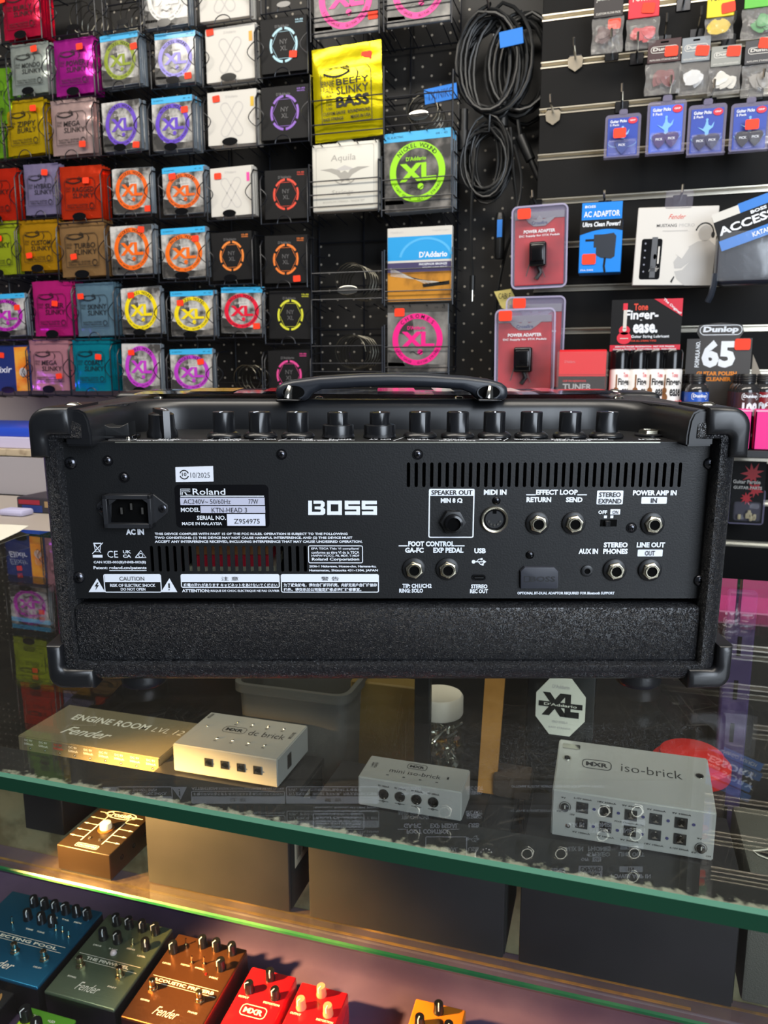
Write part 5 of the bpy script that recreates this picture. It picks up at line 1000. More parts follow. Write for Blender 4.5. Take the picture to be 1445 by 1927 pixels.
pt('POWER AMP IN', 1190, 922, 1273, 932, bold=.05); prc(1206, 935, 1255, 948); pt('IN', 1224, 937, 1236, 946, INK, .012, .0008)
pt('OFF', 1125, 960, 1142, 967, bold=.04); prc(1148, 958, 1167, 968, r=.0003); pt('ON', 1152, 960, 1163, 967, INK, .01, .0008); prc(1136, 970, 1142, 975, r=0.0001); prc(1148, 970, 1154, 975, r=.0001)
pt('FOOT CONTROL', 768, 1018, 855, 1028, bold=.05); pl([(750, 1027), (767, 1027)], 2); pl([(856, 1027), (874, 1027)], 2); pt('GA-FC', 762, 1030, 797, 1040, bold=.05); pt('EXP PEDAL', 815, 1030, 872, 1040, bold=.05)
pt('USB', 892, 1031, 914, 1041, bold=.05); pt('TIP: CH1/CH2', 757, 1098, 812, 1106, bold=.045); pt('RING: SOLO', 751, 1107, 796, 1115, bold=.045); pt('STEREO', 886, 1099, 917, 1107, bold=.045); pt('REC OUT', 884, 1108, 918, 1116, bold=.045)
pt('STEREO', 1135, 1020, 1181, 1030, bold=.05); pt('AUX IN', 1088, 1032, 1125, 1042, bold=.05); pt('PHONES', 1134, 1032, 1181, 1042, bold=.05); pt('LINE OUT', 1197, 1020, 1251, 1030, bold=.05); prc(1199, 1034, 1247, 1047); pt('OUT', 1213, 1036, 1232, 1045, INK, .012, .0008)
pt('OPTIONAL BT-DUAL ADAPTOR REQUIRED FOR Bluetooth SUPPORT', 973, 1113, 1156, 1119, bold=.04)
pl([(890, 1057), (913, 1057)], 2); pp([(909, 1053), (915, 1057), (909, 1061)]); pr.disc(.0013, .0013, PAINT, front(PY - .0002) @ T(*ap(891, 1057, PY), 0)); pl([(896, 1057), (901, 1052), (905, 1052)], 1.5); pl([(900, 1057), (904, 1062), (908, 1062)], 1.5); prc(904, 1050, 908, 1054, r=.0001); prc(906, 1060, 910, 1064, r=.0001)
# maker's logo
for ws in [[(580, 942), (587, 942), (587, 969), (580, 969)]]: pp(ws)
pp([(590, 942), (607, 942), (611, 946), (611, 952), (608, 955), (612, 958), (612, 966), (608, 969), (580, 969), (580, 963), (603, 963), (604, 959), (592, 958), (592, 953), (603, 953), (604, 948), (590, 948)])
def bl(pts): pl(pts, 7)
bl([(619, 945.5), (640, 945.5)]); bl([(619, 965.5), (640, 965.5)]); bl([(619, 942), (619, 969)]); bl([(640, 942), (640, 969)])
for x0 in (649, 681): bl([(x0, 945.5), (x0 + 28, 945.5)]); bl([(x0 + 3, 942), (x0 + 3, 958)]); bl([(x0, 955.5), (x0 + 28, 955.5)]); bl([(x0 + 25, 953), (x0 + 25, 969)]); bl([(x0, 965.5), (x0 + 28, 965.5)])
pt('AC IN', 238, 995, 271, 1006, bold=.05)
for i, t in enumerate(('THIS DEVICE COMPLIES WITH PART 15 OF THE FCC RULES. OPERATION IS SUBJECT TO THE FOLLOWING', 'TWO CONDITIONS: (1) THIS DEVICE MAY NOT CAUSE HARMFUL INTERFERENCE, AND (2) THIS DEVICE MUST', 'ACCEPT ANY INTERFERENCE RECEIVED, INCLUDING INTERFERENCE THAT MAY CAUSE UNDESIRED OPERATION.')):
    pt(t, 292, 1002 + 7.2 * i, (654, 663, 682)[i], 1007.5 + 7.2 * i, bold=.035)
pfr(581, 1027, 682, 1059, 1.6); 
for i, (t, x1) in enumerate((('EPA TSCA Title VI compliant/', 676), ('conforme au titre VI de la TSCA', 676), ('HWPW-VC/CC, PB, MDF, T-MDF', 676))): pt(t, 586, 1030 + 6.6 * i, x1, 1034.8 + 6.6 * i, bold=.02)
pt('Roland Corporation', 587, 1049, 676, 1056, bold=.03); pt('2036-1 Nakagawa, Hosoe-cho, Hamana-ku,', 582, 1063, 708, 1068.5, bold=.03); pt('Hamamatsu, Shizuoka 431-1304, JAPAN', 582, 1070.5, 711, 1076, bold=.03)
pt('CAN ICES-003(B)/NMB-003(B)', 177, 1055, 275, 1061, bold=.03); pt('Patent: roland.cm/patents', 177, 1065, 276, 1072, bold=.03); pl([(206, 1073.5), (276, 1073.5)], 1.2)
pt('CE', 203, 1036, 222, 1049, bold=.0); pt('UK', 232, 1035, 247, 1041, bold=.03); pt('CA', 232, 1043, 247, 1049, bold=.03)
pl([(255, 1049), (265, 1036), (275, 1049), (255, 1049)], 1.8); pr.ring(.0016, .0016, .0012, .0012, PAINT, front(PY - .0002) @ T(*ap(265, 1045, PY), 0), 14)
pl([(176, 1022), (190, 1040)], 1.6); pl([(194, 1021), (174, 1042)], 1.6); pl([(177, 1023), (180, 1038), (188, 1038), (190, 1023), (177, 1023)], 1.5); pl([(176, 1022), (191, 1022)], 2); prc(175, 1044, 193, 1049, r=.0001)
for cx in (183, 319): pp([(cx - 16, 1114), (cx + 15, 1114), (cx, 1088)])
pr.poly([ap(x, y, PY) for x, y in ((184, 1095), (179, 1103), (182.5, 1103), (180.5, 1110), (187, 1100.5), (183.5, 1100.5), (186, 1096))], INK, front(PY - .0008)); prc(318, 1097, 320, 1106, INK, .0008, 0); prc(318, 1108, 320, 1110, INK, .0008, 0)
def boxed(x0, y0, x1, y1, ym, head, lines, hs=None):
    pfr(x0, y0, x1, y1, 2); prc(x0, y0, x1, ym, r=.0002); hx0, hx1 = hs; pt(head, hx0, y0 + 3.5, hx1, ym - 3, INK, 0, .0008)
    for t, a, c, ya, yb in lines: pt(t, a, ya, c, yb, bold=.03)
boxed(198, 1081, 302, 1114, 1095, 'CAUTION', [('RISK OF ELECTRIC SHOCK', 208, 293, 1098, 1104), ('DO NOT OPEN', 228, 274, 1105.5, 1111)], (226, 272))
boxed(342, 1081, 525, 1105, 1095, '注 意', [('感電の恐れがあります キャビネットをあけないでください', 346, 522, 1097, 1103.5)], (417, 449))
pt('ATTENTION:', 343, 1108, 395, 1114, bold=.04); pt('RISQUE DE CHOC ELECTRIQUE NE PAS OUVRIR', 397, 1109, 526, 1114, bold=.03)
boxed(530, 1081, 712, 1114, 1095, '警 告', [('为了避免触电，请勿自行拆开机壳，内部无用户自行维修的', 534, 709, 1097, 1104), ('机件。请交乐兰公司指定维修点进行维修事宜。', 534, 680, 1105.5, 1112)], (605, 638))
lett = pr.build('printed_lettering', panel, smooth=False)
# rating plate and stickers
def pbox(b, x0, y0, x1, y1, m, d=.0004, r=.001):
    a, c = ap(x0, y1, PY), ap(x1, y0, PY); b.prism(rrect(a[0], a[1], c[0], c[1], r), d, m, front(PY))
def ptx(b, t, x0, y0, x1, y1, m, lift, bold=.0): a, c = ap(x0, y1, PY), ap(x1, y0, PY); b.text(t, a[0], a[1], c[0], c[1], m, front(PY - lift), bold)
b = MB(); PLATE = mat('gloss_black_plate', '#08080b', .25); LAV = mat('lavender_field', '#c3c4d6', .5); pbox(b, 333, 912, 505, 993, PLATE, .0004, .003)
def fld(b, x0, y0, x1, y1, m, l): a, c = ap(x0, y1, PY), ap(x1, y0, PY); b.rect(a[0], a[1], c[0], c[1], m, front(PY - l))
fld(b, 340, 932.5, 497, 934.5, WHITE, .0006); fld(b, 340, 936, 498, 950, LAV, .0006); fld(b, 378, 952, 499, 965, LAV, .0006); fld(b, 428, 967, 499, 989, mat('serial_field', '#dfe2f0', .5), .0006)
ptx(b, 'Roland', 363, 919, 424, 931, WHITE, .0006, .01); ptx(b, 'AC240V~ 50/60Hz', 346, 939, 434, 948, INK, .0008); ptx(b, '77W', 468, 939, 486, 948, INK, .0008); ptx(b, 'MODEL', 341, 955, 376, 963, WHITE, .0006, .02); ptx(b, 'KTN-HEAD 3', 399, 955, 465, 964, INK, .0008); ptx(b, 'SERIAL NO.', 371, 970, 425, 978, WHITE, .0006, .02); ptx(b, 'MADE IN MALAYSIA', 343, 982, 418, 988, WHITE, .0006, .02); ptx(b, 'Z9S4975', 441, 976, 489, 985, INK, .0008)
for k in range(3): b.stroke([ap(x, y, PY) for x, y in ((340 + 2 * k, 931), (340 + 2 * k, 920 + 2.5 * k), (358 - 2 * k, 920 + 2.5 * k), (358 - 2 * k, 925), (346 + k, 925), (351 + k, 931), (361, 931))], .0004, WHITE, front(PY - .0006))
b.build('rating_plate', panel, smooth=False)
b = MB(); STK = mat('white_date_sticker', '#e9ebf2', .5); b.prism([ap(x, y, PY) for x, y in ((331, 907), (402, 906), (401, 877), (330, 879))], .0003, STK, front(PY)); x, z = ap(347, 893, PY); b.ring(.0032, .0032, .0025, .0025, INK, front(PY - .0005) @ T(x, z, 0), 24, a0=.3, a1=2.8); b.ring(.0032, .0032, .0025, .0025, INK, front(PY - .0005) @ T(x, z, 0), 24, a0=3.44, a1=5.94); ptx(b, '10', 343, 889, 351, 896, INK, .0005, .02); ptx(b, '10/2025', 359, 889, 395, 899, mat('thin_grey_ink', '#4a4c54', .6), .0005); b.build('date_sticker', panel, smooth=False)
# screws
def screw(px, py, r, m, y=PY, washer=True, dome=.45):
    b = MB(); x, z = ap(px, py, y)
    if washer: b.lathe([(r * 1.35, 0), (r * 1.30, .0006)], BLACKG, None, 24)
    b.lathe([(r, .0004), (r * .98, r * .3), (r * .8, r * (.3 + dome * .5)), (r * .45, r * (.3 + dome * .9)), (r * .1, r * (.3 + dome))], m, None, 24); t = r * (.3 + dome) + .0001
    for a in (.3, .3 + pi / 2): b.box((0, 0, t - .0002), (r * .9, r * .2, .0005), DARK, 0, 2, RZ(a))
    b.build('screw', amp, T(x, y, z) @ FRONT)
GUN = mat('black_nickel', '#55565c', .24, .95)
for px, py in ((134, 871), (149, 1086), (1335, 872), (1316, 1092)): screw(px, py, .0041, GUN, washer=False)
for px, py in ((203, 867), (234, 898), (530, 855), (786, 855), (1188, 993)): screw(px, py, .0027, GUN)
screw(934, 942, .0027, STEEL, washer=False); screw(997, 1044, .0028, STEEL, washer=False)
# sockets
def jack(px, py, nutm, plastic=False):
    x, z = ap(px, py, PY); b = MB(); b.lathe([(.0078, 0), (.0078, .0016), (.0068, .0024)], BLACK, None, 32)
    if not plastic:
        hx = [(.0061 * cos(pi / 6 + k * pi / 3), .0061 * sin(pi / 6 + k * pi / 3)) for k in range(6)]; nb = MB(); nb.prism(hx, .0026, nutm, T(0, 0, .002) @ RZ(random.uniform(0, 1)), .0005, 2); nb.lathe([(.0046, .0045), (.0042, .0056), (.0034, .0056), (.0033, .0030)], nutm, None, 28, cap=False); nb.disc(.0034, .0034, DARK, T(0, 0, .0047), 24)
    else:
        nb = MB(); nb.prism([(.0088 * cos(k * pi / 3), .0088 * sin(k * pi / 3)) for k in range(6)], .004, BLACK, T(0, 0, .001), .001, 2); nb.lathe([(.0062, .005), (.0058, .009), (.0044, .0094), (.0040, .005)], BLACKG, None, 30, cap=False); nb.disc(.0043, .0043, DARK, T(0, 0, .0075), 24)
    jo = b.build('jack_socket', amp, T(x, PY, z) @ FRONT); nb.build('hex_nut', jo)
for px, py in ((1011, 984), (1079, 984), (1227, 985), (779, 1070), (842, 1070), (1156, 1072), (1222, 1072)): jack(px, py, NICKEL)
jack(852, 981, NICKEL, True)
x, z = ap(930, 977, PY); b = MB(); b.lathe([(.0092, 0), (.0090, .0022), (.0084, .0026), (.0074, .0024), (.0072, .0006)], NICKEL, None, 40, cap=False); b.disc(.0073, .0073, BLACKG, T(0, 0, .0005), 36); b.disc(.0060, .0060, BLACK, T(0, 0, .0008), 36); b.rect(-.0012, .0040, .0012, .0066, DARK, T(0, 0, .0012))
for a in (200, 235, 270, 305, 340): b.cyl(.0007, .0008, .0016, CHROME, T(.0040 * cos(radians(a)), .0040 * sin(radians(a)), 0), 10)
b.build('midi_socket', amp, T(x, PY, z) @ FRONT)
x, z = ap(901, 1086, PY); b = MB(); b.prism(rrect(-.0047, -.0020, .0047, .0020, .0020), .0012, STEEL); b.poly(rrect(-.0041, -.0014, .0041, .0014, .0014), DARK, T(0, 0, .0013)); b.bx(-.0030, .0030, -.0003, .0003, .0012, .0018, BLACK); b.build('usb_socket', amp, T(x, PY, z) @ FRONT)
x, z = ap(1145, 984, PY); b = MB(); b.bx(-.0054, .0054, -.0023, .0023, 0, .0006, DARK); b.bx(-.0030, .0006, -.0019, .0019, .0005, .0030, BLACK, .0004, 1)
for k in range(4): b.bx(-.0026 + .0008 * k, -.0023 + .0008 * k, -.0018, .0018, .003, .0033, BLACKG)
b.build('slide_switch', amp, T(x, PY, z) @ FRONT)
x, z = ap(1104, 1074, PY); b = MB(); b.lathe([(.0041, 0), (.0040, .0012), (.0030, .0016), (.0020, .0016), (.0018, .0004)], BLACK, None, 26, cap=False); b.disc(.0019, .0019, DARK, T(0, 0, .0007), 18); b.build('aux_socket', amp, T(x, PY, z) @ FRONT)
b = MB(); cx_, cz_ = ap(1013, 1085, PY); pts = [ap(x, y, PY) for x, y in ((978, 1106), (1047, 1106), (1049, 1102), (1049, 1073), (1041, 1065), (986, 1065), (978, 1073))]; b.prism(pts, .0032, mat('grey_rubber_cover', '#2e3038', .55), front(PY), .001, 2); a = ap(985, 1092, PY); c = ap(1043, 1082, PY); b.text('BOSS', a[0] + .004, a[1], c[0], c[1], BLACK, front(PY - .0034), .02); b.stroke(rrect(a[0], a[1], a[0] + .0035, c[1], .0003), .0004, BLACK, front(PY - .0034), True); b.build('port_cover', amp)
# mains inlet
b = MB(); IN = mat('inlet_plastic', '#242528', .4); o4 = [ap(x, y, PY) for x, y in ((204, 990), (290, 990), (289, 928), (202, 928))]; x0, z0 = ap(203, 990, PY); x1, z1 = ap(289, 928, PY); wi = [ap(x, y, PY) for x, y in ((211, 981), (279, 981), (285, 976), (285, 944), (274, 936), (226, 936), (212, 947))]
ears = [ap(x, y, PY) for x, y in ((183, 960), (204, 986), (290, 986), (316, 964), (316, 950), (290, 930), (204, 930), (183, 948))]; b.prism(ears, .0014, IN, front(PY), .0004, 1)
DEPI = .0075
for p0, p1 in ((z0, wi[0][1]), (wi[5][1], z1)): b.bx(x0, x1, PY - DEPI, PY, min(p0, p1), max(p0, p1), IN, .0004, 1)
b.bx(x0, wi[0][0], PY - DEPI, PY, z0, z1, IN, .0004, 1); b.bx(wi[2][0], x1, PY - DEPI, PY, z0, z1, IN, .0004, 1)
for s in ((wi[6], wi[5], (wi[6][0], wi[5][1])), (wi[4], wi[3], (wi[3][0], wi[4][1]))): b.prism(list(s), DEPI - .0002, IN, front(PY))
b.poly(wi, DARK, front(PY - .0017))
inl = b.build('power_inlet', amp)
for px, py in ((231, 960), (249, 952), (270, 960)): q = MB(); x, z = ap(px, py, PY - .003); q.bx(x - .0007, x + .0007, PY - .0055, PY - .0012, z - .0022, z + .0022, CHROME); q.build('contact_pin', inl)
for px in (191, 306): screw(px, 957, .0026, GUN, PY - .0014, False, .2)
# corner protectors
def protector(pts, y0=-.0035, y1=.05, bev=.0045):
    b = MB(); A = Matrix.Translation((0, y1, 0)) @ FRONT; b.prism(pts, y1 - y0, RUBBER, A, bev, 4); return b.build('corner_protector', amp, angle=50)
def arc(cx, cz, r, a0, a1, n=8): return [(cx + r * cos(a0 + (a1 - a0) * k / n), cz + r * sin(a0 + (a1 - a0) * k / n)) for k in range(n + 1)]
for s, edge, inn, arm, zlow in ((-1, 51, 128, 88, 862), (1, 1414, 1335, 1376, 862)):
    xo = ap(edge, 820, -.003)[0]; xi = ap(inn, 780, -.003)[0]; xa = ap(arm, 840, -.003)[0]; zt2 = ztop + .0022; zi = ap(722, 820, -.003)[1]; zl = ap(722, zlow, -.003)[1]; r = .013
    if s < 0: pts = [(xo, zl), (xa, zl)] + arc(xa + .003, zi - .003, .003, pi, pi / 2, 4) + [(xi, zi), (xi, zt2)] + arc(xo + r, zt2 - r, r, pi / 2, pi)
    else: pts = [(xo, zl)] + arc(xo - r, zt2 - r, r, 0, pi / 2) + [(xi, zt2), (xi, zi)] + arc(xa - .003, zi - .003, .003, pi / 2, 0, 4) + [(xa, zl)]
    protector(pts)
    xs_ = ap(136 if s < 0 else 1333, 768, .02)[0]; b = MB(); b.lathe([(.0058, 0), (.0054, .0012), (.003, .0028), (.0005, .0032)], CHROME, None, 20); b.build('corner_screw', amp, T(xs_, .022, ztop + .001))
for s, edge, inn, arm in ((-1, 87, 176, 114), (1, 1379, 1296, 1353)):
    xo = ap(edge, 1250, -.003)[0]; xi = ap(inn, 1280, -.003)[0]; xa = ap(arm, 1235, -.003)[0]; zb2 = zbot - .0022; zi = ap(722, 1262, -.003)[1]; zh = ap(722, 1217, -.003)[1]; r = .010
    if s < 0: pts = [(xi, zb2), (xi, zi)] + arc(xa + .003, zi + .003, .003, -pi / 2, -pi, 4) + [(xa, zh), (xo, zh)] + arc(xo + r, zb2 + r, r, pi, 1.5 * pi)
    else: pts = arc(xo - r, zb2 + r, r, -pi / 2, 0) + [(xo, zh), (xa, zh)] + arc(xa - .003, zi + .003, .003, 0, -pi / 2, 4) + [(xi, zi), (xi, zb2)]
    protector(pts)
for xo, xi in ((xl - .004, xl + .030), (xr + .004, xr - .030)):
    b = MB(); b.bx(min(xo, xi), max(xo, xi), DEP - .045, DEP + .003, ztop - .03, ztop + .0022, RUBBER, .006, 3); b.build('corner_protector', amp); b = MB(); b.lathe([(.0058, 0), (.0054, .0012), (.003, .0028)], CHROME, None, 18); b.build('corner_screw', amp, T(xi, DEP - .022, ztop + .001))
# feet: seated on the glass although the cabinet leans a touch
for px, yf in ((259, .028), (1214, .028), (300, DEP - .03), (1170, DEP - .03)):
    x = ap(px, 1290, .012)[0] if yf < .1 else ap(px, 1290, .012)[0]; p0 = AI @ (AM @ Vector((x, yf, 0))); zf = -(AM @ Vector((x, yf, 0))).z / cos(TILT)
    b = MB(); b.lathe([(.0150, 0), (.0158, .001), (.0162, .004), (.0162, zbot - zf - .001)], RUBBER, None, 32); b.build('rubber_foot', amp, T(x, yf, zf + .0002))
# carrying handle
yh = .100; HG = mat('handle_rubber', '#1f2229', .38, spec=.55)
def hp(px, py): return ap(px, py, yh - .012)
top = [hp(*p) for p in ((519, 748), (517, 738), (520, 728), (530, 721), (548, 716), (600, 709), (680, 704), (740, 703), (800, 704), (880, 709), (925, 715), (945, 721), (955, 729), (957, 740), (954, 750))]
bot = [hp(*p) for p in ((945, 755), (905, 755), (898, 750), (888, 741), (868, 733), (800, 729), (740, 728), (680, 729), (605, 733), (588, 741), (580, 751), (572, 755), (535, 755))]
b = MB(); b.prism(top + bot, .024, HG, front(yh + .012) @ T(0, 0, 0), .0045, 4)
handle = b.build('carrying_handle', amp, angle=60)
for px in (553, 920):
    x, z = ap(px, 738, yh - .0122); q = MB(); q.prism([(x + .0085 * cos(2 * pi * k / 24), z + .0052 * sin(2 * pi * k / 24)) for k in range(24)], .0008, DARK, front(yh - .0121)); q.ring(.0090, .0057, .0080, .0048, HG, front(yh - .0130) @ T(x, z, 0), 24); q.build('handle_eye', handle)
    x, z = ap(px - 9 if px < 700 else px + 1, 745, yh - .016); q = MB(); q.tube([(x + .001, yh - .014, z + .006), (x, yh - .017, z + .002), (x - .0005, yh - .018, ztop + .002)], [.0025, .0035, .0038], CHROME, 10, sx=1.0, sy=.7); q.bx(x - .009, x + .009, yh - .024, yh + .012, ztop + .0002, ztop + .0022, STEEL, .0008, 1); q.build('handle_bracket', amp)
for px in (285, 597, 868, 1178): x, _ = ap(px, 762, .095); b = MB(); b.lathe([(.0042, 0), (.0036, .0012), (.0015, .0020)], CHROME, None, 16); b.build('top_screw', amp, T(x, WD_ + .020, ztop + .0004))
# glossy leaflet lying on top
b = MB(); LF = mat('gloss_leaflet', '#20242e', .12, coat=.7, mix=('#5a6478', 34, .45, .65)); x0, x1 = ap(255, 757, .12)[0], ap(1165, 757, .12)[0]; z = ztop + .0024
n = 24; vs, fs = [], []
for i in range(n + 1):
    t = i / n; x = x0 + (x1 - x0) * t; zz = .0012 + .0006 * sin(7 * t)
    for y in (.116, .138, .164, .186): vs.append((x, y, z + zz + .0008 * sin(pi * (y - .116) / .070)))
for i in range(n):
    for j in range(3): fs.append((i * 4 + j, i * 4 + 4 + j, i * 4 + 5 + j, i * 4 + 1 + j))
k = len(vs); vs += [(v[0], v[1], v[2] - .0005) for v in vs]; fs += [tuple(k + q for q in reversed(f)) for f in fs[:]]
b.add(vs, fs, LF)
for t0, t1, c in ((.10, .20, '#c89a28'), (.26, .30, '#b02030'), (.50, .58, '#e03a80'), (.62, .66, '#d8d4d0'), (.72, .80, '#d8d4d0'), (.84, .88, '#c02838')):
    b.add([(x0 + (x1 - x0) * t0, .124, z + .0029), (x0 + (x1 - x0) * t1, .124, z + .0029), (x0 + (x1 - x0) * t1, .176, z + .0029), (x0 + (x1 - x0) * t0, .176, z + .0029)], [(0, 1, 2, 3)], mat('leaflet_' + c.strip('#'), c, .2, coat=.5))
o = b.build('leaflet', None, AM, angle=60); tag(o, 'long glossy printed leaflet lying on top of the amplifier under the handle', 'leaflet')

# ================================================================== inside the display case
BRUSH = mat('brushed_aluminium', '#cecdc8', .36, .45, bump=('brushed', 900, .10))
BRUSHD = mat('brushed_gold_grey', '#a69a7c', .38, .55, bump=('brushed', 700, .15))
ENG = mat('black_engraving', '#1a1a1c', .6)
BOXB = mat('dull_black_cardboard', '#1f1e20', .55, mix=('#272527', 12, .4, .7)); SEAM = mat('box_seam', '#0a0a0b', .8)
BV = 0.690                                  # front of the carton row
def carton(pxl, pxr, ztop_, dep, words, extra=None):
    a = onv(pxl[0], pxl[1], BV); c = onv(pxr[0], pxr[1], BV); w = c.x - a.x; b = MB(); h = ztop_ - SHZ - .0006
    vs = []; b.bx(0, w, 0, dep, 0, h, BOXB, .0015, 2); b.bx(w * .86, w * .868, .002, dep * .98, h, h + .0004, SEAM); b.bx(.001, w * .999, -.0003, .001, h - .004, h - .0034, SEAM); b.bx(w, w + .0012, .004, dep * .9, .002, h * .96, SEAM)
    o = b.build('carton', None, T(a.x, BV, SHZ + .0004)); tag(o, words, 'carton', 'black cartons on the glass shelf')
    if extra: extra(o, w, dep, h)
    return a.x, w
LBL = mat('barcode_label', '#b5ac98', .6)
def sidelabel(o, w, d, h):
    b = MB(); A = T(w + .0016, d * .12, h * .35) @ RZ(pi / 2) @ FRONT; b.rect(0, 0, d * .42, h * .55, LBL, A)
    for k in range(10): b.rect(d * (.05 + .03 * k), h * .06, d * (.05 + .03 * k) + .001 + .0008 * (k % 3), h * .22, INK, A @ T(0, 0, .0002))
    b.text('DUNLOP', d * .06, h * .35, d * .36, h * .43, INK, A @ T(0, 0, .0002), .02); b.build('barcode_label', o, smooth=False)
BT = -.2335
carton((279, 1650), (545, 1710), BT, .110, 'black carton under the silver power brick with angled jacks, catching warm light', sidelabel)
carton((582, 1722), (946, 1800), BT, .110, 'scuffed black carton under the smallest silver brick, middle of the row')
carton((975, 1815), (1376, 1900), BT, .110, 'black carton under the largest silver brick beside the patterned case')
def boxpts(b, w, d, h, hf, m, bev=.002):
    """brick body: front height hf, back height h"""
    b.prism([(0, 0), (d, 0), (d, h), (0, hf)], w, m, Matrix(((0, 0, 1, 0), (1, 0, 0, 0), (0, 1, 0, 0), (0, 0, 0, 1))), 0)
def bevel_obj(o, off=.0012, seg=2):
    bm = bmesh.new(); bm.from_mesh(o.data); bmesh.ops.recalc_face_normals(bm, faces=bm.faces)
    bmesh.ops.bevel(bm, geom=[e for e in bm.edges if len(e.link_faces) == 2 and e.calc_face_angle(0) > .5], offset=off, segments=seg, affect='EDGES'); bm.to_mesh(o.data); bm.free()
    o.data.polygons.foreach_set('use_smooth', [True] * len(o.data.polygons)); o.data.set_sharp_from_angle(angle=radians(30))
def body(w, d, h, hf, m, name, words, M, cat):
    b = MB(); boxpts(b, w, d, h, hf, m); o = b.build(name, None, M, smooth=False); bevel_obj(o); tag(o, words, cat); return o
def mxr(b, x, y, w, h, m, A, lw=.0007): b.stroke(rrect(x - w / 2, y - h / 2, x + w / 2, y + h / 2, h * .35), lw, m, A, True); b.text('MXR', x - w * .38, y - h * .24, x + w * .38, y + h * .24, m, A, .035)
def topM(d, h, hf, l=.0003): return T(0, 0, hf + l) @ RX(atan2(h - hf, d))
def dcjack(parent, x, z, s=.0095, y=-.0004, pinw=True, M=None):
    q = MB(); q.bx(-s / 2, s / 2, -.0006, .0, -s / 2, s / 2, BLACK, .0003, 1); q.lathe([(s * .36, 0), (s * .33, .0005)], BLACKG, front(-.0006), 18); q.disc(s * .28, s * .28, DARK, front(-.0013), 16); q.cyl(s * .09, 0, .003, CHROME, front(-.0013), 10); q.box((0, -.0014, -s * .22), (s * .4, .0004, s * .08), CHROME); q.build('power_jack', parent, (M or Matrix()) @ T(x, y, z))
# brick 1: eight-output supply
a = onv(327, 1447, .716); c = onv(523, 1486, .716); w = c.x - a.x; d, h = .088, .0335
o = body(w, d, h, h, BRUSH, 'power_supply_brick', 'silver power brick with four square jacks standing beside the gold-grey unit', T(a.x, .716, BT + .0022), 'power supply'); brick1 = o
b = MB(); A = topM(d, h, h); mxr(b, w * .40, d * .58, w * .22, d * .17, ENG, A); b.text('dc brick', w * .55, d * .50, w * .90, d * .64, ENG, A, -.005)
for k in range(4):
    for yy, off in ((.80, .36), (.30, .33)): x = w * (off + .155 * k); b.lathe([(.0017, 0), (.0015, .0005), (.0003, .0011)], CHROME, A @ T(x, d * yy, 0), 12); b.text('9V', x - .002, d * (yy - .09), x + .002, d * (yy - .06), ENG, A, .02)
b.lathe([(.0017, 0), (.0015, .0005), (.0003, .0011)], CHROME, A @ T(w * .12, d * .58, 0), 12); b.text('AC/DC INPUT', w * .03, d * .80, w * .06, d * .95, ENG, A, .02); b.text('DC OUT', w * .93, d * .55, w * .96, d * .75, ENG, A, .02); b.build('engraving', o, smooth=False)
for k in range(4): dcjack(o, w * (.35 + .155 * k), h * .52, .0100)
q = MB(); q.bx(w + .0001, w + .0006, d * .30, d * .42, h * .25, h * .75, BLACK); q.build('power_jack', o)
# brick 2: small slanted-face supply
a = onv(674, 1519, .710); c = onv(868, 1551, .710); w = c.x - a.x; d, h, hf = .046, .0335, .0325
o = body(w, d, h, hf, BRUSH, 'power_supply_brick', 'smallest silver power brick with four round jacks in its face', T(a.x, .710, BT + .0022), 'power supply')
b = MB(); A = topM(d, h, hf); mxr(b, w * .50, d * .76, w * .19, d * .22, ENG, A); b.text('mini iso-brick', w * .26, d * .38, w * .76, d * .54, ENG, A, -.005); b.text('9V 18V', w * .06, d * .45, w * .12, d * .70, ENG, A, .0); b.rect(w * .82, d * .42, w * .838, d * .52, ENG, A)
for k in range(4): b.rect(w * (.25 + .16 * k), d * .22, w * (.275 + .16 * k), d * .25, ENG, A); b.text(('9V 100mA', '9V 200mA', '9V 300mA', '9V 500mA')[k], w * (.20 + .16 * k), hf * .76, w * (.31 + .16 * k), hf * .83, ENG, front(-.0003), .01); b.stroke([(w * (.205 + .16 * k), hf * .27), (w * (.30 + .16 * k), hf * .27)], .0006, ENG, front(-.0003)); b.ring(.0014, .0014, .0009, .0009, ENG, front(-.0003) @ T(w * (.25 + .16 * k), hf * .27, 0), 12)
b.build('engraving', o, smooth=False)
for k in range(4): q = MB(); q.lathe([(.0055, 0), (.0055, .0008), (.0044, .0012), (.0038, .0004)], BLACKG, FRONT, 26, cap=False); q.disc(.0040, .0040, DARK, front(-.0005), 20); q.cyl(.0009, 0, .0014, STEEL, front(-.0005), 10); q.build('power_jack', o, T(w * (.255 + .16 * k), -.0002, hf * .52))
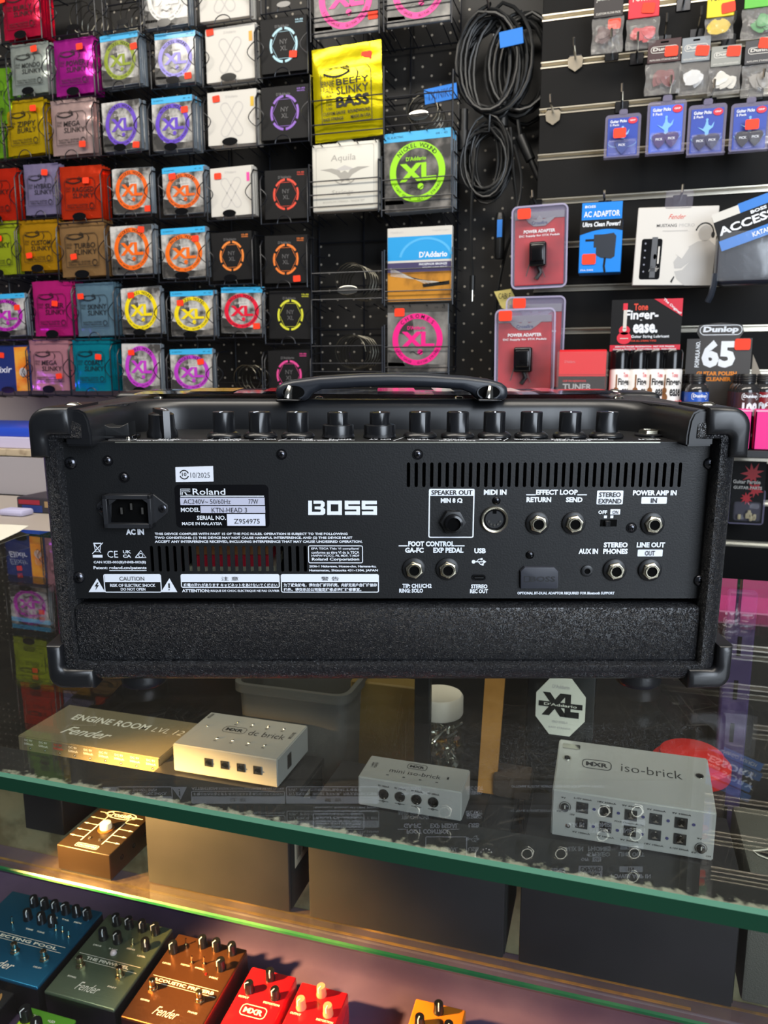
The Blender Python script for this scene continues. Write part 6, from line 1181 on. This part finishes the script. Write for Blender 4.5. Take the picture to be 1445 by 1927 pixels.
# brick 3: largest, ten outputs
a = onv(1036, 1572, .714); c = onv(1341, 1623, .714); w = c.x - a.x; d, h, hf = .088, .0600, .0490
o = body(w, d, h, hf, BRUSH, 'power_supply_brick', 'largest silver power brick with two rows of black jacks', T(a.x, .714, BT + .0022), 'power supply')
b = MB(); A = topM(d, h, hf); S_ = front(-.0003); mxr(b, w * .27, d * .57, w * .19, d * .17, ENG, A, .0009); b.text('iso-brick', w * .43, d * .51, w * .82, d * .66, ENG, A, -.01)
for x, y in ((.07, .62), (.93, .62)): b.lathe([(.0042, 0), (.0040, .0007), (.0030, .0004), (.0028, .0001)], CHROME, A @ T(w * x, d * y, 0), 22); b.disc(.0029, .0029, DARK, A @ T(w * x, d * y, .0009), 18)
b.prism(rrect(w * .03, d * .82, w * .15, d * .91, .0012), .0005, CHROME, A)
lb = ('6-15V 250mA', '18V 250mA', '9V 450mA', '9V 300mA', '9V 100mA'); lo = ('9V 100mA', '9V 100mA', '9V 300mA', '18V 100mA', '6-15V 250mA')
for k in range(5):
    x = w * (.195 + .151 * k); b.text(lb[k], x - .0085, hf * .865, x + .0085, hf * .90, ENG, S_, .02); b.text(lo[k], x - .0085, hf * .13, x + .0085, hf * .165, ENG, S_, .02)
    for zz, dx in ((.70, .074), (.33, .074)):
        if zz == .33 and k == 4: continue
        b.disc(.0016, .0016, mat('indigo_light', '#34346a', .3), S_, 14, c=(x + w * dx, hf * zz))
b.text('MXR Custom Audio', w * .40, hf * .505, w * .58, hf * .54, ENG, S_, 0, .3)
for x, z in ((.085, .66), (.925, .24)):
    b.ring(.0056, .0056, .0050, .0050, ENG, S_ @ T(w * x, hf * z, 0), 18, a0=-.6, a1=pi + .6)
    for t, dx, dz in (('9V', -.004, .0085), ('6V', -.008, -.0065), ('15V', .005, -.008)): b.text(t, w * x + dx, hf * z + dz, w * x + dx + .0045, hf * z + dz + .0018, ENG, S_, .02)
b.build('engraving', o, smooth=False)
for k in range(5):
    for z in (.70, .36): dcjack(o, w * (.195 + .151 * k), hf * z, .0112)
for x, z in ((.085, .66), (.925, .24)): q = MB(); q.lathe([(.0040, 0), (.0038, .003), (.0030, .0035)], STEEL, FRONT, 20); q.bx(-.0005, .0005, -.0039, -.003, .0, .0034, CARD); q.build('trim_knob', o, T(w * x, -.0004, hf * z))
q = MB(); q.lathe([(.0022, 0), (.0022, .0008), (.0012, .001)], CHROME, FRONT, 14); q.build('input_socket', o, T(w * .11, -.0002, hf * .26))
# gold-grey long supply, on a low black block
EZ = -.2855; a = onv(36, 1513, .728); c = onv(312, 1560, .728); w = onv(300, 1440, .728).x - onv(33, 1384, .728).x; d, h = .096, -.2265 - EZ
x0 = onv(33, 1384, .728).x; b = MB(); b.bx(-.01, .050, .010, d, 0, EZ - SHZ - .0006, mat('black_riser', '#131315', .6), .001, 1); b.bx(-.01, w * 1.0, .078, d, 0, EZ - SHZ - .0006, mat('black_riser', '#131315', .6), .001, 1); o = b.build('riser_block', None, T(x0, .728, SHZ + .0003)); tag(o, 'low black block under the gold-grey power unit', 'block')
o = body(w, d, h, h, BRUSHD, 'power_supply_unit', 'long gold-grey brushed power unit with a row of printed jacks', T(x0, .728, EZ + .0002), 'power supply'); CREAMP = mat('cream_print', '#e6e2d4', .5)
b = MB(); A = topM(d, h, h); b.text('ENGINE ROOM', w * .16, d * .60, w * .72, d * .76, CREAMP, A, .02); b.text('LVL 12', w * .76, d * .60, w * .97, d * .73, CREAMP, A, -.01, .15); b.text('Fender', w * .24, d * .22, w * .56, d * .42, CREAMP, A, .01, .35)
for k in range(9):
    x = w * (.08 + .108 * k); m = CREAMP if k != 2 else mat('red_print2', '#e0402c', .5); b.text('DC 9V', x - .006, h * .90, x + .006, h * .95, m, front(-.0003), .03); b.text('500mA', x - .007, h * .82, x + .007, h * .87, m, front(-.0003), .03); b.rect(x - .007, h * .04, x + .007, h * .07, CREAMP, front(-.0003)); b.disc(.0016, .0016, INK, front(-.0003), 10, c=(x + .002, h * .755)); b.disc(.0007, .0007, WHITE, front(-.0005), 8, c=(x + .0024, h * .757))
b.build('printed_lettering', o, smooth=False)
for k in range(9): dcjack(o, w * (.08 + .108 * k), h * .28, .0115)
# small mini pedal on the shelf, warm lit
fl, fr_, br = onz(106, 1588, -.327), onz(206, 1609, -.327), onz(268, 1512, -.327); U = (fr_ - fl); V_ = (br - fr_); w = U.length; d = V_.length; yaw_p = atan2(U.y, U.x); h = -.327 - SHZ - .003
PB = mat('bronze_pedal_paint', '#33261a', .34, .4); b = MB(); b.bx(0, w, 0, d, 0, h, PB, .0016, 3); b.bx(.002, w - .002, .002, d - .002, -.002, .0004, BLACK); o = b.build('effect_pedal', None, T(fl.x, fl.y, SHZ + .0025) @ RZ(yaw_p)); tag(o, 'narrow bronze mini effect pedal with round white footswitch on the glass shelf', 'effect pedal')
b = MB(); A = T(0, 0, h + .0002)
for s in (-1, 1): b.stroke([(w / 2 + s * w * .20, d * .14), (w / 2 + s * w * .20, d * .62), (w / 2 + s * w * .32, d * .68), (w / 2 + s * w * .42, d * .68)], .0011, CREAMP, A); 
for s in (-1, 1):
    for k in range(4): y = d * (.20 + .12 * k); b.stroke([(w / 2 + s * w * .20, y), (w / 2 + s * w * .42, y)], .0008, CREAMP, A); b.poly([(w / 2 + s * w * .40, y - .0015), (w / 2 + s * w * .48, y), (w / 2 + s * w * .40, y + .0015)][::s], CREAMP, A)
b.stroke(rrect(w * .30, d * .04, w * .70, d * .10, .001), .0007, CREAMP, A, True); b.text('CROSSFIRE', w * .32, d * .055, w * .68, d * .085, CREAMP, A, .02); b.text('Crossfire', w * .22, d * .64, w * .80, d * .72, CREAMP, A, .02, .2); b.ring(w * .30, d * .075, w * .28, d * .065, CREAMP, A @ T(w * .5, d * .68, 0), 24)
b.build('printed_lettering', o, smooth=False)
q = MB(); q.lathe([(.0100, 0), (.0098, .001), (.0075, .0018)], mat('amber_ring', '#8a5a28', .3, .6), None, 28); q.lathe([(.0072, .0015), (.0070, .007), (.0060, .009), (.002, .0098)], mat('white_footswitch', '#e8dcc0', .25), None, 28); q.build('footswitch', o, T(w * .5, d * .40, h))
q = MB(); q.lathe([(.0048, 0), (.0045, .008), (.004, .009)], CREAMP, None, 20); q.build('control_knob', o, T(w * .5, d * .80, h))
for k, (x, y) in enumerate(((.40, .20), (.60, .20))): q = MB(); q.lathe([(.0018, 0), (.0017, .001), (.0004, .0022)], CHROME, None, 12); q.build('indicator_light', o, T(w * x, d * y, h))
for k in range(3): q = MB(); q.lathe([(.0032, 0), (.0030, .0006), (.0018, .0006), (.0017, .0001)], BLACKG, RY(pi / 2), 16, cap=False); q.build('side_socket', o, T(w, d * (.20 + .22 * k), h * .5))
# back row of the case
BIN = mat('grey_storage_bin', '#55534f', .55); bl = onv(437, 1330, .80); br_ = onv(648, 1330, .80); w = br_.x - bl.x; zt = onv(540, 1300, .80).z; b = MB(); h = zt - SHZ - .0006
out = lambda i, z: [(p[0], p[1], z) for p in rrect(i, i, w - i, .085 - i, .016 - i * .5, 5)]
L_ = [out(.012, 0), out(.010, .004), out(.002, h - .012), out(-.003, h - .011), out(-.003, h), out(.003, h), out(.012, .006)]; vs = sum(L_, []); n = len(L_[0]); fs = [tuple(range(n - 1, -1, -1)), tuple((len(L_) - 1) * n + k for k in range(n))]
for i in range(len(L_) - 1):
    for k in range(n): fs.append((i * n + k, i * n + (k + 1) % n, (i + 1) * n + (k + 1) % n, (i + 1) * n + k))
b.add(vs, fs, BIN); o = b.build('storage_bin', None, T(bl.x, .805, SHZ + .0004)); tag(o, 'grey plastic storage bin with pale rim behind the first silver brick', 'bin')
a = onv(655, 1310, .86); c = onv(800, 1310, .86); b = MB(); b.bx(a.x - a.x, c.x - a.x, 0, .028, 0, .20, mat('olive_cardboard', '#6a5424', .7), .002, 1); o = b.build('carton', None, T(a.x, .868, SHZ + .0004)); tag(o, 'olive brown cardboard carton behind the jar at the case back', 'carton')
# jar of metal parts
JG = glass_mat('jar_glass', (.92, .94, .92, 1), dust=.10); p = onv(806, 1440, .845); jx = p.x + .012; r = .030; jh = onv(806, 1335, .83).z - SHZ; b = MB()
b.lathe([(r * .9, 0), (r, .004), (r, jh * .72), (r * .82, jh * .88), (r * .72, jh * .93), (r * .72, jh)], JG, None, 30); o = b.build('glass_jar', None, T(jx, .848, SHZ + .0004)); tag(o, 'clear jar with white lid full of small shiny metal parts behind the black post', 'jar')
b = MB(); b.lathe([(r * .92, 0), (r * .95, .002), (r * .95, .022), (r * .88, .025)], mat('white_lid', '#dcd2c2', .5), None, 30); b.build('lid', o, T(0, 0, jh * .94))
b = MB(); rn = random.Random(4); GLD = mat('brass_part', '#d8a23c', .2, 1.0)
for k in range(170):
    a_, rr, z = rn.uniform(0, 6.28), r * .8 * sqrt(rn.random()), rn.uniform(.008, jh * .86); A = T(rr * cos(a_), rr * sin(a_), z) @ RZ(rn.uniform(0, 6)) @ RX(rn.uniform(0, 3)); mm = GLD if k % 9 == 0 else CHROME; b.cyl(.0022, -.006, .006, mm, A, 8); b.lathe([(.004, .006), (.004, .008)], mm, A, 10)
o2 = b.build('metal_parts', o); o2['kind'] = 'stuff'
# wooden stick and felt, standing on the middle carton
p0 = onv(917, 1464, .776); b = MB(); hh = -.012 - BT - .003; b.add([(-.010, 0, 0), (.010, 0, 0), (.010, .006, 0), (-.010, .006, 0), (-.004, .02, hh), (.018, .02, hh), (.018, .026, hh), (-.004, .026, hh)], [(0, 3, 2, 1), (4, 5, 6, 7), (0, 1, 5, 4), (1, 2, 6, 5), (2, 3, 7, 6), (3, 0, 4, 7)], mat('honey_wood', '#b8823e', .5, mix=('#93621f', 20, .4, .65))); o = b.build('wooden_stick', None, T(p0.x, .772, BT + .0018), smooth=False); tag(o, 'flat honey-coloured wooden stick standing upright behind the smallest brick', 'stick')
p0 = onv(957, 1462, .775); b = MB(); b.bx(-.020, .020, 0, .030, 0, .026, mat('brown_felt', '#3c2d22', .95, bump=('noise', 200, .5)), .003, 2); o = b.build('felt_block', None, T(p0.x + .004, .768, BT + .0018)); tag(o, 'brown felt block beside the wooden stick', 'felt block')
# clear box with octagonal XL badge
p0 = onv(1052, 1386, .806); ww, hh = .058, .070; b = MB(); b.bx(-ww * .62, ww * .62, 0, .03, 0, p0.z + hh + .010 - SHZ, mat('black_display_box', '#141312', .4), .002, 2); o = b.build('string_case', None, T(p0.x, .8065, SHZ + .0004)); tag(o, 'black upright string case with a white octagonal badge, behind the largest silver brick', 'string case')
zc = p0.z - SHZ - .002 + hh * .52; b = MB(); oc = [(ww * .47 * cos(pi / 8 + k * pi / 4) * 1.04, hh * .48 * sin(pi / 8 + k * pi / 4) * 1.06) for k in range(8)]; BAD = mat('white_badge', '#e9e8d8', .5); b.prism(oc, .001, BAD, front(0)); P = front(-.0012); b.text('XL', -ww * .34, -hh * .16, ww * .34, hh * .22, SLATE, P, .06); b.rect(-ww * .40, -.001, ww * .40, .005, SLATE, front(-.0013)); b.text("D'Addario", -ww * .30, .0005, ww * .30, .0036, BAD, front(-.0015), .02); b.text("D'Addario", -ww * .16, hh * .30, ww * .16, hh * .36, CARDGREY, P, .02); b.text('PRO STEELS', -ww * .14, -hh * .27, ww * .14, -hh * .23, CARDGREY, P, .02); b.text('BASS STRINGS', -ww * .20, -hh * .36, ww * .20, -hh * .33, CARDGREY, P, .02); b.build('badge', o, T(0, -.0004, zc), smooth=False)
b = MB(); b.bx(-ww * .5, -ww * .1, -.001, 0, zc + hh * .52, zc + hh * .62, CARD); b.bx(ww * .1, ww * .5, -.001, 0, zc + hh * .52, zc + hh * .62, CARD); b.build('top_label', o, smooth=False)
# red-lidded tub
p0 = onv(1305, 1402, .86); RL = mat('red_tub_lid', '#c8241e', .5); th = p0.z - SHZ; b = MB(); b.lathe([(.034, 0), (.036, .003), (.037, th - .026)], mat('dim_tub', '#3a2f2c', .4), None, 32); o = b.build('plastic_tub', None, T(p0.x - .003, .846, SHZ + .0004)); tag(o, 'round tub with bright red lid behind the largest silver brick', 'tub'); b = MB(); b.lathe([(.040, 0), (.041, .002), (.041, .014), (.038, .017), (.034, .0175), (.033, .024), (.030, .026)], RL, None, 36); b.build('lid', o, T(0, 0, th - .027))
# patterned grey case at the right end, with its stand
a = onz(1392, 1600, BT); GF = mat('grey_woven_case', '#5d5c54', .7, bump=('noise', 700, .6)); b = MB(); b.bx(0, .20, 0, .13, 0, BT - SHZ - .001, GF, .004, 2); o = b.build('carry_case', None, T(.138, .700, SHZ + .0004)); tag(o, 'grey woven-textured case with white outlined diamond mark at the shelf end', 'case')
b = MB(); p1 = onz(1440, 1608, BT + .001); A = T(p1.x - .138, p1.y - .70, BT - SHZ + .0001); b.stroke([(.03, .022), (-.010, .004), (-.006, -.002), (.03, -.018)], .0022, CREAMP, A); b.poly([(.03, .020), (-.006, .003), (.03, -.016)], SLATE, A @ T(0, 0, -.0002)); b.build('diamond_mark', o, smooth=False)
# ------------------------------------------------------------------ pedals on the sloping deck
DM = lambda x, y: T(x, y, DZ(y) + .0006) @ RX(DT)
FS = mat('footswitch_metal', '#c8b898', .18, 1.0)
def pedal_body(w, d, h, topm, sidem, words, M):
    b = MB(); b.bx(0, w, 0, d, 0, h - .0035, sidem, .002, 2); b.bx(.0, w, .0, d, h - .005, h, topm, .0022, 3); o = b.build('effect_pedal', None, M); tag(o, words, 'effect pedal', None); return o
def pknob(o, x, y, z, r=.0062, h=.014, m=None):
    q = MB(); q.lathe([(r, 0), (r, .002), (r * .92, .003), (r * .86, h - .001), (r * .78, h)], m or KN, None, 20); q.bx(-.0006, .0006, -r * .86, -r * .1, h - .0002, h + .0004, WHITE); q.bx(-.0006, .0006, -r * .92, -r * .84, h * .5, h, WHITE); q.build('control_knob', o, T(x, y, z) @ RZ(random.uniform(-.8, .8)))
def pfoot(o, x, y, z): q = MB(); q.prism([(.0062 * cos(k * pi / 3), .0062 * sin(k * pi / 3)) for k in range(6)], .0025, FS, None, .0005, 1); q.lathe([(.0046, .002), (.0044, .006), (.0036, .0065), (.0040, .0085), (.0040, .0135), (.0030, .0145)], FS, None, 20); q.build('footswitch', o, T(x, y, z))
def toggle(o, x, y, z): q = MB(); q.lathe([(.0022, 0), (.0020, .002)], FS, None, 10); q.tube([(0, 0, .002), (.0004, .001, .010)], [.0007, .0011], FS, 6); q.build('toggle_switch', o, T(x, y, z))
def fender_top(o, w, d, h, name, lines=()):
    b = MB(); A = T(0, 0, h + .0003); b.rect(w * .05, d * .475, w * .95, d * .480, CREAMP, A); b.rect(w * .05, d * .405, w * .95, d * .410, CREAMP, A); 
    n = len(name); ww = min(.86, .052 * n); b.text(name, w * (.5 - ww / 2), d * .425, w * (.5 + ww / 2), d * .460, CREAMP, A, .03); b.text('Fender', w * .36, d * .10, w * .66, d * .19, CREAMP, A, .0, .35)
    for x, y, t in lines: b.text(t, w * x - .006, d * y - .001, w * x + .006, d * y + .0012, CREAMP, A, .03)
    b.build('printed_lettering', o, smooth=False)
sd = mat('black_pedal_side', '#131214', .35)
# big blue
w, d, h = .150, .127, .050; c = onz(74, 1849, -.5072); o = pedal_body(w, d, h, mat('blue_anodised', '#1f6f9a', .30, .75, bump=('brushed', 700, .1)), sd, 'wide blue anodised effect pedal with many black knobs', DM(c.x - w, c.y))
fender_top(o, w, d, h, 'REFLECTING POOL', [(.50, .58, 'TIME'), (.62, .58, 'TONE'), (.86, .20, 'DELAY'), (.62, .79, 'LEVEL'), (.74, .79, 'TAIL'), (.87, .79, 'MIX')])
for k in range(6): pknob(o, w * (.34 + .115 * k), d * .88, h)
for k in range(2): pknob(o, w * (.55 + .115 * k), d * .70, h)
pknob(o, w * .40, d * .70, h)
for x, y in ((.30, .60), (.74, .64), (.81, .64), (.90, .60)): toggle(o, w * x, d * y, h)
pfoot(o, w * .86, d * .30, h); pfoot(o, w * .56, d * .30, h); pfoot(o, w * .2, d * .30, h)
# grey-green
w, d, h = .099, .127, .050; c = onz(86, 1856, -.5085); o = pedal_body(w, d, h, mat('green_grey_anodised', '#76856f', .34, .7, bump=('brushed', 700, .1)), sd, 'grey-green effect pedal between the blue and copper ones', DM(c.x, c.y)); fender_top(o, w, d, h, 'THE PINWHEEL', [(.20, .60, 'DRIVE'), (.44, .60, 'RAMP'), (.66, .65, 'SENS'), (.86, .60, 'LEVEL'), (.20, .21, 'BYPASS'), (.78, .21, 'FAST')])
for x in (.22, .42, .62, .82): pknob(o, w * x, d * .90, h)
for x in (.20, .42, .84): pknob(o, w * x, d * .70, h)
toggle(o, w * .64, d * .70, h); pfoot(o, w * .20, d * .34, h); pfoot(o, w * .78, d * .34, h); q = MB(); q.lathe([(.0042, 0), (.0040, .0022), (.0022, .0045), (.0004, .005)], mat('clear_jewel', '#d8ccd0', .1, spec=.9), None, 20); q.build('jewel_lamp', o, T(w * .48, d * .56, h))
# copper
c = onz(230, 1908, -.5125); o = pedal_body(w, d, h, mat('copper_hammered', '#8a5634', .30, .8, bump=('noise', 90, .5)), mat('oxblood_pedal_side', '#2a0f10', .3), 'hammered copper effect pedal beside the grey-green one', DM(c.x, c.y)); fender_top(o, w, d, h, 'ACOUSTIC PREVERB', [(.12, .63, 'LEVEL'), (.36, .66, 'NOTCH'), (.56, .66, 'FREQ'), (.80, .60, 'MIX'), (.16, .21, 'REVERB'), (.80, .21, 'PHASE')])
pknob(o, w * .10, d * .78, h)
for x in (.42, .62, .84): pknob(o, w * x, d * .92, h)
pknob(o, w * .82, d * .72, h)
for x, y in ((.20, .88), (.42, .70), (.58, .72)): toggle(o, w * x, d * y, h)
pfoot(o, w * .16, d * .34, h); pfoot(o, w * .80, d * .34, h); q = MB(); q.lathe([(.0014, 0), (.0010, .0012)], mat('red_led', '#c01818', .3), None, 10); q.build('indicator_light', o, T(w * .68, d * .62, h))
# two red ones
RDP = mat('red_pedal_enamel', '#d21420', .22, coat=.5); CLK = mat('clear_amber_knob', '#e0a888', .15, spec=.8, trans=.72)
def small_pedal(px, words, m, km, zt, dep=.112, w=.060, h=.046, txt=None):
    c = onz(px[0], px[1], zt); o = pedal_body(w, dep, h, m, m, words, DM(c.x, c.y - dep)); b = MB(); A = T(0, 0, h + .0003)
    for x, y in ((.22, .70), (.50, .90), (.78, .70)): pknob(o, w * x, dep * y, h, .0062, .013, km)
    if txt: mxr(b, w * .5, dep * .48, w * .52, dep * .13, CREAMP, A, .0010)
    b.text('OUTPUT', w * .06, dep * .60, w * .28, dep * .625, CREAMP, A, .03); b.text('DISTORTION', w * .60, dep * .60, w * .94, dep * .625, CREAMP, A, .03); b.build('printed_lettering', o, smooth=False); pfoot(o, w * .5, dep * .18, h); return o
small_pedal((478, 1831), 'glossy red effect pedal with black knobs beside the copper one', RDP, None, -.520, txt=True); small_pedal((571, 1862), 'glossy red effect pedal with clear amber knobs', RDP, CLK, -.522)
small_pedal((784, 1903), 'orange effect pedal with one black knob showing at the bottom edge', mat('orange_pedal_enamel', '#e2801c', .28, coat=.4), None, -.528)
# green and black ones in front of the blue and grey-green pedals
c = onz(62, 1903, -.5365); o = pedal_body(.066, .105, .036, mat('leaf_green_enamel', '#5a9a2c', .35), sd, 'leaf green effect pedal in front of the grey-green one', DM(c.x, c.y - .105)); q = MB(); A = T(0, 0, .0363); q.text('OUT', .012, .094, .020, .097, CREAMP, A, .03); q.text('+LED', .034, .093, .044, .096, CREAMP, A, .03); q.disc(.010, .010, mat('lime_disc', '#b8d820', .4), A, 24, c=(.012, .085)); q.build('printed_lettering', o, smooth=False)
for x, y in ((.008, .090), (.032, .080)): pknob(o, x, y, .036, .0075, .016)
c = onz(48, 1862, -.540); o = pedal_body(.072, .11, .032, mat('matt_black_pedal', '#1b1a1c', .45), sd, 'matt black effect pedal with large knob at the picture corner', DM(c.x - .072, c.y - .11)); q = MB(); q.ring(.016, .016, .0135, .0135, mat('tan_ring_print', '#b88850', .4), T(.048, .078, .0323), 26, a0=-2.0, a1=.9); q.text('TONE', .056, .100, .066, .103, CREAMP, T(0, 0, .0323), .03); q.build('printed_lettering', o, smooth=False); pknob(o, .048, .080, .032, .0115, .014)
